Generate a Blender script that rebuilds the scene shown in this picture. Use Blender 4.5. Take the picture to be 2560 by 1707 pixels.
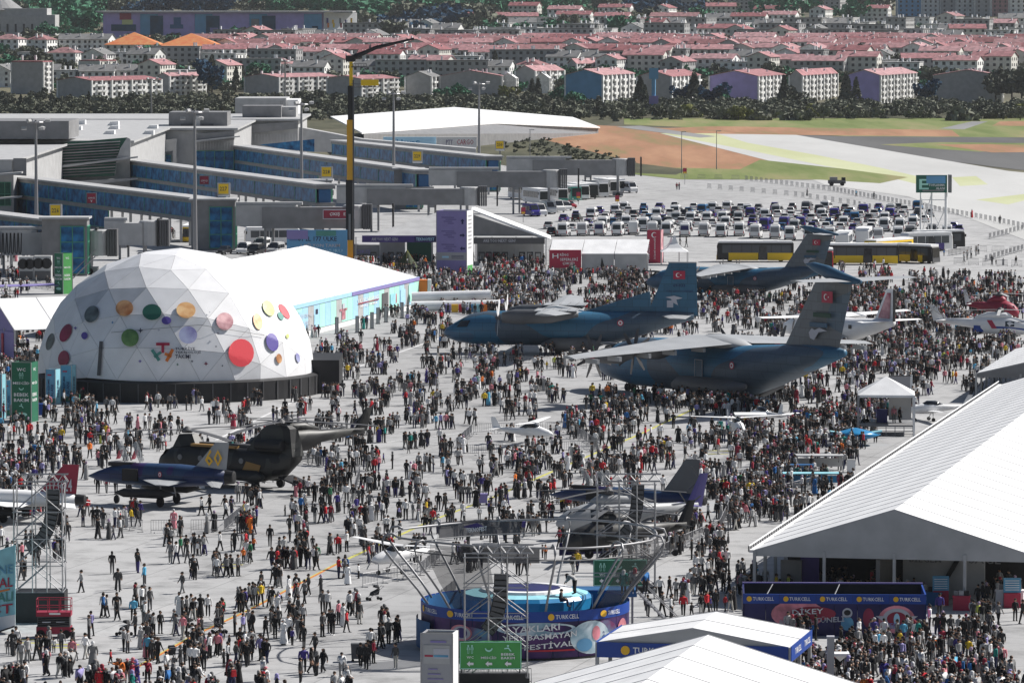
import bpy, math, random
import numpy as np
from mathutils import Vector, Matrix
random.seed(7); rng = np.random.default_rng(7)
for o in list(bpy.data.objects): bpy.data.objects.remove(o)
S = bpy.context.scene; COL = S.collection
R = math.radians; PI = math.pi
# ---------------- camera, sky, sun, exposure ----------------
F = 12500.0; CH = 45.0; TH = math.atan(853.5/F)
cam = bpy.data.cameras.new('camera'); camo = bpy.data.objects.new('camera', cam); COL.objects.link(camo)
cam.sensor_width = 36; cam.sensor_fit = 'HORIZONTAL'; cam.lens = 36*F/2560; cam.clip_start = 5; cam.clip_end = 20000
camo.location = (0, 0, CH); camo.rotation_euler = (PI/2-TH, 0, 0); S.camera = camo
W = bpy.data.worlds.new('World'); S.world = W; W.use_nodes = True
nt = W.node_tree; nt.nodes.clear()
sky = nt.nodes.new('ShaderNodeTexSky'); sky.sky_type = 'NISHITA'; sky.sun_disc = False
bg = nt.nodes.new('ShaderNodeBackground'); wo = nt.nodes.new('ShaderNodeOutputWorld')
nt.links.new(sky.outputs[0], bg.inputs[0]); nt.links.new(bg.outputs[0], wo.inputs[0])
bg.inputs[1].default_value = 0.05
SUN_EL, SUN_AZ = R(42), R(27)      # azimuth: from +x turned towards +y (sun right and behind the scene)
sky.sun_elevation = SUN_EL; sky.sun_rotation = PI/2-SUN_AZ
sky.air_density = 1.0; sky.dust_density = 1.5; sky.ozone_density = 1.0
sd = Vector((math.cos(SUN_AZ)*math.cos(SUN_EL), math.sin(SUN_AZ)*math.cos(SUN_EL), math.sin(SUN_EL)))
sl = bpy.data.lights.new('sun', 'SUN'); sl.energy = 5.0; sl.angle = R(0.55); sl.color = (1, .965, .92)
so = bpy.data.objects.new('sun', sl); COL.objects.link(so); so.rotation_euler = sd.to_track_quat('Z', 'Y').to_euler()
so.location = (200, 600, 200)
S.view_settings.view_transform = 'Standard'; S.view_settings.look = 'None'
S.view_settings.exposure = 0.36; S.view_settings.gamma = 1.0
try: S.view_settings.use_curve_mapping = False
except Exception: pass
S.render.engine = 'CYCLES'
S.cycles.max_bounces = 4; S.cycles.diffuse_bounces = 2; S.cycles.glossy_bounces = 2
S.cycles.transmission_bounces = 2; S.cycles.transparent_max_bounces = 6; S.cycles.volume_bounces = 0
S.cycles.use_denoising = True
# ---------------- pixel (2560x1707) -> place helpers ----------------
cT, sT = math.cos(TH), math.sin(TH)
def ray(px, py):
    u = (px-1280)/F; v = -(py-853.5)/F
    return Vector((u, cT+v*sT, -sT+v*cT))
def G(px, py, h=0.0):
    d = ray(px, py); t = (h-CH)/d.z
    return Vector((d.x*t, d.y*t, h))
def AY(px, py, Y):
    d = ray(px, py); return Vector((0, 0, CH))+d*(Y/d.y)
def XA(px, Y, py=850): return AY(px, py, Y).x
def ZA(py, Y): return AY(1280, py, Y).z
def PX(p):   # world -> pixel
    y = p[1]*cT-(p[2]-CH)*sT; z = p[1]*sT+(p[2]-CH)*cT
    return 1280+F*p[0]/y, 853.5-F*z/y
# ---------------- materials ----------------
MATS = {}
def mat(name, col, rough=.7, metal=0, var=.0, scale=1.0, bump=0, spec=.4, alpha=1, col2=None, rnd=0):
    if name in MATS: return MATS[name]
    m = bpy.data.materials.new(name); m.use_nodes = True; t = m.node_tree
    b = t.nodes['Principled BSDF']; b.inputs['Roughness'].default_value = rough; b.inputs['Metallic'].default_value = metal
    b.inputs['Base Color'].default_value = (*col, 1); b.inputs['Specular IOR Level'].default_value = spec
    if alpha < 1: b.inputs['Alpha'].default_value = alpha
    if var or bump or col2:
        tc = t.nodes.new('ShaderNodeTexCoord'); n = t.nodes.new('ShaderNodeTexNoise'); n.inputs['Scale'].default_value = scale
        n.inputs['Detail'].default_value = 5; t.links.new(tc.outputs['Object'], n.inputs['Vector'])
        if var or col2:
            r = t.nodes.new('ShaderNodeValToRGB'); c2 = col2 or tuple(min(1, c*(1+var)) for c in col)
            r.color_ramp.elements[0].position = .35; r.color_ramp.elements[1].position = .65
            r.color_ramp.elements[0].color = (*[c*(1-var) for c in col], 1); r.color_ramp.elements[1].color = (*c2, 1)
            t.links.new(n.outputs['Fac'], r.inputs['Fac']); t.links.new(r.outputs[0], b.inputs['Base Color'])
            if rnd:
                oi = t.nodes.new('ShaderNodeObjectInfo'); mr = t.nodes.new('ShaderNodeMapRange'); mr.inputs[3].default_value = 1-rnd; mr.inputs[4].default_value = 1+rnd*.6
                m2 = t.nodes.new('ShaderNodeMapRange'); m2.inputs[3].default_value = 1.05; m2.inputs[4].default_value = 1-rnd
                hs = t.nodes.new('ShaderNodeHueSaturation'); t.links.new(oi.outputs['Random'], mr.inputs[0]); t.links.new(oi.outputs['Random'], m2.inputs[0]); t.links.new(mr.outputs[0], hs.inputs['Value']); t.links.new(m2.outputs[0], hs.inputs['Saturation']); t.links.new(r.outputs[0], hs.inputs['Color']); t.links.new(hs.outputs[0], b.inputs['Base Color'])
        if bump:
            bp = t.nodes.new('ShaderNodeBump'); bp.inputs['Strength'].default_value = bump; bp.inputs['Distance'].default_value = .1
            t.links.new(n.outputs['Fac'], bp.inputs['Height']); t.links.new(bp.outputs[0], b.inputs['Normal'])
    MATS[name] = m; return m
def M(name): return MATS[name]
mat('white_paint', (.78, .78, .78), .5, var=.05, scale=.4)
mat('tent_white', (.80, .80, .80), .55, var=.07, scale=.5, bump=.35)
mat('tent_seam', (.42, .42, .43), .7)
mat('light_grey', (.42, .42, .42), .6, var=.10, scale=.5)
mat('mid_grey', (.21, .21, .215), .6, var=.12, scale=.5)
mat('steel', (.36, .36, .37), .4, .6)
mat('galvanised', (.27, .27, .28), .5, .4)
mat('dark_grey', (.09, .09, .095), .6, var=.1, scale=.6)
mat('black', (.015, .015, .017), .6, var=.2, scale=.8)
mat('rubber', (.012, .012, .013), .8)
mat('dark_glass', (.012, .016, .022), .12, spec=.6)
mat('blue_glass', (.008, .06, .20), .45, spec=.15, var=.5, scale=.6, col2=(.03, .20, .42))
mat('green_glass', (.012, .09, .06), .4, spec=.25, var=.3, scale=.3)
mat('green_frame', (.07, .32, .20), .5)
mat('red', (.48, .02, .04), .5, var=.05, scale=.5)
mat('maroon', (.30, .02, .05), .5, var=.08, scale=.5)
mat('sign_red', (.42, .025, .065), .5, var=.05)
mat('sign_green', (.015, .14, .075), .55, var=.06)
mat('sign_green_lit', (.07, .33, .08), .55, var=.06)  # lighter copy of the sign green, light is put into the colour
mat('sign_blue', (.08, .27, .46), .55, var=.12, scale=.8, col2=(.16, .42, .60))
mat('sign_cyan', (.30, .62, .70), .55, var=.1)
mat('sign_purple', (.25, .21, .46), .55, var=.04)
mat('sign_grey', (.36, .36, .38), .55)
mat('royal_blue', (.01, .055, .30), .45, var=.05)
mat('navy', (.012, .012, .09), .5, var=.2, scale=.6)
mat('violet', (.05, .03, .17), .5, var=.2, scale=.5)
mat('yellow', (.85, .55, .015), .5)
mat('amber', (.85, .48, .03), .5)
mat('orange', (.75, .20, .03), .55, var=.08)
mat('crane_yellow', (.70, .36, .02), .45, var=.05)
mat('letter_white', (.82, .82, .82), .6)
mat('letter_dark', (.02, .02, .05), .6)
mat('letter_grey', (.5, .5, .55), .6)
mat('pool_blue', (.02, .22, .46), .35, var=.12, scale=.6)
mat('cloth_blue', (.015, .10, .25), .6, var=.1)
mat('mint', (.42, .78, .66), .55, var=.05, scale=.3)
mat('pale_blue', (.38, .63, .80), .55, var=.05)
mat('plant', (.035, .05, .018), .8, var=.4, scale=.5)
# ---------------- mesh builder ----------------
class MB:
    def __init__(s): s.v = []; s.f = []; s.m = []; s.M = Matrix(); s.sm = False
    def add(s, vs, fs, mi=0):
        b = len(s.v); s.v += [tuple(s.M @ Vector(p)) for p in vs]
        s.f += [tuple(b+i for i in f) for f in fs]; s.m += [mi]*len(fs); return s
    def box(s, c, d, mi=0, rz=0, taper=1):
        x, y, z = d[0]/2, d[1]/2, d[2]/2; ca, sa = math.cos(rz), math.sin(rz); vs = []
        for k in (-1, 1):
            t = taper if k > 0 else 1
            for a, b in ((-1, -1), (1, -1), (1, 1), (-1, 1)):
                X, Y = a*x*t, b*y*t; vs.append((c[0]+X*ca-Y*sa, c[1]+X*sa+Y*ca, c[2]+k*z))
        return s.add(vs, [(3, 2, 1, 0), (4, 5, 6, 7), (0, 1, 5, 4), (1, 2, 6, 5), (2, 3, 7, 6), (3, 0, 4, 7)], mi)
    def prism(s, poly, z0, z1, mi=0):
        n = len(poly); vs = [(p[0], p[1], z0) for p in poly]+[(p[0], p[1], z1) for p in poly]
        return s.add(vs, [tuple(reversed(range(n))), tuple(range(n, 2*n))]+[(i, (i+1) % n, n+(i+1) % n, n+i) for i in range(n)], mi)
    def slab(s, poly, off, mi=0):     # polygon of 3-D points extruded by vector off
        n = len(poly); o = Vector(off); vs = [Vector(p) for p in poly]; vs = vs+[p+o for p in vs]
        return s.add(vs, [tuple(reversed(range(n))), tuple(range(n, 2*n))]+[(i, (i+1) % n, n+(i+1) % n, n+i) for i in range(n)], mi)
    def quad(s, a, b, c, d, mi=0): return s.add([a, b, c, d], [(0, 1, 2, 3)], mi)
    def loft(s, rings, mi=0, cap=True):
        n = len(rings[0]); vs = [p for r in rings for p in r]; fs = []
        for k in range(len(rings)-1):
            for i in range(n): j = (i+1) % n; fs.append((k*n+i, k*n+j, (k+1)*n+j, (k+1)*n+i))
        if cap: fs.append(tuple(reversed(range(n)))); fs.append(tuple(range((len(rings)-1)*n, len(rings)*n)))
        return s.add(vs, fs, mi)
    def path(s, pts, r, n=6, mi=0, rs=None):
        pts = [Vector(p) for p in pts]; rings = []
        for i, p in enumerate(pts):
            a = pts[max(0, i-1)]; b = pts[min(len(pts)-1, i+1)]; d = (b-a).normalized()
            u = d.cross(Vector((0, 0, 1)));  u = Vector((1, 0, 0)) if u.length < 1e-3 else u.normalized(); w = d.cross(u)
            rr = rs[i] if rs else r
            rings.append([p+u*(math.cos(2*PI*k/n)*rr)+w*(math.sin(2*PI*k/n)*rr) for k in range(n)])
        return s.loft(rings, mi)
    def tube(s, a, b, r, n=6, mi=0, r2=None): return s.path([a, b], r, n, mi, [r, r if r2 is None else r2])
    def lathe(s, prof, n=24, mi=0, c=(0, 0, 0), cap=True):
        return s.loft([[(c[0]+r*math.cos(2*PI*k/n), c[1]+r*math.sin(2*PI*k/n), c[2]+z) for k in range(n)] for r, z in prof], mi, cap)
    def build(s, name, ms, parent=None, world=False, loc=None, smooth=None):
        if not isinstance(ms, (list, tuple)): ms = [ms]
        vs = s.v
        if world and parent is not None:
            I = ROOTM[parent.name].inverted(); vs = [tuple(I @ Vector(p)) for p in vs]
        elif loc is not None: vs = [(p[0]-loc[0], p[1]-loc[1], p[2]-loc[2]) for p in vs]
        me = bpy.data.meshes.new(name); me.from_pydata(vs, [], s.f)
        for m in ms: me.materials.append(MATS[m] if isinstance(m, str) else m)
        if len(ms) > 1: me.polygons.foreach_set('material_index', s.m)
        if smooth if smooth is not None else s.sm: me.polygons.foreach_set('use_smooth', [True]*len(s.f))
        o = bpy.data.objects.new(name, me); COL.objects.link(o)
        if parent is not None: o.parent = parent
        if loc is not None: o.location = loc
        return o
ROOTM = {}
def tag(o, label=None, cat=None, group=None, kind=None):
    if label: o['label'] = label
    if cat: o['category'] = cat
    if group: o['group'] = group
    if kind: o['kind'] = kind
    return o
def thing(name, loc, label, cat, group=None, rz=0):
    o = bpy.data.objects.new(name, None); COL.objects.link(o); o.empty_display_size = .5
    o.location = loc; o.rotation_euler = (0, 0, rz); tag(o, label, cat, group)
    ROOTM[o.name] = Matrix.Translation(Vector(loc)) @ Matrix.Rotation(rz, 4, 'Z'); return o
KIDS = {}
def kids(o):
    if o.name not in KIDS: KIDS[o.name] = [c for c in COL.objects if c.parent is o]
    return KIDS[o.name]
def snapshot(o):   # record children so copying is quick
    t = {}
    for c in COL.objects:
        if c.parent is not None: t.setdefault(c.parent.name, []).append(c)
    return t
def dup(o, tree, loc, rz, label=None, group=None, scale=None):
    r = o.copy(); COL.objects.link(r); r.location = loc; r.rotation_euler = (0, 0, rz)
    if scale: r.scale = scale
    if label: r['label'] = label
    if group: r['group'] = group
    def rec(src, dst):
        for ch in tree.get(src.name, []):
            c = ch.copy(); COL.objects.link(c); c.parent = dst; rec(ch, c)
    rec(o, r); ROOTM[r.name] = Matrix.Translation(Vector(loc)) @ Matrix.Rotation(rz, 4, 'Z')
    return r
def inst(o, name, parent, loc, rot=(0, 0, 0), m=None, scale=None):   # a piece sharing mesh data
    c = bpy.data.objects.new(name, o.data if hasattr(o, 'data') else o); COL.objects.link(c); c.parent = parent; c.location = loc; c.rotation_euler = rot
    if scale: c.scale = scale
    return c
# lettering: flat text turned into a mesh, laid on a plane given by origin + width/height axes
def text_geo(s, ext=0.0):
    cu = bpy.data.curves.new('t', 'FONT'); cu.body = s; cu.resolution_u = 1; cu.extrude = 0; cu.offset = .012
    o = bpy.data.objects.new('t', cu); me = o.to_mesh()
    vs = [tuple(v.co) for v in me.vertices]; fs = [tuple(p.vertices) for p in me.polygons]
    o.to_mesh_clear(); bpy.data.objects.remove(o); bpy.data.curves.remove(cu)
    xs = [v[0] for v in vs]; ys = [v[1] for v in vs]; x0, x1, y0, y1 = min(xs), max(xs), min(ys), max(ys)
    return [((v[0]-x0)/(x1-x0), (v[1]-y0)/(y1-y0)) for v in vs], fs
def lettering(s, fn, m, parent=None, name='lettering', world=True):
    """fn maps (u,v) in 0..1 to a point"""
    uv, fs = text_geo(s); mb = MB(); mb.add([fn(u, v) for u, v in uv], fs)
    return mb.build(name, m, parent, world=world)
def plane_fn(o, ux, uz, w, h, off=Vector((0, 0, 0)), slant=0):
    o, ux, uz = Vector(o)+Vector(off), Vector(ux), Vector(uz)
    return lambda u, v: o+ux*(u*w+v*slant)+uz*(v*h)
# ---------------- ground, terrain and paving ----------------
def hill(x, y):
    z = 0.0
    if y > 2170: z = (y-2170)*.0262+2.2*math.sin((y-2170)/310.)*min(1, (y-2170)/400)+1.2*math.sin(x/130.+y/400.)*min(1, (y-2170)/500)
    return max(z, 0)
mat('earth', (.10, .095, .06), .95, var=.35, scale=.015, col2=(.13, .12, .07))
ys = [100, 300, 600, 1000, 1400, 1700, 2000, 2170]+list(range(2210, 5200, 45)); xs = list(range(-900, 901, 60))
mb = MB(); nx = len(xs)
mb.add([(x*(1+y/2500), y, hill(x*(1+y/2500), y)-.05) for y in ys for x in xs],
       [(j*nx+i, j*nx+i+1, (j+1)*nx+i+1, (j+1)*nx+i) for j in range(len(ys)-1) for i in range(nx-1)])
tag(mb.build('ground', 'earth', smooth=True), kind='structure')
def ground_mat(name, c1, c2, scale, rough=.9, stretch=(1, 1, 1), joints=0, c3=None, detail=8):
    m = bpy.data.materials.new(name); m.use_nodes = True; t = m.node_tree; b = t.nodes['Principled BSDF']
    b.inputs['Roughness'].default_value = rough; b.inputs['Specular IOR Level'].default_value = .25
    tc = t.nodes.new('ShaderNodeTexCoord'); mp = t.nodes.new('ShaderNodeMapping'); mp.inputs['Scale'].default_value = stretch
    t.links.new(tc.outputs['Object'], mp.inputs[0])
    n = t.nodes.new('ShaderNodeTexNoise'); n.inputs['Scale'].default_value = scale; n.inputs['Detail'].default_value = detail
    n.inputs['Roughness'].default_value = .65; t.links.new(mp.outputs[0], n.inputs[0])
    r = t.nodes.new('ShaderNodeValToRGB'); e = r.color_ramp.elements
    e[0].position = .38; e[1].position = .62; e[0].color = (*c1, 1); e[1].color = (*c2, 1)
    if c3: k = e.new(.5); k.color = (*c3, 1)
    t.links.new(n.outputs['Fac'], r.inputs['Fac']); out = r.outputs[0]
    if joints:
        br = t.nodes.new('ShaderNodeTexBrick'); br.offset = 0; br.inputs['Scale'].default_value = 1
        br.inputs['Brick Width'].default_value = joints; br.inputs['Row Height'].default_value = joints
        br.inputs['Mortar Size'].default_value = .05; br.inputs['Mortar'].default_value = (.62, .62, .62, 1)
        br.inputs['Color1'].default_value = (1, 1, 1, 1); br.inputs['Color2'].default_value = (.95, .95, .95, 1)
        rot = t.nodes.new('ShaderNodeMapping'); rot.inputs['Rotation'].default_value = (0, 0, R(14))
        t.links.new(tc.outputs['Object'], rot.inputs[0]); t.links.new(rot.outputs[0], br.inputs[0])
        mx = t.nodes.new('ShaderNodeMix'); mx.data_type = 'RGBA'; mx.blend_type = 'MULTIPLY'; mx.inputs[0].default_value = 1
        t.links.new(out, mx.inputs[6]); t.links.new(br.outputs[0], mx.inputs[7]); out = mx.outputs[2]
    if joints:
        n2 = t.nodes.new('ShaderNodeTexNoise'); n2.inputs['Scale'].default_value = .22; n2.inputs['Detail'].default_value = 9; n2.inputs['Roughness'].default_value = .75
        t.links.new(tc.outputs['Object'], n2.inputs[0]); r2 = t.nodes.new('ShaderNodeValToRGB'); e2 = r2.color_ramp.elements
        e2[0].position = .30; e2[0].color = (.52, .52, .52, 1); e2[1].position = .52; e2[1].color = (1, 1, 1, 1); t.links.new(n2.outputs['Fac'], r2.inputs['Fac'])
        mx2 = t.nodes.new('ShaderNodeMix'); mx2.data_type = 'RGBA'; mx2.blend_type = 'MULTIPLY'; mx2.inputs[0].default_value = 1
        t.links.new(out, mx2.inputs[6]); t.links.new(r2.outputs[0], mx2.inputs[7]); out = mx2.outputs[2]
    t.links.new(out, b.inputs['Base Color']); MATS[name] = m
ground_mat('apron_concrete', (.35, .35, .35), (.43, .43, .43), .035, stretch=(.6, .12, 1), joints=7.5, c3=(.40, .40, .40))
ground_mat('runway_pale', (.44, .44, .43), (.52, .52, .51), .02, stretch=(1, .2, 1))
ground_mat('verge_yellow', (.43, .45, .25), (.50, .52, .33), .03, stretch=(1, .2, 1))
ground_mat('dry_earth', (.20, .17, .07), (.38, .21, .12), .045, stretch=(1, .10, 1), c3=(.31, .16, .09))
ground_mat('grass_field', (.11, .15, .035), (.24, .22, .10), .045, stretch=(1, .10, 1), c3=(.17, .20, .065))
ground_mat('asphalt_dark', (.085, .085, .085), (.125, .125, .125), .02, stretch=(1, .15, 1))
ground_mat('asphalt_mid', (.20, .20, .20), (.26, .26, .26), .02, stretch=(1, .15, 1))
ground_mat('scrub', (.035, .04, .02), (.10, .095, .055), .05, stretch=(1, .2, 1))
def sheet(name, pts, m, z, label=None):
    P = [G(*p) for p in pts]; c = sum((p for p in P), Vector())/len(P)
    o = MB().add([(p.x, p.y, z) for p in P], [tuple(range(len(P)))]).build(name, m, loc=Vector((c.x, c.y, 0)))
    return tag(o, label, kind='structure')
sheet('apron', [(-400, 3600), (2960, 3600), (2960, 470), (2560, 444), (2250, 442), (1700, 446), (1580, 428), (1300, 420), (1200, 400), (900, 395), (-400, 395)], 'apron_concrete', .004)
sheet('dirt_field', [(1290, 322), (1450, 312), (1700, 322), (1990, 336), (2240, 442), (1700, 440), (1600, 430), (1420, 370)], 'dry_earth', .010)
sheet('grass_field', [(1560, 296), (2700, 296), (2700, 360), (2200, 346), (1700, 318), (1560, 312)], 'grass_field', .016)
sheet('dirt_strip', [(1640, 322), (1790, 316), (2380, 326), (2400, 342), (1990, 338)], 'dry_earth', .022)
sheet('dirt_patch', [(2500, 304), (2700, 302), (2700, 316), (2480, 315)], 'dry_earth', .022)
sheet('taxiway_asphalt', [(1985, 338), (2100, 341), (2700, 345), (2700, 440), (2540, 424), (2310, 396)], 'asphalt_dark', .028)
sheet('grass_island', [(2200, 362), (2350, 356), (2700, 360), (2700, 372), (2450, 380), (2330, 372)], 'grass_field', .034)
sheet('dirt_island', [(2340, 362), (2480, 361), (2700, 366), (2700, 380), (2480, 382)], 'dry_earth', .040)
sheet('runway', [(1650, 334), (1860, 336), (1990, 338), (2330, 396), (2520, 428), (2700, 446), (2700, 690), (2560, 600), (2420, 545), (2270, 492), (2060, 462), (1920, 402)], 'runway_pale', .046)
sheet('runway_verge', [(1650, 334), (1790, 334), (1870, 358), (2040, 388), (2200, 420), (2330, 450), (2330, 470), (2240, 448), (2060, 415), (1860, 374)], 'verge_yellow', .052)
sheet('taxi_patch_yellow', [(2380, 444), (2440, 441), (2470, 462), (2400, 466)], 'verge_yellow', .052)
sheet('taxi_patch_pale', [(2440, 500), (2560, 486), (2600, 492), (2520, 512)], 'verge_yellow', .052)
sheet('grass_bank', [(1560, 434), (1700, 420), (1850, 424), (1900, 400), (2100, 422), (2270, 444), (2200, 459), (2050, 450), (1700, 449)], 'grass_field', .058)
sheet('scrub_bank', [(1190, 325), (1280, 318), (1340, 345), (1480, 380), (1600, 410), (1720, 425), (1690, 438), (1560, 432), (1300, 422), (1190, 400)], 'scrub', .064)
sheet('perimeter_road', [(1540, 318), (1600, 315), (1790, 342), (1750, 345)], 'asphalt_mid', .070)
sheet('far_road', [(2350, 322), (2430, 304), (2470, 304), (2410, 324)], 'asphalt_mid', .022)
sheet('wood_floor', [(-300, 258), (2860, 258), (2860, 300), (1560, 298), (1500, 318), (-300, 330)], 'scrub', .004)
# painted lines on the apron
mat('line_yellow', (.46, .44, .10), .8, var=.35, scale=1.5); mat('line_white', (.62, .62, .62), .7, var=.1); mat('line_red', (.55, .15, .04), .7)
def line(name, pts, w, m, z=.009, lab=None):
    mb = MB(); P = [G(*p) for p in pts]
    for a, b in zip(P, P[1:]):
        d = (b-a).normalized(); n = Vector((-d.y, d.x, 0))*w/2
        mb.quad(*[(q.x, q.y, z) for q in (a-n, b-n, b+n, a+n)])
    return tag(mb.build(name, m), lab, kind='structure')
line('taxi_line', [(210, 1740), (490, 1585), (620, 1525), (840, 1410), (1080, 1300), (1240, 1240), (1400, 1170), (1600, 1085), (1760, 1010)], .36, 'line_yellow')
line('taxi_line_red', [(212, 1740), (492, 1585), (622, 1525), (842, 1410)], .2, 'line_red', .013)
line('stand_line', [(540, 1100), (720, 1010), (900, 915), (1100, 845)], .35, 'line_white')
line('safety_line', [(240, 1330), (700, 1350), (1080, 1385)], .12, 'dark_grey')
line('stand_line_low', [(840, 1120), (1500, 1040), (2150, 900)], .2, 'line_white')
for (x, y) in ((560, 1412), (1790, 1128), (70, 1600), (150, 1612)):
    line('stand_marking', [(x-40, y), (x+60, y+2)], 2.2, 'asphalt_mid', .009)
    line('stand_marking_bar', [(x-28, y-2), (x+48, y-1)], .5, 'line_yellow', .013)
    line('stand_marking_bar', [(x-20, y+6), (x+30, y+7)], .45, 'line_yellow', .013)
mat('haze_air', (1, 1, 1))
hm = MATS['haze_air']; ht = hm.node_tree; ht.nodes.clear(); ho = ht.nodes.new('ShaderNodeOutputMaterial'); hv = ht.nodes.new('ShaderNodeVolumePrincipled')
hv.inputs['Color'].default_value = (.92, .95, 1, 1); hv.inputs['Density'].default_value = .000022; hv.inputs['Anisotropy'].default_value = .3
ht.links.new(hv.outputs[0], ho.inputs['Volume'])
tag(MB().box((0, 2560, 69), (3400, 5240, 142)).build('haze', 'haze_air'), 'thin pale haze over the whole airfield and town', kind='stuff')
# ---------------- far town, trees ----------------
mat('roof_tile', (.35, .13, .14), .85, var=.3, scale=.5, rnd=.32); mat('roof_tile_dark', (.27, .10, .105), .85, var=.3, scale=.5, rnd=.32)
mat('roof_orange', (.62, .16, .05), .8, var=.15, scale=.4, col2=(.55, .24, .08))
mat('roof_grey', (.17, .17, .17), .8, var=.15, scale=.4)
mat('wall_white', (.78, .78, .76), .8, var=.16, scale=.7, rnd=.15); mat('wall_cream', (.62, .61, .56), .8, var=.1, scale=.5)
mat('wall_grey', (.38, .38, .38), .8, var=.1, scale=.5); mat('wall_blue', (.13, .34, .56), .8, var=.08, scale=.3)
mat('wall_purple', (.44, .36, .70), .8, var=.08, scale=.3); mat('wall_yellow', (.62, .63, .30), .8); mat('wall_orange', (.6, .3, .08), .8)
mat('window_far', (.03, .03, .035), .4); mat('dish', (.8, .8, .8), .5)
mat('leaf_dark', (.115, .125, .09), .9, var=.35, scale=.25); mat('leaf_mid', (.18, .19, .14), .9, var=.35, scale=.25)
mat('leaf_green', (.05, .18, .10), .9, var=.3, scale=.25); mat('leaf_lime', (.17, .18, .045), .9, var=.3, scale=.25)
mat('leaf_blue', (.012, .06, .12), .9, var=.3, scale=.25); mat('bark', (.06, .05, .04), .9)
def house_mesh(L, Wd, H, floors, roof, dark_end=False, rh=2.4, seed=0, wallm='wall_white', piers=True, roofm='roof_tile'):
    """long axis local +y, gable ends at +-y... wall, windows, roof, chimneys, dishes as separate meshes"""
    rr = random.Random(seed); out = {}
    b = MB(); b.box((0, 0, H/2), (Wd, L, H))
    if roof == 'gable':
        b.add([(-Wd/2, -L/2, H), (Wd/2, -L/2, H), (0, -L/2, H+rh), (-Wd/2, L/2, H), (Wd/2, L/2, H), (0, L/2, H+rh)], [(0, 1, 2), (5, 4, 3)])
    out['wall'] = (b, wallm)
    r = MB(); o = .45
    if roof == 'gable':
        for s in (-1, 1):
            r.slab([(s*(Wd/2+o), -L/2-o, H-.15), (0, -L/2-o, H+rh+.12), (0, L/2+o, H+rh+.12), (s*(Wd/2+o), L/2+o, H-.15)], (0, 0, .22))
    elif roof == 'hip':
        k = min(Wd/2, L/2-.5)
        B = [(-Wd/2-o, -L/2-o, H), (Wd/2+o, -L/2-o, H), (Wd/2+o, L/2+o, H), (-Wd/2-o, L/2+o, H)]; T = [(0, -L/2+k, H+rh), (0, L/2-k, H+rh)]
        r.add(B+T, [(0, 1, 4), (1, 2, 5, 4), (2, 3, 5), (3, 0, 4, 5), (3, 2, 1, 0)])
    else: r.box((0, 0, H+.25), (Wd+.5, L+.5, .5))
    out['roof'] = (r, roofm)
    fh = H/floors; w = MB(); pr = MB(); n = max(2, int(L/3.2))
    for f in range(floors):
        z = fh*(f+.55)
        for i in range(n):
            y = -L/2+L*(i+.5)/n
            for s in (-1, 1): w.box((s*(Wd/2+.01), y, z), (.12, L/n*.42, fh*.5))
        if not dark_end:
            for i in range(max(1, int(Wd/3.5))):
                x = -Wd/2+Wd*(i+.5)/max(1, int(Wd/3.5))
                for s in (-1, 1): w.box((x, s*(L/2+.01), z), (1.3, .12, fh*.5))
    out['windows'] = (w, 'window_far')
    if piers:
        for i in range(n+1):
            if i % 2 == 0: 
                for s in (-1, 1): pr.box((s*(Wd/2+.35), -L/2+L*i/n, H/2), (.7, .8, H))
        for f in range(1, floors):
            for i in range(n):
                if i % 4 in (1, 2):
                    for s in (-1, 1): pr.box((s*(Wd/2+.45), -L/2+L*(i+.5)/n, fh*f+.35), (.9, L/n*.85, .8))
        out['balconies'] = (pr, 'wall_white')
    c = MB()
    for i in range(rr.randint(2, 4)):
        y = rr.uniform(-L/2+1, L/2-1); x = rr.uniform(-Wd/4, Wd/4); c.box((x, y, H+rh*.5+.9), (.8, .8, 2.2))
    for i in range(rr.randint(1, 4)):
        y = rr.uniform(-L/2+1, L/2-1); x = rr.uniform(-Wd/3, Wd/3); c.box((x, y, H+rh*.6+.5), (.7, .15, .9))
    out['chimney'] = (c, 'dish')
    return out
def house(name, loc, rz, spec, label, cat='building', group=None, cache={}):
    t = thing(name, loc, label, cat, group, rz)
    key = id(spec)
    if key not in cache:
        cache[key] = {}
        for k, (b, m) in spec.items():
            me = b.build(k, m); cache[key][k] = me.data; bpy.data.objects.remove(me)
    for k, me in cache[key].items():
        o = bpy.data.objects.new(k, me); COL.objects.link(o); o.parent = t
        if k in ('windows', 'balconies', 'chimney'): o['kind'] = 'stuff'
    return t
def put(px, py):      # ground point at a pixel, on the terrain
    p = G(px, py) if py > 262 else None
    if p is None or p.y > 2170:
        Y = 2165
        while Y < 4600:
            q = AY(px, py, Y)
            if q.z <= hill(q.x, Y): break
            Y += 8
        p = AY(px, py, Y); p.z = hill(p.x, p.y)
    return p
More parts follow.
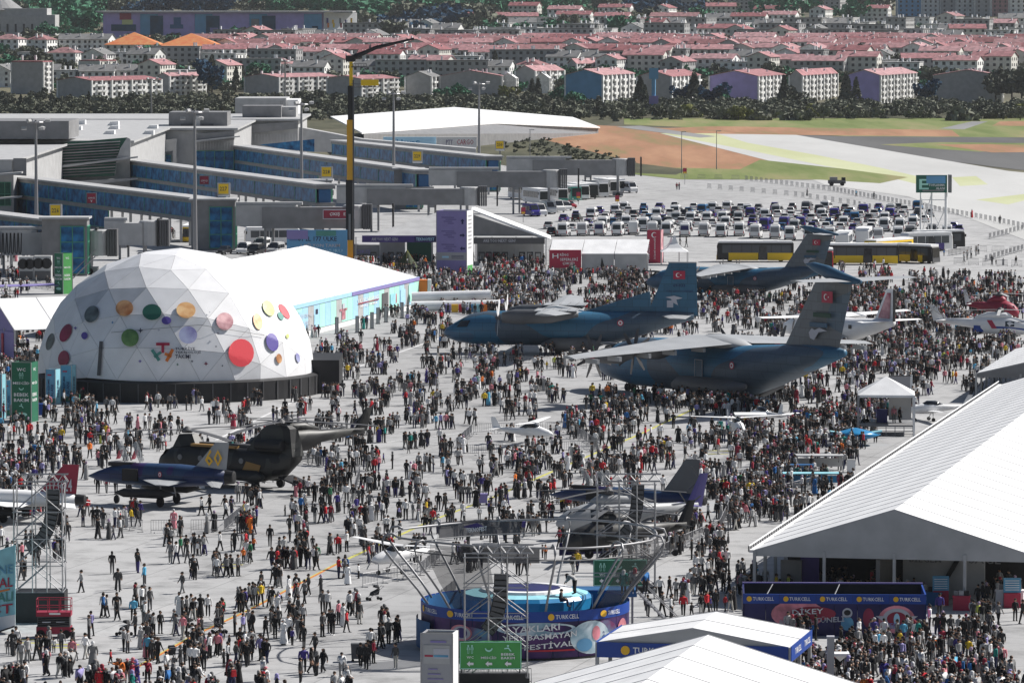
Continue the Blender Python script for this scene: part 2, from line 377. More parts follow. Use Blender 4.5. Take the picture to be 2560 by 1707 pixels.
def block(px0, px1, pg, py, top, mats_, label, floors=5, rot=-R(17), L=40, gx=None, name='apartment_block', roof='gable', roofm='roof_tile', rh=2.2):
    """gable end px0..px1, facade to pg; py = foot, top = eaves (pixels)"""
    p = put(px0, py); s = F/p.y; Wd = (px1-px0)/s/math.cos(rot); H = (py-top)/s
    L = (pg-px1)/s/abs(math.sin(rot)) if gx is None else L
    spec = house_mesh(L, Wd, H, floors, roof, dark_end=True, rh=rh, seed=int(px0), wallm=mats_[0], roofm=roofm)
    ca, sa = math.cos(rot), math.sin(rot)
    # local (-Wd/2,-L/2) corner at p
    cx = p.x-(-Wd/2*ca+L/2*sa); cy = p.y-(-Wd/2*sa-L/2*ca)
    t = house(name, (cx, cy, p.z-.3), rot, spec, label, group='apartment blocks beyond the airfield')
    # gable panel; blue and grey tones put its shade into the colour
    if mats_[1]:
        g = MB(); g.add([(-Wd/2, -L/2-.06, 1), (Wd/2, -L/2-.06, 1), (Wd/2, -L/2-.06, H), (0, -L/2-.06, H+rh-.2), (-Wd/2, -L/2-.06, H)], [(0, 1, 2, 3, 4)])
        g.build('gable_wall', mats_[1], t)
    return t
block(1415, 1504, 1592, 268, 186, ('wall_white', 'wall_blue'), 'white five storey apartment block with a plain blue gable end')
block(1594, 1676, 1760, 266, 190, ('wall_white', 'wall_grey'), 'white apartment block with a grey gable behind the blue mast')
block(1775, 1892, 1974, 262, 190, ('wall_white', 'wall_purple'), 'apartment block with a wide violet gable end beside dark conifers')
block(1975, 2003, 2115, 260, 188, ('wall_white', 'wall_grey'), 'long white apartment block with an orange patch on its pink roof')
block(2118, 2197, 2323, 262, 188, ('wall_white', 'wall_purple'), 'long white apartment block whose gable end is deep purple')
block(2334, 2500, 2560, 258, 188, ('wall_grey', None), 'dull brown grey apartment block at the right end of the front row', rot=-R(8), gx=1, L=16)
block(146, 234, 393, 256, 200, ('wall_white', 'wall_grey'), 'white apartment block with red balconies and a plain grey gable', rot=-R(38), rh=1.2, floors=4)
block(395, 425, 512, 240, 190, ('wall_white', 'wall_grey'), 'white apartment block under a low red roof left of the tall dark tree', rot=-R(38), rh=1.2, floors=4)
block(31, 108, 124, 236, 156, ('wall_grey', None), 'tall plain grey block with one bright narrow side', rot=-R(12), roof='flat', floors=6)
block(614, 700, 838, 240, 192, ('wall_white', 'wall_grey'), 'white apartment block behind the white tank building', rot=-R(40), rh=1.2, floors=4)
block(820, 905, 996, 244, 196, ('wall_white', 'wall_grey'), 'apartment block just behind the boom of the crane', rot=-R(40), rh=1.2, floors=4)
block(1015, 1077, 1100, 240, 192, ('wall_grey', None), 'small shaded grey block right of the crane', rot=-R(15), floors=3, roofm='roof_grey')
block(1102, 1252, 1256, 238, 190, ('wall_grey', None), 'long shaded terrace with dark windows behind the shrubs', rot=-R(4), gx=1, L=12, floors=3)
block(1253, 1287, 1292, 236, 196, ('wall_white', 'wall_white'), 'narrow bright white house beside the lime green tree', rot=-R(10), floors=3, roofm='tent_white')
block(1338, 1371, 1376, 236, 196, ('wall_white', 'wall_white'), 'narrow bright white house behind a small conifer', rot=-R(10), floors=3, roofm='tent_white')
block(1290, 1337, 1410, 228, 176, ('wall_white', 'wall_grey'), 'white terrace with a red roof edge left of the blue gable', rot=-R(30), floors=4)
block(1420, 1440, 1500, 200, 160, ('wall_white', 'wall_grey'), 'white terrace peeking over the blue gabled block', rot=-R(35), floors=4)
block(200, 250, 285, 205, 152, ('wall_cream', None), 'cream block with a column of balconies among trees', rot=-R(25), floors=4, roof='flat')
block(325, 362, 366, 155, 128, ('wall_yellow', 'wall_yellow'), 'small lime yellow gabled house below the orange roofs', rot=-R(6), floors=2, name='small_house')
# villas with orange hipped roofs
for (x0, x1, yb, yt, d, lab) in ((262, 400, 150, 112, 30, 'large villa with a broad orange hipped roof left of the tall columns'), (395, 552, 158, 115, 34, 'large villa with orange roof, white columns and dark arched windows')):
    p = put((x0+x1)/2, yb); s = F/p.y; Wd = (x1-x0)/s
    sp = house_mesh(d, Wd, (yb-yt)/s, 3, 'hip', rh=6.5, seed=3, wallm='wall_cream', roofm='roof_orange')
    house('villa', (p.x, p.y+d/2, p.z-.3), 0, sp, lab)
# shopping hall with printed panels
p = put(258, 105); Ym = p.y; p2 = AY(805, 105, Ym); zt = ZA(32, Ym); t = thing('shopping_hall', (p.x, Ym, p.z-6), 'very long hall clad in violet and blue printed panels', 'building')
mb = MB(); mb.box(((p.x+p2.x)/2, Ym+30, (zt+p.z-6)/2), (p2.x-p.x, 60, zt-p.z+6)); mb.build('wall', 'wall_purple', t, world=True)
mb = MB(); mb.box(((p.x+p2.x)/2+7, Ym+29, zt+.4), (p2.x-p.x+22, 64, .8)); mb.build('roof', 'light_grey', t, world=True)
mb = MB(); a = AY(810, 100, Ym); b = AY(892, 100, Ym+15); mb.slab([(a.x, Ym-.2, p.z-6), (b.x, b.y, p.z-6), (b.x, b.y, zt-.2), (a.x, Ym-.2, zt-.2)], (0, 3, 0)); mb.build('end_wall', 'white_paint', t, world=True)
def pan(x0, x1, y0, y1, m, off=.25, nm='panel'):
    a = AY(x0, y0, Ym-off); b = AY(x1, y1, Ym-off)
    MB().box(((a.x+b.x)/2, Ym-off, (a.z+b.z)/2), (b.x-a.x, .3, a.z-b.z)).build(nm, m, t, world=True)
for i in range(12):
    x0 = 259+i*45.5; pan(x0+.5, x0+45, 36, 96, ('wall_purple', 'wall_blue')[(i*5) % 3 == 1])
for x0, x1 in ((375, 408), (515, 549), (655, 689)): pan(x0, x1, 40, 92, 'leaf_blue', .5)
pan(299, 328, 34, 50, 'maroon', .6); pan(305, 332, 50, 62, 'wall_yellow', .6); pan(278, 340, 62, 78, 'leaf_blue', .7); pan(434, 452, 44, 62, 'cloth_blue', .6); pan(425, 458, 62, 72, 'cloth_blue', .6)
pan(560, 580, 75, 82, 'leaf_blue', .6); pan(628, 648, 48, 92, 'mid_grey', .6); pan(765, 782, 78, 92, 'maroon', .6); pan(780, 795, 66, 74, 'leaf_blue', .6); pan(525, 545, 70, 86, 'sign_purple', .6)
for i, x0 in enumerate((816, 830, 848, 862, 876)):
    pan(x0, x0+5, 46+i % 2*4, 60, ('violet', 'amber', 'mid_grey')[i % 3], .6, 'figure_print'); pan(x0+2, x0+7, 58, 70, ('orange', 'yellow', 'maroon')[i % 3], .7, 'figure_print')
pan(812, 890, 74, 90, 'wall_blue', .6)
# towers at the top right, stadium-like white hall top left
for (x0, x1, m, lab, g) in ((2245, 2302, 'wall_blue', 'blue shaded tower block, left of the grey striped tower', None), (2308, 2345, 'wall_white', 'tall tower block, first of the pale row at the top right', 1), (2352, 2388, 'wall_grey', 'tall tower block, second of the pale row at the top right', 1),
        (2392, 2432, 'wall_white', 'tall tower block, third of the pale row at the top right', 1), (2438, 2474, 'wall_grey', 'tall tower block, fourth of the pale row at the top right', 1), (2480, 2520, 'roof_tile', 'pinkish tower block near the right edge of the skyline', 1), (2526, 2580, 'wall_white', 'cream tower block at the far right edge of the skyline', 1)):
    p = put(x0, 42); s = F/p.y; Wd = (x1-x0)/s
    sp = house_mesh(16, Wd, 40, 13, 'flat', seed=x0, wallm=m, roofm='roof_grey')
    house('tower_block', (p.x+Wd/2, p.y+8, p.z-.5), 0, sp, lab, 'tower block', 'tower blocks at the skyline')
p = put(10, 92); s = F/p.y; t = thing('domed_hall', (p.x, p.y, p.z), 'pale hall with a cone roof at the top left corner', 'building')
mb = MB(); mb.box((0, 20, 6), (62, 36, 14)); mb.box((8, 18, 14), (36, 30, 6)); mb.build('wall', 'light_grey', t)
MB().lathe([(17, 16), (13, 19), (2, 27), (.1, 28)], 20, c=(-6, 18, 0)).build('roof', 'mid_grey', t)
mb = MB()
for i in range(12): mb.box((-28+i*5, 1.9, 5), (1.2, .3, 5))
tag(mb.build('windows', 'window_far', t), kind='stuff')
# ---- rows of red roofed houses climbing the hill ----
VAR = [house_mesh(*a, seed=i, wallm=w, roofm=r, piers=False) for i, (a, w, r) in enumerate((
    ((22, 11, 9.5, 3, 'gable', False, 2.1), 'wall_white', 'roof_tile'), ((26, 11, 9, 3, 'gable', False, 2.2), 'wall_grey', 'roof_tile'), ((15, 12, 8.5, 3, 'hip', False, 2.8), 'wall_white', 'roof_tile_dark'),
    ((20, 11, 11, 4, 'gable', False, 2.2), 'wall_cream', 'roof_tile'), ((18, 12, 8, 3, 'flat', False, .5), 'wall_white', 'light_grey'), ((30, 12, 9, 3, 'gable', False, 2.2), 'wall_cream', 'roof_tile_dark'),
    ((16, 12, 8, 3, 'gable', False, 2.8), 'wall_white', 'roof_grey'), ((24, 12, 11, 4, 'flat', False, .5), 'wall_grey', 'roof_grey')))]
NM = ['white pink roofed house', 'grey pink roofed house', 'white house with hipped roof', 'cream pink roofed house', 'white flat roofed house', 'cream red roofed terrace', 'white grey roofed house', 'grey flat roofed block']
def landmark(px):
    L = [(140, 'above the grey roofed left end'), (380, 'above the orange villas'), (640, 'above the white tank building'), (860, 'left of the crane jib'), (1060, 'behind the crane jib'), (1280, 'above the white hangar roof'),
         (1500, 'above the blue gable'), (1700, 'above the blue mast'), (1900, 'above the violet gable'), (2100, 'above the orange patched roof'), (2330, 'above the purple gable'), (9999, 'above the brown grey block')]
    return next(s for k, s in L if px < k)
rowdef = [(222, -10, 620, 7, 'lowest', (6, 3, 7, 4), 60), (206, 600, 1420, 8, 'lowest', (7, 3, 6, 2), 60), (196, 1480, 2600, 9, 'lowest', (0, 4, 1, 3), 54), (180, 640, 2600, 8, 'second', (7, 3, 6, 4, 0), 50), (166, 560, 2600, 7, 'third', (0, 1, 5, 2), 40), (172, 60, 560, 8, 'second', (6, 4, 2, 7), 52),
          (150, 540, 2600, 6, 'fourth', (0, 0, 1, 5), 40), (138, 540, 2600, 6, 'fifth', (0, 1, 5, 4), 40), (124, 560, 2600, 7, 'sixth', (4, 6, 7, 4, 3), 46), (136, 0, 250, 7, 'fifth', (4, 6, 2), 52),
          (108, 900, 2600, 7, 'seventh', (4, 6, 7, 6, 4), 50), (92, 950, 2600, 6, 'eighth', (7, 4, 1, 6), 56), (76, 1100, 2600, 6, 'ninth', (5, 0, 4, 6), 64), (56, 1300, 2230, 6, 'tenth', (0, 3, 5), 96), (34, 1680, 2230, 6, 'topmost', (3, 0, 7), 88), (18, 1700, 2230, 6, 'skyline', (4, 3, 7), 80)]
for (py, xa, xb, jit, nm, vs, step) in rowdef:
    x = xa+random.uniform(0, step)
    while x < xb:
        yy = py+random.uniform(-jit, jit)*.5; p = put(x, max(4, yy)); k = random.choice(vs)
        rz = random.choice((-R(17), -R(17)+PI/2, -R(14)+PI/2, PI/2-R(22), PI/2))
        house('house', (p.x, p.y+6, p.z-.4), rz, VAR[k], NM[k]+' in the '+nm+' row, '+landmark(x), 'house', 'red roofed houses in the '+nm+' row')
        x += step*random.uniform(.95, 1.75)
# ---- trees ----
def tree_meshes(seed, kind):
    rr = np.random.default_rng(seed); mb = MB()
    if kind == 'conifer':
        n = 420; h = rr.random(n)**1.3; rad = (1-h)*2.1*(0.75+.5*rr.random(n))+.1; th = rr.random(n)*2*PI
        C = np.stack([rad*np.cos(th), rad*np.sin(th), 1.2+h*9.5], 1); sz = .55
    elif kind == 'bush':
        n = 260; d = rr.normal(size=(n, 3)); d /= np.linalg.norm(d, axis=1)[:, None]; d[:, 2] = abs(d[:, 2]); C = d*np.array([2.6, 2.6, 2.2])*(.6+.45*rr.random((n, 1))); sz = .6
    else:
        cs = rr.normal(size=(9, 3))*np.array([1.9, 1.9, 1.1])+np.array([0, 0, 5.4]); n = 520
        d = rr.normal(size=(n, 3)); d /= np.linalg.norm(d, axis=1)[:, None]; C = cs[rr.integers(0, 9, n)]+d*(1.15+.75*rr.random((n, 1))); C[:, 2] = np.maximum(C[:, 2], 1.8); sz = .62
    vs, fs = [], []
    for c in C:
        a = rr.normal(size=3); a /= np.linalg.norm(a); b = np.cross(a, rr.normal(size=3)); b /= np.linalg.norm(b); s = sz*(.6+.8*rr.random())
        k = len(vs); vs += [tuple(c+a*s), tuple(c+b*s), tuple(c-a*s), tuple(c-b*s)]; fs.append((k, k+1, k+2, k+3))
    mb.add(vs, fs); tr = MB(); tr.path([(0, 0, -.3), (.1, 0, 2.2), (0, .1, 4.6)], .2, 6, rs=[.3, .2, .1])
    for i in range(4):
        a = i*1.6; tr.tube((0, 0, 2.4+i*.4), (1.4*math.cos(a), 1.4*math.sin(a), 4.4+i*.3), .1, 5, r2=.04)
    if kind == 'bush': tr = MB().tube((0, 0, -.2), (0, 0, 1.2), .15, 5)
    return mb, tr
TM = []
for i, (kd, m) in enumerate((('round', 'leaf_dark'), ('round', 'leaf_mid'), ('round', 'leaf_green'), ('conifer', 'leaf_dark'), ('bush', 'leaf_mid'), ('bush', 'leaf_lime'), ('round', 'leaf_blue'), ('round', 'leaf_lime'), ('round', 'leaf_dark'), ('conifer', 'leaf_green'))):
    c, t = tree_meshes(i+3, kd); co = c.build('crown', m); to = t.build('trunk', 'bark'); TM.append((co.data, to.data, kd)); bpy.data.objects.remove(co); bpy.data.objects.remove(to)
TN = ['dark leafy tree', 'grey green leafy tree', 'fresh green tree', 'dark pointed conifer', 'grey green bush', 'lime green bush', 'bluish shaded tree', 'lime yellow tree', 'dense dark tree', 'green conifer']
def tree(px, py, k, hgt, where):
    p = put(px, py); s = hgt/(9 if TM[k][2] == 'round' else 11 if TM[k][2] == 'conifer' else 3)
    nm = {'round': 'tree', 'conifer': 'conifer_tree', 'bush': 'bush'}[TM[k][2]]
    t = thing(nm, p, TN[k]+' '+where, 'tree' if nm != 'bush' else 'bush', 'trees and bushes around the town', random.uniform(0, 6))
    t.scale = (s*random.uniform(.9, 1.25), s*random.uniform(.9, 1.25), s)
    for nm2, me in (('crown', TM[k][0]), ('trunk', TM[k][1])):
        o = bpy.data.objects.new(nm2, me); COL.objects.link(o); o.parent = t
def lm2(px):
    L = [(60, 'before the tall plain grey block'), (150, 'left of the plain grey gable'), (300, 'before the block with red balconies'), (480, 'before the low red roofed block'), (620, 'left of the white tank building'), (880, 'behind the tank building'), (1060, 'right of the crane boom'), (1250, 'before the shaded terrace'),
         (1400, 'before the narrow white houses'), (1510, 'before the blue gable'), (1680, 'before the blue mast block'), (1800, 'left of the violet gable'), (1990, 'before the violet gabled block'), (2120, 'before the long white block'), (2330, 'before the purple gable'), (9999, 'before the brown grey block')]
    return next(s for k, s in L if px < k)
for i in range(118):     # belt in front of the blocks
    x = -20+i*22.2+random.uniform(-8, 8); y = random.uniform(276, 300) if x > 1400 else random.uniform(260, 302)
    k = random.choice((0, 0, 8, 8, 1, 1, 4, 3)); tree(x, y, k, (random.uniform(3.6, 6) if x > 1400 else random.uniform(4.5, 8)) if k != 4 else random.uniform(2.5, 4), lm2(x)+', in the airfield belt')
for (x, y, k, h) in ((1275, 262, 7, 9), (1330, 262, 3, 11), (1345, 264, 3, 12), (1400, 262, 2, 9), (1440, 272, 2, 8), (1600, 276, 3, 14), (1612, 280, 3, 11), (1715, 268, 6, 10), (1735, 270, 3, 15), (1790, 272, 6, 10), (1800, 270, 2, 9), (1960, 272, 3, 14), (1975, 270, 0, 9),
        (2115, 268, 3, 15), (2140, 270, 3, 13), (2325, 266, 3, 15), (2320, 268, 6, 11), (520, 240, 6, 15), (530, 232, 3, 17), (2490, 262, 8, 15), (2530, 262, 8, 17), (2555, 264, 0, 16), (1150, 256, 2, 9), (1110, 262, 2, 8), (385, 158, 2, 11), (590, 232, 3, 12), (640, 226, 0, 10), (100, 190, 0, 13), (170, 215, 8, 13), (30, 190, 2, 10)):
    tree(x, y, k, h, lm2(x)+', a tall one')
for i in range(46):
    x = random.uniform(1600, 2560); y = random.uniform(284, 303); k = random.choice((5, 5, 7, 1, 8, 0, 4)) if 1840 < x < 2120 else random.choice((0, 4, 8, 1, 5)); tree(x, y, k, random.uniform(2.8, 6.5), lm2(x)+', by the green field')
for i in range(70):      # between the houses
    x = random.uniform(0, 2560); y = random.choice((214, 190, 160, 130, 110, 98, 84)) +random.uniform(-6, 6)
    if x < 560 and y < 165 or x > 2200 and y < 100: continue
    k = random.choice((0, 1, 8, 3, 2)); tree(x, y, k, random.uniform(6, 12), 'between the houses, '+landmark(x))
# wooded hillside and shrub beds: uncountable
def scatter_wood(name, pts, ms, lab, sz=1.0):
    r2 = np.random.default_rng(len(pts)); V, Fc, Mi = [], [], []
    base = [np.array([v.co[:] for v in TM[k][0].vertices]) for k in (0, 1, 4)]
    for (x, y, z, s, mi) in pts:
        b = base[r2.integers(0, 3)]; n4 = (len(b)//4); keep = r2.choice(n4, n4//3, replace=False); q = b.reshape(-1, 4, 3)[keep]
        c = q.mean(axis=1, keepdims=True); q = c+(q-c)*1.7
        q = q.reshape(-1, 3)*np.array([s*1.15, s*1.15, s])+np.array([x, y, z]); V.append(q); Mi += [mi]*(len(q)//4)
    V = np.concatenate(V); n = len(V)//4; me = bpy.data.meshes.new(name); me.vertices.add(len(V)); me.vertices.foreach_set('co', V.ravel())
    me.loops.add(n*4); me.loops.foreach_set('vertex_index', np.arange(n*4, dtype=np.int32)); me.polygons.add(n); me.polygons.foreach_set('loop_start', np.arange(0, n*4, 4, dtype=np.int32))
    me.update(calc_edges=True)
    for m in ms: me.materials.append(M(m))
    me.polygons.foreach_set('material_index', np.array(Mi, dtype=np.int32))
    o = bpy.data.objects.new(name, me); COL.objects.link(o); return tag(o, lab, 'wood' if 'wood' in name else 'shrubs', kind='stuff')
pts = []
for i in range(2300):
    x = random.uniform(-60, 2620); y = random.triangular(2, 108, 20)
    if x > 1240 and y > 52 and random.random() < .7: continue
    if x > 1650 and y > 22 and random.random() < .8: continue
    if x > 2225 and y > 6: continue
    if 230 < x < 900 and y > 38: continue
    if x < 230 and y > 95: continue
    p = put(x, y); g = math.sin(x/95.)+math.sin(y/14.+x/210.)
    pts.append((p.x, p.y, p.z-.6, random.uniform(.8, 1.7), 2 if g > -.25 else (3 if g < -1.2 else random.choice((0, 1)))))
scatter_wood('hillside_wood', pts, ['leaf_dark', 'leaf_mid', 'leaf_green', 'leaf_blue'], 'dense dark green wood covering the hillside along the top of the picture')
pts = []
for i in range(1300):
    x = random.uniform(-60, 2620); y = random.uniform(270 if x > 1400 else 252, 304)
    if x > 1560 and y > 300: continue
    p = put(x, y); pts.append((p.x, p.y, p.z-.3, random.uniform(.3, .6), random.choice((0, 1, 1))))
scatter_wood('belt_undergrowth_wood', pts, ['leaf_dark', 'leaf_mid'], 'dark undergrowth filling the tree belt in front of the apartment blocks')
pts = []
for i in range(1500):
    x = random.uniform(0, 2600); y = random.choice((228, 212, 200, 186, 170, 158, 145, 130, 116, 100, 88))+random.uniform(-5, 5)
    p = put(x, y); pts.append((p.x, p.y, p.z-.3, random.uniform(.4, .85), random.choice((0, 1, 1, 2, 2))))
scatter_wood('garden_wood', pts, ['leaf_dark', 'leaf_mid', 'leaf_green'], 'garden shrubs and low trees filling the gaps between the houses on the hill')
pts = []
for i in range(330):
    t_ = random.random(); x = 1195+t_*370+random.uniform(-25, 25); y = 322+t_*88+random.uniform(-10, 34)
    p = G(x, min(430, y)); pts.append((p.x, p.y, 0, random.uniform(.06, .14), random.choice((0, 0, 1))))
scatter_wood('embankment_shrubs', pts, ['leaf_dark', 'plant'], 'dark scrub on the bank between the piers and the brown field')
# masts with signs beyond the field
p = put(1634, 290); t = thing('blue_mast', p, 'slim blue mast with a wide top in front of the grey gable', 'mast')
MB().tube((0, 0, 0), (0, 0, 16), .8, 8).build('pole', 'wall_blue', t)
z1 = ZA(198, p.y); z0 = ZA(171, p.y); MB().box((0, -.5, (z0+z1)/2), (3.6, .6, z0-z1)).build('head', 'wall_blue', t)
MB().box((0, -1, ZA(250, p.y)), (3.6, .6, ZA(240, p.y)-ZA(260, p.y))).build('board', 'sign_purple', t)
# ---------------- terminal, piers and boarding bridges ----------------
def glazed(mbf, parent, a, b, z0, z1, n, gm='blue_glass', fm='green_frame', rows=1, th=.12, nm='pane'):
    """row of separate panes between plan points a and b (world), with a mullion frame"""
    a, b = Vector((a[0], a[1], 0)), Vector((b[0], b[1], 0)); d = (b-a); L = d.length; u = d/L; nrm = Vector((u.y, -u.x, 0))
    w = L/n; h = (z1-z0)/rows; rz = math.atan2(u.y, u.x)
    pm = MB().box((0, 0, 0), (w-.16, .05, h-.14)).build(nm, gm); me = pm.data; bpy.data.objects.remove(pm)
    I = ROOTM[parent.name].inverted()
    for r in range(rows):
        for i in range(n):
            c = a+u*(w*(i+.5)); o = bpy.data.objects.new(nm, me); COL.objects.link(o); o.parent = parent
            o.location = I @ Vector((c.x, c.y, z0+h*(r+.5))); o.rotation_euler = (R(random.uniform(-.4, .4)), 0, rz-parent.rotation_euler.z+R(random.uniform(-.25, .25)))
    f = MB()
    for i in range(n+1):
        c = a+u*(w*i); f.box((c.x, c.y, (z0+z1)/2), (th, th*1.6, z1-z0), rz=rz)
    for r in range(rows+1): c = a+u*L/2; f.box((c.x, c.y, z0+h*r), (L, th*1.6, th), rz=rz)
    f.build('frame', fm, parent, world=True)
def wbox(a, b, depth, z0, z1, mb, mi=0):   # box whose front edge runs a->b, going back (left normal) by depth
    a, b = Vector((a[0], a[1], 0)), Vector((b[0], b[1], 0)); u = (b-a).normalized(); n = Vector((-u.y, u.x, 0))*depth
    mb.prism([(p.x, p.y) for p in (a, b, b+n, a+n)], z0, z1, mi)
T = thing('airport_terminal', (-120, 1100, 0), 'long grey airport terminal with stepped glass bays and a flat pale roof', 'terminal')
def bay(px0, px1, Y, top, back, glass, gz=(2, 9), n=8, rows=2, mat_='light_grey', px_wall=None):
    x0, x1 = XA(px0, Y, 450), XA(px1, Y, 450)
    mb = MB(); mb.box(((x0+x1)/2, Y+back/2, top/2-.2), (x1-x0, back, top-.4)); mb.build('wall', mat_, T, world=True)
    mb = MB(); mb.box(((x0+x1)/2+.3, Y+back/2-.7, top), (x1-x0+1.6, back+1.8, .5)); mb.build('roof', 'light_grey', T, world=True)
    if glass: glazed(None, T, (x0+.4, Y-.15), (x1-.6, Y-.15), gz[0], gz[1], n, glass, 'green_frame', rows)
    return x0, x1
bay(-300, 34, 1011, 12.6, 110, 'green_glass', (3.5, 8.2), 22, 2)
bay(-300, 325, 1125, 13.2, 118, None)
bay(-300, 585, 1243, 13.0, 90, None)
bay(-300, 745, 1330, 13.2, 60, None)
# bay 2: raked green glazing with louvres and thin canopies
def pz(px, py, Y): p = AY(px, py, Y); return p
def face(name, pts, Y, m, th=.3, root=None):
    P = [AY(x, y, Y) for x, y in pts]; return MB().slab([tuple(p) for p in P], (0, th, 0)).build(name, m, root or T, world=True)
Y = 1123
for i in range(7): face('pane', [(118+i*6, 392-i*2), (124+i*6, 390-i*2), (124+i*6, 446), (118+i*6, 446)], Y, 'green_glass')
face('glass_wall', [(128, 360), (318, 344), (292, 392), (286, 440), (128, 446)], Y-.5, 'green_glass')
for i in range(12):
    y = 362+i*7; face('louvre', [(150-i*1.5, y), (300-i, y-9), (300-i, y-7), (150-i*1.5, y+2.5)], Y-1.4, 'mid_grey' if i % 3 else 'light_grey', .6)
face('end_panel', [(318, 344), (326, 348), (326, 400), (290, 408), (300, 372)], Y-1.2, 'light_grey')
face('canopy', [(118, 418), (345, 391), (345, 395), (118, 424)], Y-3, 'light_grey', 3)
face('canopy', [(140, 456), (345, 445), (345, 449), (200, 466)], Y-3, 'light_grey', 3)
face('side_panel', [(68, 394), (118, 388), (118, 420), (68, 430)], Y-4, 'light_grey')
face('side_panel', [(33, 396), (66, 396), (66, 440), (33, 438)], 1009, 'mid_grey')
face('side_panel', [(-20, 402), (30, 399), (30, 438), (-20, 442)], 1008.5, 'light_grey')
face('canopy', [(-20, 436), (54, 430), (54, 434), (-20, 441)], 1005, 'light_grey', 3)
face('canopy', [(-20, 496), (54, 490), (54, 494), (-20, 500)], 1005, 'light_grey', 3)
# bay 3 and 4: blue glass under grey louvred bands
x0, x1 = XA(490, 1241), XA(586, 1241)
glazed(None, T, (x0, 1241.7), (x1, 1241.7), ZA(424, 1241), ZA(378, 1241), 4, 'blue_glass', 'green_frame', 1)
face('louvre_band', [(488, 336), (586, 327), (586, 350), (488, 352)], 1241, 'mid_grey')
for i in range(14): face('louvre', [(490+i*7, 352), (492+i*7, 352), (492+i*7, 376), (490+i*7, 376)], 1241, 'light_grey')
face('canopy', [(488, 352), (600, 340), (600, 343), (488, 356)], 1239, 'light_grey', 2)
face('side_panel', [(326, 362), (358, 358), (358, 402), (326, 404)], 1240, 'mid_grey'); face('side_panel', [(360, 356), (441, 347), (441, 376), (360, 388)], 1239.5, 'light_grey')
face('side_panel', [(432, 376), (441, 376), (441, 410), (432, 410)], 1239.4, 'light_grey')
x0, x1 = XA(362, 1241), XA(430, 1241); glazed(None, T, (x0, 1240.9), (x1, 1240.9), ZA(408, 1241), ZA(388, 1241), 5, 'blue_glass', 'green_frame', 1)
face('side_panel', [(588, 318), (612, 316), (612, 366), (588, 360)], 1328, 'light_grey')
face('louvre_band', [(612, 313), (745, 304), (745, 322), (612, 335)], 1328.5, 'mid_grey')
for i in range(17): face('louvre', [(614+i*7.7, 336), (616+i*7.7, 336), (616+i*7.7, 358), (614+i*7.7, 358)], 1328.4, 'light_grey')
face('blue_band', [(650, 362), (786, 348), (786, 380), (700, 372)], 1300, 'blue_glass')
face('end_wall', [(745, 318), (905, 348), (1190, 372), (1190, 384), (745, 380)], 1335, 'light_grey', 8)
# roof plant
def rbox(name, x0, x1, yt, yb, Y, m, dep=14, root=None):
    a = AY(x0, yb, Y); b = AY(x1, yt, Y); return MB().box(((a.x+b.x)/2, Y+dep/2, (a.z+b.z)/2), (b.x-a.x, dep, b.z-a.z)).build(name, m, root or T, world=True)
rbox('roof_block', -40, 172, 303, 348, 1115, 'mid_grey', 26)
rbox('plant_room', 422, 568, 281, 329, 1262, 'mid_grey', 16); rbox('plant_base', 400, 580, 326, 331, 1260, 'dark_grey', 18)
rbox('vent', 452, 480, 310, 322, 1261.5, 'dark_grey', .6); rbox('vent', 505, 534, 310, 322, 1261.5, 'dark_grey', .6); rbox('panel', 484, 500, 290, 328, 1261.3, 'light_grey', .6)
rbox('plant_room', 606, 703, 265, 312, 1345, 'mid_grey', 12); rbox('plant_side', 704, 740, 268, 306, 1350, 'light_grey', 12); rbox('vent', 640, 668, 292, 308, 1344.5, 'dark_grey', .6)
for i, (x, y) in enumerate(((10, 297), (105, 292), (200, 293), (190, 308), (180, 318), (283, 296), (283, 306), (272, 317), (380, 305), (370, 317), (90, 300))):
    p = AY(x, y, 1125+(330-y)*4.2); w = 30*1200/F; q = MB()
    q.add([(-w/2, -2, 0), (w/2, -2, 0), (w/2, 2, 0), (-w/2, 2, 0), (w/2, -2, 1.1), (w/2, 2, 1.1), (-w/6, -2, 1.0), (-w/6, 2, 1.0)], [(0, 1, 4, 6), (1, 2, 5, 4), (2, 3, 7, 5), (0, 6, 7, 3), (6, 4, 5, 7)])
    o = q.build('skylight', 'tent_white', T); o.location = Vector((p.x, p.y, 13.25))-Vector(T.location)
# white tank building behind the roof
t = thing('tank_building', (XA(650, 1400), 1400, 0), 'tall white windowless building behind the terminal roof with an outside ladder', 'building')
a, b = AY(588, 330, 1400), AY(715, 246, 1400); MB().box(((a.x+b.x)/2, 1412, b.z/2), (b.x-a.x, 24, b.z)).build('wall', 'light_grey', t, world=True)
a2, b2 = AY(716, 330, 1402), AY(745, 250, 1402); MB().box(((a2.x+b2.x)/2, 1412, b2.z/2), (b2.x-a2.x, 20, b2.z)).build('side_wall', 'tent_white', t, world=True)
mb = MB()
for x in (702, 708): p = AY(x, 300, 1399); mb.tube((p.x, 1399, ZA(315, 1399)), (p.x, 1399, ZA(252, 1399)), .08, 5)
for i in range(14): y = 254+i*4.4; mb.tube(tuple(AY(702, y, 1399)), tuple(AY(708, y, 1399)), .06, 4)
mb.build('ladder', 'mid_grey', t, world=True)
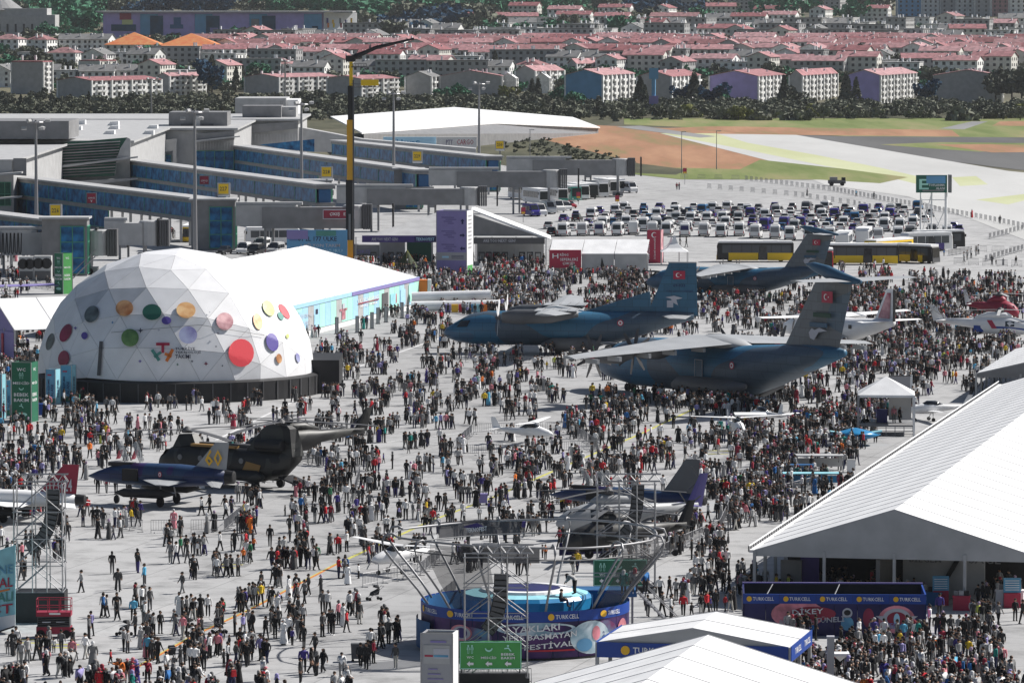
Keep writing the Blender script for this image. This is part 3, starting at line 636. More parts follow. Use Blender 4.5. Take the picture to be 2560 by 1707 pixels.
# ---- glass corridors with lobbies and boarding bridges ----
PIERL = {226: 'nearest full length glazed corridor, running past the maroon exit sign at the left', 227: 'second glazed corridor, ending above the yellow 227 sign', 228: 'third glazed corridor, passing behind the crane boom', 229: 'farthest glazed corridor below the cargo boards', 225: 'low glazed corridor cut by the left edge'}
LOBL = {227: 'tall grey lobby tower with a green glazed side behind the white dome', 228: 'grey lobby with a blue window left of the crane', 229: 'small grey lobby beside gate sign 229', 230: 'farthest grey lobby beside gate sign 230', 226: 'squat grey lobby above the white boarding bridge'}
def pier(num, left, right, roof_h=9.0, lobby=(None,)*2, lower=.6, lobby_top=None, ngl=10, side_neon=None):
    """left/right: pixel of roof top edge at both ends"""
    A = G(left[0], left[1], roof_h); B = G(right[0], right[1], roof_h); ab = (B-A); ab.z = 0; L = ab.length; u = ab/L; n = Vector((-u.y, u.x, 0))
    t = thing('boarding_pier', (A.x, A.y, 0), PIERL[num], 'walkway', 'glazed boarding corridors of the terminal')
    fa = (A.x, A.y); fb = (B.x, B.y)
    for z0, z1, m, nm, o in ((roof_h-.35, roof_h, 'light_grey', 'roof', .5), (roof_h-1.0, roof_h-.4, 'mid_grey', 'roof_edge', .2), (4.6, 5.3, 'mid_grey', 'floor', .2), (0, 1.2, 'mid_grey', 'plinth', 0)):
        if nm == 'plinth' and lower < .01: continue
        mb = MB(); a = A-n*o-u*.5; b = (B if nm != 'plinth' else A+u*(L*lower))-n*o+u*.5; wbox(a, b, 3.6+2*o, z0, z1, mb); mb.build(nm, m, t, world=True)
    core = MB(); wbox(A+n*.6, B+n*.6, 2.4, 5.3, 7.9, core); core.build('inner_wall', 'cloth_blue', t, world=True)
    glazed(None, t, fa, fb, 5.3, roof_h-1.0, ngl, 'blue_glass', 'green_frame')
    q = A+u*(L*lower); glazed(None, t, fa, (q.x, q.y), 1.2, 4.6, int(ngl*lower)+2, 'blue_glass', 'green_frame')
    for i in range(6):
        c = q+(B-q)*(i/5)+n*.6; MB().box((c.x, c.y, 2.4), (.5, .5, 4.8)).build('column', 'light_grey', t, world=True); c = c+n*2.2; MB().box((c.x, c.y, 2.4), (.5, .5, 4.8)).build('column', 'light_grey', t, world=True)
    return A, B, u, n, t
def lobby(num, x0, x1, xs, yb, h, glass='blue_glass'):
    P = G(x0, yb); D = P.y; w = (x1-x0)*D/F; w2 = (xs-x1)*D/F+1.5
    t = thing('gate_lobby', (P.x, P.y, 0), LOBL[num], 'building', 'gate lobbies at the corridor ends')
    MB().box((w/2, 2.6, h/2), (w, 5, h)).build('wall', 'mid_grey', t); MB().box((w/2, 2.4, h+.15), (w+.8, 6, .3)).build('roof', 'light_grey', t)
    glazed(None, t, (P.x+w*.42, P.y-.05), (P.x+w*.94, P.y-.05), .4, h-1.2, 2, glass, 'green_frame', 3)
    glazed(None, t, (P.x+w+.06, P.y+.2), (P.x+w+.06, P.y+4.6), .4, h-1.2, 3, 'green_glass', 'green_frame', 3)
    return P
def bridge(px0, px1, yt, yb, D, lab, head=80, m='mid_grey', legs=(.3, .75), rib=0, grp='boarding bridges'):
    a, b = AY(px0, yb, D), AY(px1, yt, D); w = b.x-a.x; h = b.z-a.z; hw = head*D/F
    t = thing('boarding_bridge', (a.x, D, 0), lab, 'boarding bridge', grp)
    MB().box(((w-hw)*.27, 0, a.z+h*.55), ((w-hw)*.54, 2.6, h*.9)).build('inner_tunnel', 'light_grey' if m == 'mid_grey' else m, t)
    MB().box(((w-hw)*.62, -.1, a.z+h*.46), ((w-hw)*.76, 3.2, h*.92)).build('outer_tunnel', m, t)
    MB().box(((w-hw)*.3, .3, a.z+h+.3), ((w-hw)*.6, 2.2, .5)).build('roof', 'light_grey', t)
    MB().lathe([(1.9, 0), (1.9, h), (1.7, h+.15)], 18, c=(w-hw+1.2, 0, a.z-.1)).build('cab', 'light_grey', t, smooth=False)
    c = MB()
    for i in range(4): c.box((w-hw+3.1+i*.42, 0, a.z+h/2), (.34, 3.4-.1*i, h+.4))
    c.build('canopy', 'dark_grey', t)
    MB().box((w-.15, 0, a.z+h/2+.1), (.3, 3.6, h+.6)).build('bumper', 'black', t)
    for s in legs:
        g = MB(); x = (w-hw)*s
        for k in (-1.3, 1.3): g.tube((x+k*.5, k, 0), (x+k*.5, k, a.z), .22, 8)
        g.box((x, 0, a.z-.25), (1.0, 3.4, .5)); g.build('leg', 'galvanised', t)
    g = MB(); g.box((w-hw*.9, 0, .7), (2.4, 2.8, 1.0)); 
    for k in (-1, 1): g.tube((w-hw*.9, k, 1), (w-hw*.9, k, a.z), .28, 8)
    g.build('drive_column', 'galvanised', t)
    MB().tube((w-hw*.9, -1.6, .5), (w-hw*.9, -1.1, .5), .5, 12).build('wheel', 'rubber', t)
    if rib:
        r = MB()
        for i in range(rib): x = .6+i*.62; r.path([(x-.25, -1.75, a.z+h*.9), (x-.15, -1.8, a.z+.5), (x, -1.8, a.z+.2), (x+.15, -1.8, a.z+.5), (x+.25, -1.75, a.z+h*.9)], .07, 5)
        r.build('hose_loop', 'black', t)
    return t
pier(226, (34, 441), (519, 498), lower=.52)
pier(227, (325, 400), (790, 460), lower=.55)
pier(228, (585, 363), (1040, 424), lower=.5, ngl=11)
pier(229, (830, 350), (1215, 390), lower=.0001, ngl=12)
pier(225, (-300, 500), (130, 550), lower=.4)
lobby(227, 478, 588, 592, 626, 9.0)
lobby(228, 745, 828, 842, 560, 8.6)
lobby(229, 985, 1056, 1072, 524, 8.6)
lobby(230, 1190, 1250, 1266, 480, 8.2)
lobby(226, 105, 218, 226, 690, 9.3)
b227 = bridge(590, 985, 513, 570, 898, 'dark grey boarding bridge carrying the maroon exit sign', 118)
bridge(842, 1245, 468, 512, 975, 'dark grey boarding bridge just above the white entrance tent', 86)
bridge(1072, 1448, 425, 468, 1056, 'dark grey boarding bridge ending at the parked coaches', 84)
bridge(1266, 1604, 397, 438, 1146, 'farthest dark grey boarding bridge beside the brown field', 66)
bridge(-60, 245, 575, 637, 822, 'white boarding bridge with hanging hose loops, at the left edge', 20, 'light_grey', (.2, .7), 12)
bridge(262, 398, 552, 612, 868, 'short white boarding bridge with vertical bellows left of the yellow bus', 40, 'light_grey', (.5,), 0)
def facesign(parent, x0, x1, y0, y1, D, m, texts, tm='letter_white', th=.25, nm='board', frame=None):
    a, b = AY(x0, y1, D), AY(x1, y0, D)
    MB().box(((a.x+b.x)/2, D+th/2, (a.z+b.z)/2), (b.x-a.x, th, b.z-a.z)).build(nm, m, parent, world=True)
    if frame: 
        f = MB(); w = b.x-a.x; h = b.z-a.z; c = ((a.x+b.x)/2, (a.z+b.z)/2)
        for s in (-1, 1): f.box((c[0]+s*w/2, D, c[1]), (.12, th+.1, h+.12)); f.box((c[0], D, c[1]+s*h/2), (w, th+.1, .12))
        f.build('frame', frame, parent, world=True)
    for s, tx0, tx1, ty0, ty1, *mm in texts:
        p, q = AY(tx0, ty1, D-.04), AY(tx1, ty0, D-.04)
        lettering(s, plane_fn(p, (1, 0, 0), (0, 0, 1), q.x-p.x, q.z-p.z), mm[0] if mm else tm, parent)
facesign(b227, 808, 886, 525, 547, 894.5, 'maroon', [('ÇIKIŞ   EXIT', 824, 880, 531, 541)], frame='letter_grey')
for num, x0, y0, x1, y1, ym, D in ((226, 126, 511, 157, 548, 572, 840), (227, 545, 458, 577, 492, 498, 905), (228, 803, 417, 833, 448, 457, 975), (229, 1031, 378, 1057, 408, 414, 1052), (230, 1238, 352, 1262, 377, 386, 1125)):
    z0 = ZA(ym, D); x = XA((x0+x1)/2, D)
    t = thing('gate_sign', (x, D, z0), 'yellow box sign reading %d on a short stand' % num, 'sign', 'yellow gate number signs')
    w = (x1-x0)*D/F; h = (y1-y0)*D/F; zc = ZA((y0+y1)/2, D)-z0
    MB().box((0, 0, zc), (w, .5, h)).build('housing', 'light_grey', t); MB().box((-w*.02, -.28, zc+h*.08), (w*.78, .08, h*.74)).build('face', 'yellow', t)
    MB().box((0, -.27, zc-h*.44), (w*.9, .07, h*.12)).build('sill', 'tent_white', t)
    MB().box((0, 0, (zc-h/2)/2), (.3, .3, max(.2, zc-h/2))).build('stand', 'mid_grey', t)
    lettering(str(num), plane_fn((x-w*.3, D-.34, z0+zc-h*.06), (1, 0, 0), (0, 0, 1), w*.56, h*.3), 'letter_dark', t)
for x0, y0, x1, y1, D in ((217, 483, 240, 509, 955), (499, 440, 522, 461, 1052)):
    P = AY((x0+x1)/2, y1, D); t = thing('exit_sign', P, 'small maroon exit sign with an arrow on the corridor above gate sign %d' % (226 if x0 < 300 else 227), 'sign', 'maroon exit signs on the glass corridors')
    facesign(t, x0, x1, y0, y1, D, 'sign_red', [('ÇIKIŞ', x0+3, x1-3, y0+10, y0+15), ('v', x0+9, x1-9, y0+17, y1-3)], frame='mid_grey')
# ---- white hangar roof, cargo boards ----
hA = G(905, 332, 7.4); hB = Vector((XA(1500, 1690), 1690, 0)); rf = AY(1240, 307, 1600); 
t = thing('cargo_hangar', (hA.x, hA.y, 0), 'huge low hangar with a dazzling white shallow gabled roof', 'building')
fl = (hA.x, hA.y, 7.4); fr = tuple(AY(1500, 318, 1690)); bl = tuple(AY(826, 291, 1640)); br = tuple(AY(1432, 293, 1850)); f = tuple(rf); b_ = tuple(AY(1135, 268, 1800))
for nm, q in (('roof', (fl, f, b_, bl)), ('roof', (f, fr, br, b_))): MB().slab(q, (0, 0, -.4)).build(nm, 'tent_white', t, world=True)
MB().slab([(fl[0]+.5, fl[1]+1, 0), (fr[0]-.5, fr[1]+1, 0), (fr[0]-.5, fr[1]+1, fr[2]-.5), (f[0], f[1]+1, f[2]-.5), (fl[0]+.5, fl[1]+1, fl[2]-.5)], (0, .5, 0)).build('front_wall', 'mid_grey', t, world=True)
for (x0, x1, y0, y1, D, m, txt, lab) in ((958, 1090, 343, 374, 1385, 'pale_blue', [('Havaş', 992, 1050, 349, 366, 'pool_blue')], 'pale blue fascia board with big blue lettering above the far corridor'),
        (1091, 1192, 343, 370, 1383, 'tent_white', [('PTT', 1115, 1132, 350, 362, 'violet'), ('CARGO', 1142, 1184, 349, 362, 'sign_red')], 'white ribbed fascia with red cargo lettering above the far corridor')):
    p = AY(x0, y1+14, D); t = thing('fascia_sign', p, lab, 'sign'); facesign(t, x0, x1, y0, y1, D, m, txt, th=1.2)
    if m == 'tent_white':
        mb = MB()
        for i in range(9): a = AY(x0, y0+2+i*3, D-.3); mb.box(((a.x+XA(x1, D))/2, D-.02, a.z), (XA(x1, D)-a.x, .05, .07))
        mb.build('rib', 'mid_grey', t, world=True)
        mb = MB()
        for x in (1120, 1150, 1180): p1 = AY(x, 386, D); mb.box((p1.x, D+.6, ZA(378, D)), (.2, .2, 1.9))
        mb.build('stand', 'light_grey', t, world=True)
    else: MB().box(((XA(x0, D)+XA(x1, D))/2, D+.6, ZA(382, D)), (10, .5, 1.8)).build('stand', 'mid_grey', t, world=True)
# ---- floodlight masts ----
mast0 = None
for (x, yt, yb, D, lab) in ((93, 300, 600, 890, 'at the far left before the louvred bay'), (489, 275, 640, 880, 'before the lobby tower beside gate sign 227'), (755, 256, 500, 1030, 'above the white dome, left of gate sign 228'), (985, 230, 470, 1090, 'left of gate sign 229'), (1198, 206, 430, 1180, 'beside the cargo lettering'), (715, 150, 315, 1500, 'in front of the white tank building'),
        (381, 196, 292, 1700, 'above the skylights of the terminal roof'), (1790, 328, 428, 1330, 'on the brown field, the farther of two'), (1703, 330, 440, 1300, 'on the brown field before the runway tip'), (1325, 325, 400, 1350, 'over the scrub bank')):
    zt = ZA(yt, D); P = Vector((XA(x, D), D, 0)); big = x < 1300
    t = thing('floodlight_mast', P, 'tall slim floodlight mast '+lab, 'light mast', 'floodlight masts')
    MB().path([(0, 0, 0), (0, 0, zt*.5), (0, 0, zt)], .3, 8, rs=[.42, .3, .2] if big else [.14, .1, .08]).build('pole', 'galvanised', t)
    if big:
        g = MB(); g.lathe([(1.5, 0), (1.6, .15), (1.5, .3)], 12, c=(0, 0, zt-.6)); g.build('ring', 'galvanised', t)
        lm = MB().box((0, 0, 0), (.9, .5, .5)).build('lamp', 'light_grey'); me = lm.data; bpy.data.objects.remove(lm)
        for i in range(6): a = i*PI/3; inst(me, 'lamp', t, (2.1*math.cos(a), 1.9*math.sin(a), zt-1.5 if i % 2 else zt-.1), (R(20), 0, a))
    else: MB().box((.5, 0, zt), (1.4, .3, .2)).build('lamp', 'light_grey', t)
# ---- telescopic crane / platform boom ----
Dc = 815; P = G(849, 690); P = Vector((XA(879, Dc), Dc, 0)); t = thing('telescopic_crane', P, 'very tall yellow and black telescopic boom with an angled black jib', 'crane')
def seg(nm, y0, y1, w, m, dx=0): z0, z1 = ZA(y1, Dc), ZA(y0, Dc); MB().box((dx, 0, (z0+z1)/2), (w, w, z1-z0)).build(nm, m, t)
def sx(px): return XA(px, Dc)-P.x
seg('boom_section', 600, 700, 1.5, 'crane_yellow', sx(872)); seg('boom_section', 450, 605, 1.1, 'black', sx(874)); seg('boom_section', 300, 452, 1.0, 'crane_yellow', sx(876)); seg('boom_section', 215, 302, .8, 'black', sx(877)); seg('boom_section', 155, 217, .55, 'yellow', sx(879))
MB().box((sx(885), -.5, ZA(450, Dc)), (.25, .25, ZA(200, Dc)-ZA(700, Dc))).build('cable_rail', 'dark_grey', t)
MB().box((sx(875), -.4, ZA(620, Dc)), (.35, .35, ZA(520, Dc)-ZA(690, Dc))).build('cylinder', 'mid_grey', t)
MB().box((sx(878), 0, ZA(147, Dc)), (1.6, .8, 1.0)).build('head', 'black', t)
MB().path([(sx(878), 0, ZA(148, Dc)), (sx(940), 0, ZA(120, Dc)), (sx(1036), 0, ZA(97, Dc))], .3, 6, rs=[.45, .35, .18]).build('jib', 'black', t)
MB().path([(sx(882), 0, ZA(140, Dc)), (sx(930), 0, ZA(124, Dc))], .2, 6).build('jib_ram', 'dark_grey', t)
for y, x1_ in ((168, 918), (218, 948)):
    g = MB(); g.box(((sx(880)+sx(x1_))/2, 0, ZA(y, Dc)), (sx(x1_)-sx(880), 1.4, .15))
    g.box(((sx(880)+sx(x1_))/2, -.7, ZA(y-8, Dc)), (sx(x1_)-sx(880), .08, .08))
    for i in range(6): g.box((sx(884+i*(x1_-884)/5), -.7, ZA(y-4, Dc)), (.07, .07, .6))
    g.build('work_cage', 'dark_grey', t)
MB().box((sx(926), -.75, ZA(207, Dc)), (2.9, .1, 1.0)).build('netting', 'yellow', t)
MB().box((0, 0, 1.2), (2.6, 8, 1.6)).build('chassis', 'crane_yellow', t)
for k in (-3, 0, 3): MB().tube((-1.5, k, .6), (1.5, k, .6), .6, 12).build('wheel', 'rubber', t)
# ---------------- exhibition dome, tents ----------------
# geodesic dome: every fabric triangle is a panel
DC = Vector((XA(437, 572), 574, 0)); DR = 16.0; DB = 2.3
t = thing('geodesic_dome', DC, 'large white geodesic dome printed with coloured planets and a dark skirt', 'dome'); dome = t
import bmesh
bm = bmesh.new(); bmesh.ops.create_icosphere(bm, subdivisions=3, radius=1)
rotm = Matrix.Rotation(R(31.7), 3, 'X') @ Matrix.Rotation(R(14), 3, 'Z')
for v in bm.verts: v.co = rotm @ v.co
def dome_pt(d):   # direction -> surface point: slightly stretched sphere
    return Vector((d.x*DR*1.0, d.y*DR, DB+max(0, d.z)*(DR*.89)))
TRI = []
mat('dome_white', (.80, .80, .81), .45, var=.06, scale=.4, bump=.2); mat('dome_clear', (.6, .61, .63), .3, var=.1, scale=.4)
for f in bm.faces:
    vs = [v.co.copy() for v in f.verts]
    if max(v.z for v in vs) < .04: continue
    P = []
    for v in vs:
        if v.z < 0: v = Vector((v.x, v.y, 0)).normalized()
        P.append(dome_pt(v))
    if (P[1]-P[0]).cross(P[2]-P[0]).length < .4: continue
    TRI.append(P)
bm.free()
for P in TRI:
    c = (P[0]+P[1]+P[2])/3; n = (P[1]-P[0]).cross(P[2]-P[0]).normalized()
    if n.dot(c-Vector((0, 0, 3))) < 0: n = -n
    Q = [c+(p-c)*.985+n*.05 for p in P]; q = MB(); q.add([tuple(p) for p in Q]+[tuple(p-n*.14) for p in Q], [(0, 1, 2), (5, 4, 3), (0, 3, 4, 1), (1, 4, 5, 2), (2, 5, 3, 0)])
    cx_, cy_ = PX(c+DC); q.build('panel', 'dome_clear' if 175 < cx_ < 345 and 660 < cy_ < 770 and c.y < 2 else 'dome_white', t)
q = MB()
for P in TRI: q.add([tuple(p) for p in P], [(0, 1, 2)])
q.build('lining', 'light_grey', t)
MB().lathe([(DR+.7, 0), (DR+.7, DB-.1), (DR+.1, DB+.12)], 64).build('skirt', 'black', t)
g = MB(); g.box((DR-.4, 4, 1.9), (6.5, 12, 3.8)); g.build('side_porch', 'black', t)
mb = MB()
for i in range(26): a = -PI+i*PI/25; mb.box(((DR+.75)*math.cos(a), (DR+.75)*math.sin(a), 1.1), (.1, .12, 2.1), rz=a)
mb.build('skirt_seam', 'dark_grey', t)
def dome_hit(px, py):   # first hit of the pixel's ray on the triangles
    o = Vector((0, 0, CH))-DC; d = ray(px, py).normalized(); best = None
    for P in TRI:
        e1, e2 = P[1]-P[0], P[2]-P[0]; h = d.cross(e2); a = e1.dot(h)
        if abs(a) < 1e-9: continue
        s = o-P[0]; u = s.dot(h)/a; qq = s.cross(e1); v = d.dot(qq)/a; k = e2.dot(qq)/a
        if u > -1e-4 and v > -1e-4 and u+v < 1.0002 and k > 0 and (best is None or k < best): best = k
    return None if best is None else o+d*(best-.32)
def dome_patch(name, m, uv, fs, lab=None):
    """uv list in pixels -> follows the facets"""
    H = [dome_hit(x, y) for x, y in uv]
    ok = [h is not None for h in H]
    if not any(ok): return
    q = MB(); idx = {}; vs = []
    for i, h in enumerate(H):
        if h is not None: idx[i] = len(vs); vs.append(tuple(h))
    F2 = [tuple(idx[i] for i in f) for f in fs if all(ok[i] for i in f)]
    if F2: q.add(vs, F2); q.build(name, m, t)
def disc_px(cx, cy, rx, ry, a=0, n=20, rings=4):
    uv = [(cx, cy)]; fs = []
    for k in range(1, rings+1):
        for i in range(n):
            th = 2*PI*i/n; x = rx*k/rings*math.cos(th); y = ry*k/rings*math.sin(th); uv.append((cx+x*math.cos(a)-y*math.sin(a), cy+x*math.sin(a)+y*math.cos(a)))
    for i in range(n): j = (i+1) % n; fs.append((0, 1+i, 1+j))
    for k in range(1, rings):
        for i in range(n): j = (i+1) % n; A = 1+(k-1)*n; B = 1+k*n; fs.append((A+i, B+i, B+j, A+j))
    return uv, fs
mat('planet_orange', (.62, .20, .06), .5, var=.4, scale=.6, col2=(.75, .42, .2)); mat('planet_green', (.02, .13, .09), .5); mat('planet_peach', (.85, .38, .12), .5, var=.2, scale=.8, col2=(.9, .6, .3)); mat('planet_pink', (.50, .12, .18), .5, var=.4, scale=.7, col2=(.7, .4, .42))
mat('planet_leaf', (.03, .20, .04), .5, var=.5, scale=.5, col2=(.2, .35, .12)); mat('planet_lilac', (.38, .36, .72), .5, var=.3, scale=.4, col2=(.55, .6, .8)); mat('planet_red', (.85, .07, .09), .5); mat('planet_indigo', (.10, .07, .34), .5); mat('planet_wine', (.25, .02, .06), .5, var=.3, scale=.7)
mat('planet_slate', (.05, .07, .08), .5, var=.6, scale=.5, col2=(.16, .2, .2)); mat('planet_lime', (.62, .68, .25), .5, var=.2, scale=.6); mat('planet_teal', (.08, .28, .24), .5)
for (x, y, rx, ry, a, m) in ((229, 785, 17, 22, .5, 'planet_slate'), (311, 770, 22, 20, -.1, 'planet_orange'), (380, 780, 24, 20, 0, 'planet_green'), (416, 801, 12, 10, 0, 'planet_indigo'), (465, 775, 24, 20, .1, 'planet_peach'), (325, 844, 22, 22, 0, 'planet_leaf'),
        (470, 837, 23, 22, .2, 'planet_lilac'), (562, 803, 21, 22, -.5, 'planet_pink'), (164, 832, 13, 24, .45, 'planet_wine'), (211, 839, 8, 9, 0, 'planet_indigo'), (125, 854, 9, 22, .3, 'planet_slate'), (92, 883, 6, 22, .35, 'planet_indigo'), (159, 896, 14, 20, .15, 'planet_wine'),
        (603, 882, 32, 35, 0, 'planet_red'), (681, 855, 15, 23, -.25, 'planet_indigo'), (672, 770, 13, 21, -.5, 'planet_lime'), (711, 778, 8, 22, -.6, 'planet_red'), (702, 790, 6, 11, -.5, 'planet_teal'), (645, 803, 11, 21, -.25, 'planet_peach'), (698, 896, 7, 12, -.1, 'planet_orange'), (745, 894, 5, 12, -.2, 'planet_lilac'), (719, 840, 4, 6, 0, 'planet_lime')):
    uv, fs = disc_px(x, y, rx, ry, a); dome_patch('planet_print', m, uv, fs)
for (x, y, r_, m) in ((351, 826, 7, 'letter_dark'), (188, 820, 5, 'planet_indigo'), (281, 806, 4, 'pool_blue'), (397, 825, 4, 'letter_grey'), (515, 909, 6, 'planet_wine'), (350, 903, 5, 'planet_indigo'), (480, 903, 4, 'letter_dark'), (545, 833, 4, 'letter_dark'), (444, 911, 4, 'planet_green'), (524, 780, 3, 'letter_grey'), (556, 914, 3, 'letter_dark'), (540, 866, 3, 'letter_dark')):
    k = r_*.28; pts_ = [(x, y-r_), (x+k, y-k), (x+r_, y), (x+k, y+k), (x, y+r_), (x-k, y+k), (x-r_, y), (x-k, y-k), (x, y)]
    dome_patch('star_print', m, pts_, [(8, i, (i+1) % 8) for i in range(8)])
def poly_px(pts, n=6):
    return pts, [tuple(range(len(pts)))]
def strip(x0, y0, x1, y1, w, n=6):
    dx, dy = x1-x0, y1-y0; L = math.hypot(dx, dy); nx_, ny_ = -dy/L*w/2, dx/L*w/2; uv = []
    for i in range(n+1): s = i/n; uv += [(x0+dx*s-nx_, y0+dy*s-ny_), (x0+dx*s+nx_, y0+dy*s+ny_)]
    return uv, [(2*i, 2*i+1, 2*i+3, 2*i+2) for i in range(n)]
for a in ((390, 860, 424, 860, 7, 'sign_red'), (407, 862, 407, 882, 7, 'sign_red'), (380, 874, 398, 901, 8, 'planet_teal'), (385, 892, 403, 880, 7, 'planet_teal'), (432, 873, 416, 903, 8, 'orange'), (412, 884, 429, 891, 7, 'orange')):
    uv, fs = strip(*a[:5]); dome_patch('emblem', a[5], uv, fs)
for s, x0, x1, y0, y1 in (('TÜRKİYE', 438, 488, 866, 875), ('TEKNOLOJİ', 438, 502, 876, 885), ('TAKIMI', 438, 476, 886, 896)):
    uv, fs = text_geo(s); dome_patch('lettering', 'letter_dark', [(x0+u*(x1-x0), y1-v*(y1-y0)) for u, v in uv], fs)
uv, fs = strip(278, 831, 500, 812, 1.2, 24); dome_patch('seam', 'mid_grey', uv, fs); uv, fs = strip(500, 812, 660, 838, 1.2, 20); dome_patch('seam', 'mid_grey', uv, fs)
uv, fs = strip(253, 853, 246, 948, 9, 10); dome_patch('open_flap', 'dark_grey', uv, fs)
# mural hall behind the dome
def tent(name, O, rz, Wd, L, ze, zr, lab, bay=5.0, roofm='tent_white', gable='mid_grey', fascia=None, group=None, cat='tent', posts=True, over=0, gable_far=True, gable_m='light_grey'):
    """O = front left corner on the ground, local x across the gable, local y along the ridge"""
    t = thing(name, O, lab, cat, group, rz); n = max(1, int(round(L/bay))); b = L/n; seed = []
    sl = math.atan2(zr-ze, Wd/2); hl = math.hypot(zr-ze, Wd/2)
    for s in (0, 1):
        base = None
        for i in range(n):
            y0, y1 = i*b+.04, (i+1)*b-.04; xm = Wd/2
            if base is None:
                q = MB(); X0 = 0 if s == 0 else Wd; sg = .05
                rows = []
                for k in range(5):
                    f = k/4; x = X0+(xm-X0)*f; z = ze+(zr-ze)*f
                    rows.append([(x, 0, z), (x, b/2-.04, z-sg*math.sin(PI*f)), (x, b-.08, z)])
                vs = [p for r in rows for p in r]; nn = len(vs); vs += [(p[0], p[1], p[2]-.08) for p in vs]; fs = []
                for k in range(4):
                    for j in range(2): a = k*3+j; fs.append((a, a+1, a+4, a+3)); fs.append((nn+a+3, nn+a+4, nn+a+1, nn+a))
                for k in range(4): a = k*3; fs += [(a, a+3, nn+a+3, nn+a), (a+2, nn+a+2, nn+a+5, a+5)]
                fs += [(0, nn, nn+1, 1), (1, nn+1, nn+2, 2)]
                q.add(vs, fs); base = q.build('roof_panel', roofm, t); base.location = (0, y0, 0)
            else: inst(base, 'roof_panel', t, (0, y0, 0))
    q = MB()
    for i in range(n+1):
        for s in (0, 1):
            X0 = 0 if s == 0 else Wd
            q.slab([(X0, i*b-.05, ze-.1), (X0, i*b+.05, ze-.1), (Wd/2, i*b+.05, zr-.1), (Wd/2, i*b-.05, zr-.1)], (0, 0, .13))
    q.build('roof_rib', 'tent_seam', t)
    if gable:
        MB().slab([(.1, -.03, ze-.45), (Wd-.1, -.03, ze-.45), (Wd, -.03, ze), (Wd/2, -.03, zr), (0, -.03, ze)], (0, .06, 0)).build('gable', gable_m, t)  # grey gables on the white tents hold their shade in the colour
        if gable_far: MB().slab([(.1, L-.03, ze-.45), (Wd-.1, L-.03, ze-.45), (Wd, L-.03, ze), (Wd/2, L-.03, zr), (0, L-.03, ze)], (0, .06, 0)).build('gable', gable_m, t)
    if posts:
        pm = MB().box((0, 0, ze/2), (.22, .22, ze)).build('post', 'light_grey', t); 
        for i in range(1, n+1): inst(pm, 'post', t, (0, i*b, 0)); 
        for i in range(0, n+1): inst(pm, 'post', t, (Wd, i*b, 0))
        for k in range(1, 4): inst(pm, 'post', t, (Wd*k/4, 0, 0))
    return t
# white mural hall: near end hidden behind the dome
e0 = G(725, 850); e1 = G(1046, 768); dv = (e1-e0); Lh = dv.length; rzh = math.atan2(dv.y, dv.x)-PI/2
u_ = dv.normalized(); rt = Vector((u_.y, -u_.x, 0)); Wh = 34; Oh = e0-rt*Wh
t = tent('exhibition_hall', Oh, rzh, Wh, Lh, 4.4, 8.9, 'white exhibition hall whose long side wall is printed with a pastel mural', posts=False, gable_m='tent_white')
def hall(x, y, z): return (x, y, z)
def wallpatch(nm, y0, y1, z0, z1, m, off=.06, sk=0): return MB().slab([(Wh+off, y0, z0), (Wh+off, y1, z0), (Wh+off, y1+sk, z1), (Wh+off, y0+sk, z1)], (.04, 0, 0)).build(nm, m, t)
wallpatch('wall', 0, Lh, 0, 4.1, 'light_grey', 0)
npan = 24
for i in range(npan):
    y0 = Lh*i/npan; wallpatch('wall_panel', y0+.05, y0+Lh/npan-.05, .7, 3.85, ('mint', 'mint', 'pale_blue', 'mint', 'light_grey', 'pale_blue')[(i*7+i//3) % 6], .06)
wallpatch('fascia', 0, Lh, 3.95, 4.5, 'pale_blue', .1); wallpatch('fascia', Lh*.45, Lh, 3.96, 4.46, 'sign_purple', .16)
MB().slab([(Wh+.12, 0, .0), (Wh+.12, Lh, 0), (Wh+.12, Lh, .6), (Wh+.12, 0, .6)], (.05, 0, 0)).build('plinth', 'tent_white', t)
for y0, y1, z0, z1, m in ((4, 7, 1, 3.4, 'pale_blue'), (12, 14.5, .9, 2.6, 'pale_blue'), (13, 14, 2.6, 3.3, 'letter_dark'), (27, 29, 1, 2.5, 'planet_pink'), (27.4, 28.6, 2.4, 3.2, 'letter_grey'), (26, 30, 2.2, 2.5, 'planet_pink'), (50, 53.5, .6, 3.3, 'dark_grey'), (55, 58, 1.2, 2.9, 'sign_cyan'), (58, 58.8, 1.5, 2.8, 'planet_pink'), (66, 71, 1.2, 3.6, 'mint'), (61, 64, 1, 3.2, 'pale_blue')):
    wallpatch('mural_figure', y0, y1, z0, z1, m, .14)
for s, y0, y1, z0, z1, m in (('GELİŞTİRME', 2, 11, 2.4, 3.1, 'letter_grey'), ('ATÖLYESİ', 3, 10, 1.5, 2.2, 'letter_grey'), ('ULUSLARARASI', 36, 48, 2.75, 3.3, 'letter_white'), ('ARAŞTIRMA', 37, 47, 1.95, 2.5, 'letter_white')):
    uv, fs = text_geo(s); q = MB(); q.add([(Wh+.2, y0+u*(y1-y0), z0+v*(z1-z0)) for u, v in uv], fs); q.build('lettering', m, t)
wallpatch('underline', 36, 48, 2.6, 2.7, 'sign_red', .2)
t = thing('red_white_stand', G(1058, 768), 'narrow red panelled stand with a white edge at the corner of the mural hall', 'stand')
w = 62/17/4; MB().box((0, 1, 2), (1.2, 2, 4)).build('panel', 'orange', t); MB().box((.9, 1, 2), (.5, 2.1, 4.1)).build('edge', 'tent_white', t)
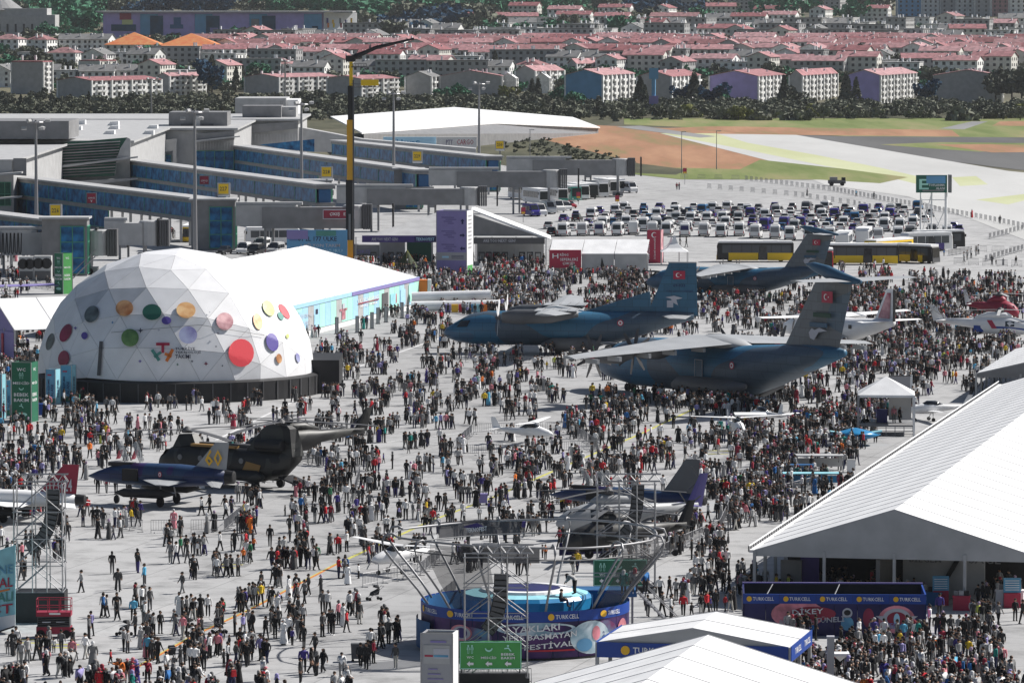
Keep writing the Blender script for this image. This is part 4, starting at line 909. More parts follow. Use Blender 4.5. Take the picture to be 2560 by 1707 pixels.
# grey tunnel tent left of the dome
O = G(-60, 880); t = tent('link_tent', O, -R(62), 13, 17, 3.6, 7.2, 'grey tent joined to the left flank of the dome with a violet doorway', gable_m='sign_purple', roofm='tent_white', gable=True, posts=True)
MB().slab([(0, -.2, 0), (13, -.2, 0), (13, -.2, 3.3), (0, -.2, 3.3)], (0, .1, 0)).build('front_wall', 'sign_purple', t)
MB().slab([(5, -.35, .1), (5.6, -.35, .1), (8.2, -.35, 3.1), (7.6, -.35, 3.1)], (0, .08, 0)).build('banner_stripe', 'pale_blue', t)
MB().slab([(9.4, -.35, .1), (10, -.35, .1), (10, -.35, 3), (9.4, -.35, 3)], (0, .08, 0)).build('banner', 'sign_red', t)
# big tent on the right
RZ = -R(12)
OB = G(1886, 1509); BW = 21.0; BL = 165
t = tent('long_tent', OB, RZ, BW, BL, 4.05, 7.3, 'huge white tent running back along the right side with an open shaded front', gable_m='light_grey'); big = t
q = MB(); q.box((-.25, BL/2, 3.95), (.35, BL, .2)); q.box((-.42, BL/2, 4.35), (.08, BL, .08)); q.build('gutter', 'tent_white', t)
q = MB()
for i in range(int(BL/1.1)): q.box((-.42, i*1.1, 4.15), (.07, .5, .42))
tag(q.build('railing_bars', 'dark_grey', t), kind='stuff')
MB().box((BW+.25, BL/2, 3.95), (.35, BL, .2)).build('gutter', 'tent_white', t)
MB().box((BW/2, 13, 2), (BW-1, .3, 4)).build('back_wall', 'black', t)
MB().box((13.4, 6.5, 1.95), (6.2, .2, 3.9)).build('partition', 'light_grey', t); MB().box((9.0, 6, 1.7), (.3, 8, 3.2)).build('partition', 'mid_grey', t)
MB().slab([(12.6, 6.2, .1), (13.0, 6.2, .1), (15.2, 6.2, 3.9), (14.8, 6.2, 3.9)], (0, .1, 0)).build('strut', 'black', t)
MB().box((2.0, 5, 1.4), (1.6, .2, 2.8)).build('poster', 'mid_grey', t); MB().box((3.4, 5.2, 2.1), (1.4, .2, 3.2)).build('poster', 'violet', t)
for i, x in enumerate((12.0, 16.5)):
    uv, fs = text_geo(('BİLGEM', 'SAGE')[i]); I = ROOTM[t.name]
    q = MB(); q.add([(x-1.2+u*2.4, 6.36-.02, 2.7+v*.55) for u, v in uv], fs); q.build('lettering', 'mid_grey', t)
for (x, y, w, d, h, m, nm, lab) in ((5.2, 2.4, 4.4, 2, 1.1, 'dark_grey', 'display_table', 'dark display table under the left side of the big open tent'), (11.6, 2.2, 4.5, 1.2, 1.0, 'cloth_blue', 'display_table', 'blue display table in the middle of the big open tent'),
        (18.8, 3, 2.2, 1, 1.2, 'tent_white', 'display_counter', 'white counter with a red stripe inside the right of the big tent'), (15.6, -.6, 1.3, .7, 1.1, 'sign_red', 'display_counter', 'small red counter below the left blue screen at the big tent')):
    I = ROOTM[t.name]; p = I @ Vector((x, y, 0)); tt = thing(nm, p, lab, 'table', rz=RZ)
    MB().box((0, 0, h-.06), (w, d, .12)).build('top', m, tt); MB().box((0, 0, h/2-.06), (w*.94, d*.9, h-.12)).build('body', m, tt)
    if m == 'tent_white': MB().slab([(-.2, -d/2-.02, .1), (.2, -d/2-.02, .1), (.6, -d/2-.02, h), (.2, -d/2-.02, h)], (0, -.03, 0)).build('stripe', 'sign_red', tt)
    for k in range(3): MB().box((-w*.3+k*w*.3, 0, h+.18), (.35, .3, .35)).build('exhibit', ('mid_grey', 'light_grey', 'black')[k], tt)
for (x0, x1, y0, y1, yb, lab) in ((2331, 2372, 1438, 1478, 1512, 'blue screen stand left of the paler one at the mouth of the big tent'), (2508, 2552, 1443, 1480, 1518, 'pale blue screen on a red base near the right edge')):
    P = G((x0+x1)/2, yb); s = P.y/F; tt = thing('info_screen', P, lab, 'screen'); w = (x1-x0)*s; zc = (yb-(y0+y1)/2)*s
    MB().box((0, 0, zc), (w, .2, (y1-y0)*s)).build('screen', 'sign_blue', tt); MB().box((0, .05, .55), (w*.95, .6, 1.1)).build('base', 'sign_red', tt)
    q = MB()
    for k in range(5): q.box((0, -.12, zc+.35-k*.17), (w*.8, .02, .05))
    q.build('text_line', 'letter_white', tt)
# tent at the bottom, running towards the camera
ap = AY(1770, 1586, 297); O2 = Vector((ap.x, 297, 0)); ca, sa = math.cos(RZ), math.sin(RZ); Lb = 60
o2 = O2-Vector((ca, sa, 0))*(BW/2)-Vector((-sa, ca, 0))*Lb
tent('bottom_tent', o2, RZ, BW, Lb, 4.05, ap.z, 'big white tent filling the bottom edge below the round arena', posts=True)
# small fascia tent
zr, ze_ = 5.0, 3.3; ap = AY(1790, 1528, 331); O3 = Vector((ap.x, 331, 0))-Vector((ca, sa, 0))*6.3-Vector((-sa, ca, 0))*9
t = tent('ticket_tent', O3, RZ, 12.6, 9, ze_, ap.z, 'smaller white tent with a deep blue branded fascia beside the arena', bay=4.5)
for (a, b) in (((0, -.12), (12.6, -.12)), ((12.72, 0), (12.72, 9)), ((-.12, 0), (-.12, 9))):
    MB().slab([(a[0], a[1], 2.35), (b[0], b[1], 2.35), (b[0], b[1], 3.35), (a[0], a[1], 3.35)], ((0, -.06, 0) if a[1] == b[1] else (.06, 0, 0))).build('fascia', 'royal_blue', t)
uv, fs = text_geo('TURKCELL'); q = MB(); q.add([(2.4+u*2.6, -.22, 2.65+v*.42) for u, v in uv], fs); q.build('lettering', 'letter_white', t)
q = MB(); q.add([(12.8, 1.5+u*2.6, 2.65+v*.42) for u, v in uv]+[(12.8, 5.5+u*2.6, 2.65+v*.42) for u, v in uv], fs+[tuple(i+len(uv) for i in f) for f in fs]); q.build('lettering', 'letter_white', t)
MB().tube((1.9, -.24, 2.85), (1.9, -.18, 2.85), .3, 12).build('logo_disc', 'amber', t)
# third tent at the right edge beyond the big one
O4 = G(2440, 1004); tent('edge_tent', O4, RZ, 20, 40, 3.2, 5.6, 'grey gabled tent cut off by the right edge beyond the long tent', gable_m='mid_grey')
# entrance tent with the dark banner, behind the info pillar
Y = 850; a = AY(880, 585, Y)
t = thing('entrance_tent', (XA(1090, Y), Y, 0), 'wide white entrance tent with shadow grey slope and gable above the security gates', 'tent')
ze = ZA(592, Y)
def ep(px, py, Y_): return tuple(AY(px, py, Y_))
MB().slab([ep(915, 590, Y), ep(1160, 590, Y), ep(1150, 530, Y+12), ep(1090, 532, Y+12)], (0, 0, -.2)).build('roof', 'light_grey', t, world=True)
MB().slab([ep(1150, 545, Y-.2), ep(1182, 537, Y-.2), ep(1345, 590, Y-.2), ep(1160, 590, Y-.2)], (0, .2, 0)).build('gable', 'mid_grey', t, world=True)  # left slope and gable greyed, their shade is in the colour
MB().slab([ep(1178, 526, Y), ep(1186, 526, Y), ep(1378, 598, Y), ep(1345, 594, Y)], (0, 14, .0)).build('roof', 'tent_white', t, world=True)
for x0, x1, m, s in ((905, 1090, 'violet', 'ARE YOU NEXT GEN?'), (1184, 1362, 'dark_grey', 'ARE YOU NEXT GEN?')):
    facesign(t, x0, x1, 589 if x0 < 1000 else 594, 606 if x0 < 1000 else 610, Y-1, m, [(s, x0+24, x0+(90 if x0 < 1000 else 105), 594 if x0 < 1000 else 598, 602 if x0 < 1000 else 606, 'letter_grey')], nm='banner')
facesign(t, 1036, 1092, 590, 605, Y-1.1, 'navy', [('TEKNOFEST', 1040, 1086, 594, 602, 'pale_blue')], nm='banner')
for x in (890, 950, 1012, 1080, 1190, 1230, 1290, 1330, 1365): p = AY(x, 650, Y-.5); MB().box((p.x, Y-.5, ze/2), (.18, .18, ze)).build('post', 'light_grey', t, world=True)
MB().box(((XA(950, Y+6)+XA(1012, Y+6))/2, Y+6, 1.9), (4.2, .2, 3.8)).build('inner_wall', 'light_grey', t, world=True); MB().box((XA(1050, Y+6), Y+6, 1.9), (4.5, .2, 3.4)).build('inner_wall', 'planet_green', t, world=True)
facesign(t, 886, 950, 612, 640, Y-.4, 'mid_grey', [('ÇIKIŞ', 890, 926, 624, 636, 'sign_purple')], nm='inner_wall')
MB().box(((XA(1190, Y+9)+XA(1362, Y+9))/2, Y+9, 1.9), (11.5, .2, 3.6)).build('inner_wall', 'light_grey', t, world=True)
g0 = None
for x in (935, 978, 1000, 1205, 1222, 1242, 1262, 1305, 1325, 1345):
    P = Vector((XA(x, Y+.5), Y-1.6, 0)); tt = thing('metal_detector', P, 'black walk-through security gate in the entrance tent, '+('under the violet banner' if x < 1090 else 'right of the info pillar'), 'security gate', 'walk-through security gates')
    for s in (-.45, .45): MB().box((s, 0, 1.1), (.12, .6, 2.2)).build('side_panel', 'black', tt)
    MB().box((0, 0, 2.2), (1.0, .6, .2)).build('header', 'black', tt)
# first-aid tent row (white with red board)
Y = 825; P = Vector((XA(1372, Y), Y, 0))
t = thing('side_tent', P, 'low white walled tent with three roof bays and a red board', 'tent')
h1 = ZA(625, Y)-.0; x0 = 0; bw = (XA(1617, Y)-P.x)/3
for i in range(3):
    MB().slab([(i*bw+.05, 0, 3.1), ((i+1)*bw-.05, 0, 3.1), ((i+1)*bw-.05+.6, 5, 5.2), (i*bw+.05+.6, 5, 5.2)], (0, 0, .1)).build('roof_panel', 'tent_white', t)
    MB().slab([(i*bw+.65, 5, 5.2), ((i+1)*bw+.55, 5, 5.2), ((i+1)*bw, 10, 3.1), (i*bw, 10, 3.1)], (0, 0, .1)).build('roof_panel', 'tent_white', t)
    MB().box(((i+.5)*bw, .1, 1.55), (bw-.1, .12, 3.1)).build('wall_panel', 'light_grey', t)
MB().slab([(bw*1.55, -.05, 0), (bw*1.75, -.05, 0), (bw*1.62, -.05, 2.6)], (0, .1, 0)).build('door_flap', 'black', t)
MB().box((bw*3+.2, 5, 1.5), (.12, 9.6, 3.0)).build('wall_panel', 'tent_white', t)
facesign(t, 1373, 1453, 625, 670, Y-.4, 'sign_red', [('RİNG', 1400, 1421, 632, 640), ('SEFERLERİ', 1400, 1445, 643, 652), ('ÇIKIŞI', 1406, 1436, 655, 663), ('H', 1381, 1396, 634, 646)], nm='board')
for (x, yt, yb, w, lab) in ((1672, 588, 640, 66, 'white peaked canopy, the nearer of two beside the red pillar'), (1664, 592, 632, 40, 'white peaked canopy, the farther of two beside the red pillar')):
    P = G(x+14, 662 if w > 50 else 655); s = P.y/F; t = thing('peaked_canopy', P, lab, 'canopy', 'peaked white canopies'); hw = w*s/2*1.05; zt = ZA(yt, P.y); zb = 2.3
    q = MB(); rings = []
    for f, z in ((1, zb), (.55, zb+(zt-zb)*.22), (.25, zb+(zt-zb)*.5), (.03, zt)): rings.append([(hw*f*a, hw*f*b, z) for a, b in ((-1, -1), (1, -1), (1, 1), (-1, 1))])
    q.loft(rings); q.build('roof', 'tent_white', t)
    for a in (-1, 1):
        for b in (-1, 1): MB().tube((a*hw*.95, b*hw*.95, 0), (a*hw*.95, b*hw*.95, zb), .06, 6).build('post', 'light_grey', t)
# ---------------- aircraft ----------------
mat('air_blue', (.035, .10, .17), .45, var=.12, scale=.25); mat('air_grey', (.115, .12, .13), .5, var=.15, scale=.3); mat('air_light', (.36, .37, .38), .45, var=.08, scale=.4)
mat('air_green', (.02, .07, .045), .55, var=.1); mat('camo', (.022, .024, .022), .6, var=.3, scale=.35, col2=(.07, .07, .065)); mat('camo_brown', (.30, .17, .05), .6)
mat('jet_blue', (.012, .035, .12), .4, var=.25, scale=.4, col2=(.02, .06, .15)); mat('jet_violet', (.13, .11, .30), .5); mat('canopy', (.16, .18, .20), .15, alpha=.45)
def camo_mat(name, cs, scale, st=(1, 1, 1)):
    m = bpy.data.materials.new(name); m.use_nodes = True; t = m.node_tree; b = t.nodes['Principled BSDF']; b.inputs['Roughness'].default_value = .5
    tc = t.nodes.new('ShaderNodeTexCoord'); mp = t.nodes.new('ShaderNodeMapping'); mp.inputs['Scale'].default_value = st; n = t.nodes.new('ShaderNodeTexNoise'); n.inputs['Scale'].default_value = scale; n.inputs['Detail'].default_value = 1
    r = t.nodes.new('ShaderNodeValToRGB'); r.color_ramp.interpolation = 'CONSTANT'; e = r.color_ramp.elements
    e[0].color = (*cs[0], 1); e[1].color = (*cs[1], 1); e[1].position = .43
    if len(cs) > 2: k = e.new(.56); k.color = (*cs[2], 1)
    t.links.new(tc.outputs['Object'], mp.inputs[0]); t.links.new(mp.outputs[0], n.inputs[0]); t.links.new(n.outputs['Fac'], r.inputs['Fac'])
    rm = t.nodes.new('ShaderNodeMapping'); rm.inputs['Rotation'].default_value = (PI/2, 0, 0); br = t.nodes.new('ShaderNodeTexBrick'); br.inputs['Scale'].default_value = .8; br.inputs['Mortar Size'].default_value = .018; br.inputs['Mortar'].default_value = (.45, .45, .45, 1)
    br.inputs['Color1'].default_value = (1, 1, 1, 1); br.inputs['Color2'].default_value = (.82, .82, .82, 1); br.inputs['Brick Width'].default_value = 1.6; br.inputs['Row Height'].default_value = .8
    t.links.new(tc.outputs['Object'], rm.inputs[0]); t.links.new(rm.outputs[0], br.inputs[0]); mx = t.nodes.new('ShaderNodeMix'); mx.data_type = 'RGBA'; mx.blend_type = 'MULTIPLY'; mx.inputs[0].default_value = 1
    t.links.new(r.outputs[0], mx.inputs[6]); t.links.new(br.outputs[0], mx.inputs[7]); t.links.new(mx.outputs[2], b.inputs['Base Color']); MATS[name] = m
camo_mat('transport_camo', ((.065, .105, .15), (.03, .145, .26), (.045, .12, .21)), .085, (1, 1, 1.6))
camo_mat('transport_blue', ((.03, .135, .23), (.025, .12, .21)), .1); camo_mat('fin_camo', ((.10, .15, .20), (.15, .165, .18), (.05, .18, .28)), .1, (1, 1, 1.4))
camo_mat('chinook_camo', ((.007, .007, .008), (.035, .035, .033), (.006, .006, .007)), .3); camo_mat('jet_camo', ((.012, .03, .11), (.015, .05, .13), (.035, .02, .12)), .2, (1, 1, 2))
def fuselage(secs, m, t, name='fuselage', n=20, cut=None):
    """secs: (x, zc, half width, half height[, squareness])"""
    rings = []
    for s_ in secs:
        x, zc, hw, hh = s_[:4]; e = s_[4] if len(s_) > 4 else 1.0; r = []
        for k in range(n):
            a = 2*PI*k/n; c, s = math.cos(a), math.sin(a); r.append((x, hw*math.copysign(abs(c)**e, c), zc+hh*math.copysign(abs(s)**e, s)))
        rings.append(r)
    return MB().loft(rings).build(name, m, t, smooth=True)
def wing(name, m, t, pts, th, mi=0):
    """pts: root LE, tip LE, tip TE, root TE as (x,y,z); thin aerofoil between"""
    a, b, c, d = [Vector(p) for p in pts]; rings = []
    for le, te, k in ((a, d, 1), (b, c, .45)):
        ch = te-le; r = []
        for f, z in ((0, 0), (.12, .6), (.35, 1), (.7, .6), (1, .05), (.7, -.35), (.35, -.5), (.12, -.35)): p = le+ch*f; r.append((p.x, p.y, p.z+z*th*k*.5) if abs(b.y-a.y) > abs(b.z-a.z) else (p.x, p.y+z*th*k*.5, p.z))
        rings.append(r)
    return MB().loft(rings).build(name, m, t)
def prop(t, x, y, z, r, nb, m='letter_grey', ph=0.3, w=.22):
    q = MB().lathe([(.02, 0), (.28, .25), (.36, .7)], 12); q.v = [(x+.8-p[2], y+p[0], z+p[1]) for p in q.v]; h = q.build('spinner', 'dark_grey', t)
    b = MB().add([(-.03, -w*.5, .2), (.03, w*.5, .2), (.06, w, r*.55), (.03, w*.5, r), (-.03, -w*.4, r), (-.05, -w*.9, r*.55)], [(0, 1, 2, 5), (5, 2, 3, 4), (1, 0, 5, 2), (2, 5, 4, 3)])
    me = b.build('blade', m); md = me.data; bpy.data.objects.remove(me)
    for k in range(nb): inst(md, 'blade', t, (x+.35, y, z), (ph+2*PI*k/nb, 0, 0))
def wheels(t, ps, r=.5, w=.35):
    for (x, y) in ps: MB().tube((x, y-w/2, r), (x, y+w/2, r), r, 14).build('wheel', 'rubber', t)
def flag(t, fn, w, h, name='flag'):
    """crescent flag on a surface: fn(u,v) -> point, u,v in metres"""
    MB().add([fn(0, 0), fn(w, 0), fn(w, h), fn(0, h)], [(0, 1, 2, 3)]).build(name, 'sign_red', t)
    cx, cy, r = w*.4, h*.5, h*.27; q = MB(); n = 16; P, Q = [], []
    for i in range(n+1): a = R(40)+i/n*R(280); P.append(fn(cx+r*math.cos(a), cy+r*math.sin(a), 1)); Q.append(fn(cx+h*.07+r*.78*math.cos(a), cy+r*.78*math.sin(a), 1))
    q.add(P+Q, [(i, i+1, n+2+i, n+1+i) for i in range(n)]); st = [fn(w*.64+h*.11*(1 if k % 2 == 0 else .42)*math.cos(k*PI/5), cy+h*.11*(1 if k % 2 == 0 else .42)*math.sin(k*PI/5), 1) for k in range(10)]
    q.add(st, [tuple(range(10))]); q.build('crescent_and_star', 'letter_white', t)
def roundel(t, fn, r):
    for k, (rr, m) in enumerate(((r, 'sign_red'), (r*.68, 'letter_white'), (r*.34, 'sign_red'))):
        MB().add([fn(rr*math.cos(i*PI/8), rr*math.sin(i*PI/8), k) for i in range(16)], [tuple(range(16))]).build('roundel', m, t)
def hd(dx, dy): return math.atan2(dy, dx)
# --- A400-like heavy transports (x forward, y left, z up; origin mid fuselage on the ground)
def heavy(loc, rz, lab, detail):
    t = thing('transport_aircraft', loc, lab, 'aircraft', rz=rz)
    fuselage([(22.2, 2.6, .1, .1), (21.6, 2.7, .9, .85), (20, 2.95, 1.75, 1.55), (18, 3.3, 2.35, 2.2), (15, 3.5, 2.75, 2.75), (10, 3.6, 2.85, 2.9), (0, 3.6, 2.85, 2.9), (-6, 3.7, 2.85, 2.85), (-11, 4.6, 2.6, 2.3), (-16, 5.6, 2.0, 1.6), (-20, 6.3, 1.2, .95), (-22.5, 6.6, .35, .4)], 'transport_camo', t, n=28)
    MB().add([(20.6, y*.9, 4.15+.0) for y in (-1.2, -.4, .4, 1.2)]+[(19.2, y*1.3, 5.15) for y in (-1.2, -.4, .4, 1.2)], [(0, 1, 5, 4), (1, 2, 6, 5), (2, 3, 7, 6)]).build('windscreen', 'dark_glass', t)
    fuselage([(5.5, 6.35, .3, .2), (4, 6.5, 1.5, .6), (0, 6.6, 2.1, .85), (-3, 6.45, 1.8, .7), (-6.5, 6.2, .3, .2)], 'air_light', t, 'wing_fairing')
    for s in (-1, 1):
        fuselage([(5, 1.6, .2, .3), (3.5, 1.7, .9, 1.0), (0, 1.6, 1.15, 1.25), (-5, 1.7, 1.1, 1.1), (-8.5, 2.2, .2, .3)], 'air_grey', t, 'wheel_fairing').location = (0, s*2.7, 0)
        wing('wing', 'air_light', t, [(4.6, s*1.4, 7.0), (.6, s*21.2, 5.7), (-1.7, s*21.2, 5.6), (-4.4, s*1.4, 6.6)], 1.0)
        for k, (yy, xx) in enumerate(((6.9, 1.8), (13.2, .9))):
            z = 5.7-.03*yy
            fuselage([(xx+4.3, z-.1, .55, .6), (xx+3, z, .75, .85), (xx, z+.1, .7, .8), (xx-2.5, z+.4, .3, .35)], 'air_grey', t, 'engine_nacelle').location = (0, s*yy, 0)
            prop(t, xx+4.4, s*yy, z-.1, 2.6, 8, 'dark_grey', .2+k, .26)
            MB().box((xx+3.9, s*(yy+.9*s), z-.1), (.9, .1, .9)).build('intake_cover', 'maroon', t)
        for f in (4.5, 8.5, 12, 16, 19): MB().box((-2.3+f*.02, s*f, 6.25-.05*f), (2.2, .35, .5)).build('flap_fairing', 'air_light', t)
        wing('tailplane', 'air_light', t, [(-19.2, s*.3, 14.5), (-22.9, s*8.0, 14.75), (-25.2, s*8.0, 14.7), (-24.2, s*.3, 14.45)], .5)
        for x in (2.8, .8, -1.2): wheels(t, [(x, s*2.75), (x, s*3.35)], .62, .4)
    wing('fin', 'fin_camo', t, [(-11.6, 0, 6.2), (-17.6, 0, 14.5), (-23.8, 0, 14.3), (-21.4, 0, 6.6)], .8)
    fuselage([(-15.8, 16.0, .12, .12), (-17.2, 15.8, .5, .5), (-19.5, 15.3, .6, .75), (-22.5, 14.7, .6, .6), (-25.2, 14.5, .2, .25)], 'air_blue', t, 'tail_bullet')
    wheels(t, [(16.5, -.4), (16.5, .4)], .45, .3); MB().tube((16.5, 0, .5), (16.2, 0, 2), .14, 8).build('nose_leg', 'galvanised', t)
    fuselage([(-2, 0, .1, .1), (0, 0, .3, .25), (2, 0, .1, .1)], 'air_grey', t, 'refuelling_probe', 8).location = (20.3, 0, 5.2)
    if detail:
        for sg in (-1, 1):
            fy = sg*.55
            def fin_fn(ox, oz): return lambda u, v, k=0: (ox-u if sg > 0 else ox+u-1.9, fy+sg*.05*(1+k), oz+v)
            flag(t, fin_fn(-19.2, 12.0), 1.9, 1.25)
            for i, (zz, m) in enumerate(((10.6, 'air_green'), (9.5, 'air_blue'))): MB().box((-19.2+i*.6, fy, zz), (3.0, .08, .5)).build('unit_band', m, t)
            MB().add([(-17.2+p[0], fy+sg*.06, 8.0+p[1]) for p in ((0, 0), (-.7, -.2), (-1.5, .7), (-3, .9), (-1.6, 1.2), (-.8, .9), (-.3, 1.1), (.2, .6))], [tuple(range(8))]).build('bird_emblem', 'letter_grey', t)
            roundel(t, lambda u, v, k=0: (-6.2+u, sg*(2.9+.02*k), 4.4+v), .45)
            MB().add([(-.9+x*.04, sg*2.93, 2.3+z) for x, z in ((0, 0), (30, 0), (30, 2.4), (0, 2.4))], [(0, 1, 2, 3)]).build('door_outline', 'air_blue', t)
            q = MB()
            for (xa, za, xb, zb) in ((0, 0, 1.4, 0), (0, 2.4, 1.4, 2.4), (0, 0, 0, 2.4), (1.4, 0, 1.4, 2.4)): q.tube((-.9+xa, sg*2.97, 2.3+za), (-.9+xb, sg*2.97, 2.3+zb), .04, 4)
            q.build('door_frame', 'letter_grey', t)
    return t
def head_at(px, py, back, rz):   # place a thing so that local x = back sits on the given ground pixel
    p = G(px, py); return Vector((p.x-back*math.cos(rz), p.y-back*math.sin(rz), 0))
h1 = hd(-.58, .815)
heavy(head_at(1795, 1000, 0, h1), h1, 'nearer blue grey four engined transport aircraft with a T tail, beside the crowd', True)
h2 = hd(-.88, .47)
heavy(head_at(1838, 742, 0, h2), h2, 'farther blue grey T tailed transport aircraft parked before the yellow buses', True).scale = (.68, .68, .68)
# --- twin engined transport, broadside
rz = hd(-1, .10); t = thing('transport_aircraft', head_at(1425, 884, 0, rz), 'grey blue twin engined transport seen side on with a tall square fin and flag', 'aircraft', rz=rz)
fuselage([(16.2, 2.6, .08, .08), (15.8, 2.6, .7, .65), (14.6, 2.75, 1.4, 1.25), (12.8, 3.1, 2.0, 1.9), (10.5, 3.25, 2.15, 2.15), (3, 3.25, 2.15, 2.2), (-5, 3.3, 2.15, 2.15), (-9.5, 4.0, 1.8, 1.5), (-13, 4.6, 1.2, .95), (-15.8, 4.9, .4, .45)], 'transport_camo', t, n=26)
MB().add([(14.7, y, 3.7) for y in (-1.0, -.3, .3, 1.0)]+[(13.4, y*1.3, 4.6) for y in (-1.0, -.3, .3, 1.0)], [(0, 1, 5, 4), (1, 2, 6, 5), (2, 3, 7, 6)]).build('windscreen', 'dark_glass', t)
for s in (-1, 1): MB().add([(14.4, s*1.36, 3.4), (13.0, s*1.98, 3.5), (12.6, s*1.75, 4.3), (13.8, s*1.35, 4.2)], [(0, 1, 2, 3)]).build('side_window', 'dark_glass', t)
MB().lathe([(.9, 0), (.5, .5), (.05, .9)], 14).build('nose_cone', 'air_grey', t).location = (15.3, 0, 2.2)
for s in (-1, 1):
    wing('wing', 'air_light', t, [(3.8, s*1.3, 5.6), (2.6, s*20, 6.2), (.0, s*20, 6.1), (-1.7, s*1.3, 5.4)], .85)
    fuselage([(8.2, 4.9, .6, .65), (6.5, 5.0, .8, .95), (2, 5.1, .75, .9), (-1.5, 5.3, .25, .3)], 'air_grey', t, 'engine_nacelle').location = (0, s*5.2, 0)
    prop(t, 8.3, s*5.2, 4.9, 2.7, 4, 'tent_white', .6, .26)
    MB().box((1.1, s*6, 5.95), (5.4, 5.5, .1)).build('wing_panel', 'air_light', t)
    for k in range(6): MB().tube((-1.5+k*1.05, s*3.3, 6.03), (-1.5+k*1.05, s*8.6, 6.05), .03, 4).build('panel_line', 'dark_grey', t)
    fuselage([(3.5, 1.3, .2, .2), (2, 1.3, .7, .85), (-2, 1.3, .75, .9), (-4.5, 1.5, .15, .2)], 'air_grey', t, 'wheel_fairing').location = (0, s*2.2, 0)
    wheels(t, [(1.2, s*2.4), (-.6, s*2.4)], .6, .4)
    wing('tailplane', 'air_light', t, [(-11.6, s*.5, 5.0), (-13.2, s*7.2, 5.0), (-15.2, s*7.2, 4.95), (-15.5, s*.5, 4.95)], .4)
wing('fin', 'transport_blue', t, [(-9.9, 0, 5.2), (-12.6, 0, 11.65), (-16.1, 0, 11.65), (-16.3, 0, 4.9)], .7)
MB().slab([(-1.5, -.1, 5.35), (-10.2, -.1, 8.0), (-10.4, -.1, 5.0)], (0, .2, 0)).build('dorsal_fin', 'transport_blue', t)
MB().box((-14.3, 0, 11.72), (3.6, .3, .14)).build('fin_cap', 'air_light', t)
for sg in (-1, 1):
    flag(t, lambda u, v, k=0, sg=sg: (-13.2-u if sg > 0 else -14.6+u, sg*(.33+.02*k), 9.6+v), 1.5, 1.05)
    uv, fs = text_geo('69-033'); MB().add([((-13.2-u*1.5) if sg > 0 else (-14.7+u*1.5), sg*.37, 8.6+v*.4) for u, v in uv], fs).build('lettering', 'navy', t)
    uv, fs = text_geo('TÜRK HAVA KUVVETLERİ'); MB().add([((-12.3-u*3.4) if sg > 0 else (-15.7+u*3.4), sg*.38, 7.95+v*.3) for u, v in uv], fs).build('lettering', 'navy', t)
    MB().add([(-13.2-p[0], sg*.38, 6.6+p[1]) for p in ((0, 0), (-.3, .5), (-1.0, .7), (.1, .9), (1.2, .6), (.4, .4), (.6, -.3))], [tuple(range(7))]).build('bird_emblem', 'letter_grey', t)
    MB().add([(-12.4, sg*.4, 6.0), (-13.2, sg*.4, 6.0), (-13.2, sg*.4, 6.9), (-12.4, sg*.4, 6.9)], [(0, 1, 2, 3)]).build('unit_badge', 'letter_grey', t)
    roundel(t, lambda u, v, k=0, sg=sg: (-6.6+u, sg*(2.08+.02*k), 4.1+v), .42)
wheels(t, [(12.2, -.35), (12.2, .35)], .5, .3); MB().tube((12.2, 0, .5), (12.2, 0, 1.6), .12, 8).build('nose_leg', 'galvanised', t)
# --- white maritime aircraft seen from behind
rz = hd(-.62, .78); t = thing('patrol_aircraft', head_at(2095, 872, 0, rz), 'white propeller aircraft with a red striped fin partly hidden by the big transport', 'aircraft', rz=rz)
fuselage([(10.5, 2.2, .1, .1), (9.8, 2.3, .8, .8), (8, 2.6, 1.3, 1.3), (5, 2.7, 1.45, 1.45), (-3, 2.7, 1.45, 1.45), (-7, 3.3, 1.1, 1.0), (-10.5, 3.9, .4, .45)], 'tent_white', t, n=22)
for s in (-1, 1):
    wing('wing', 'tent_white', t, [(2.0, s*.8, 4.3), (1.6, s*12.9, 4.5), (.1, s*12.9, 4.45), (-1.0, s*.8, 4.2)], .5)
    wing('tailplane', 'tent_white', t, [(-7.8, s*.3, 4.1), (-9.0, s*5.3, 4.15), (-10.3, s*5.3, 4.1), (-10.4, s*.3, 4.1)], .3)
    fuselage([(4.2, 4.0, .4, .45), (3, 4.0, .55, .6), (0, 4.1, .4, .45), (-1.5, 4.2, .1, .1)], 'tent_white', t, 'engine_nacelle').location = (0, s*3.5, 0); prop(t, 4.1, s*3.5, 4.0, 1.65, 4, 'dark_grey')
    fuselage([(2, 1.5, .1, .1), (1, 1.5, .5, .55), (-2, 1.5, .5, .55), (-3.4, 1.6, .1, .1)], 'light_grey', t, 'wheel_fairing').location = (0, s*1.5, 0); wheels(t, [(.5, s*1.6), (-.8, s*1.6)], .45, .3)
    for k in range(4): MB().box((4-k*2.6, s*1.44, 3.1), (.5, .06, .5)).build('cabin_window', 'dark_glass', t)
wing('fin', 'tent_white', t, [(-6.9, 0, 4.0), (-9.2, 0, 8.2), (-10.6, 0, 8.2), (-10.6, 0, 4.1)], .4)
for s in (-1, 1): MB().add([(-7.8, s*.22, 4.4), (-9.45, s*.16, 7.7), (-10.1, s*.16, 7.7), (-10.0, s*.22, 4.4)], [(0, 1, 2, 3)]).build('red_stripe', 'planet_pink', t)
MB().box((-10.62, 0, 6.1), (.12, .36, 4.1)).build('rudder_edge', 'black', t)
wheels(t, [(7.8, 0)], .35, .3)
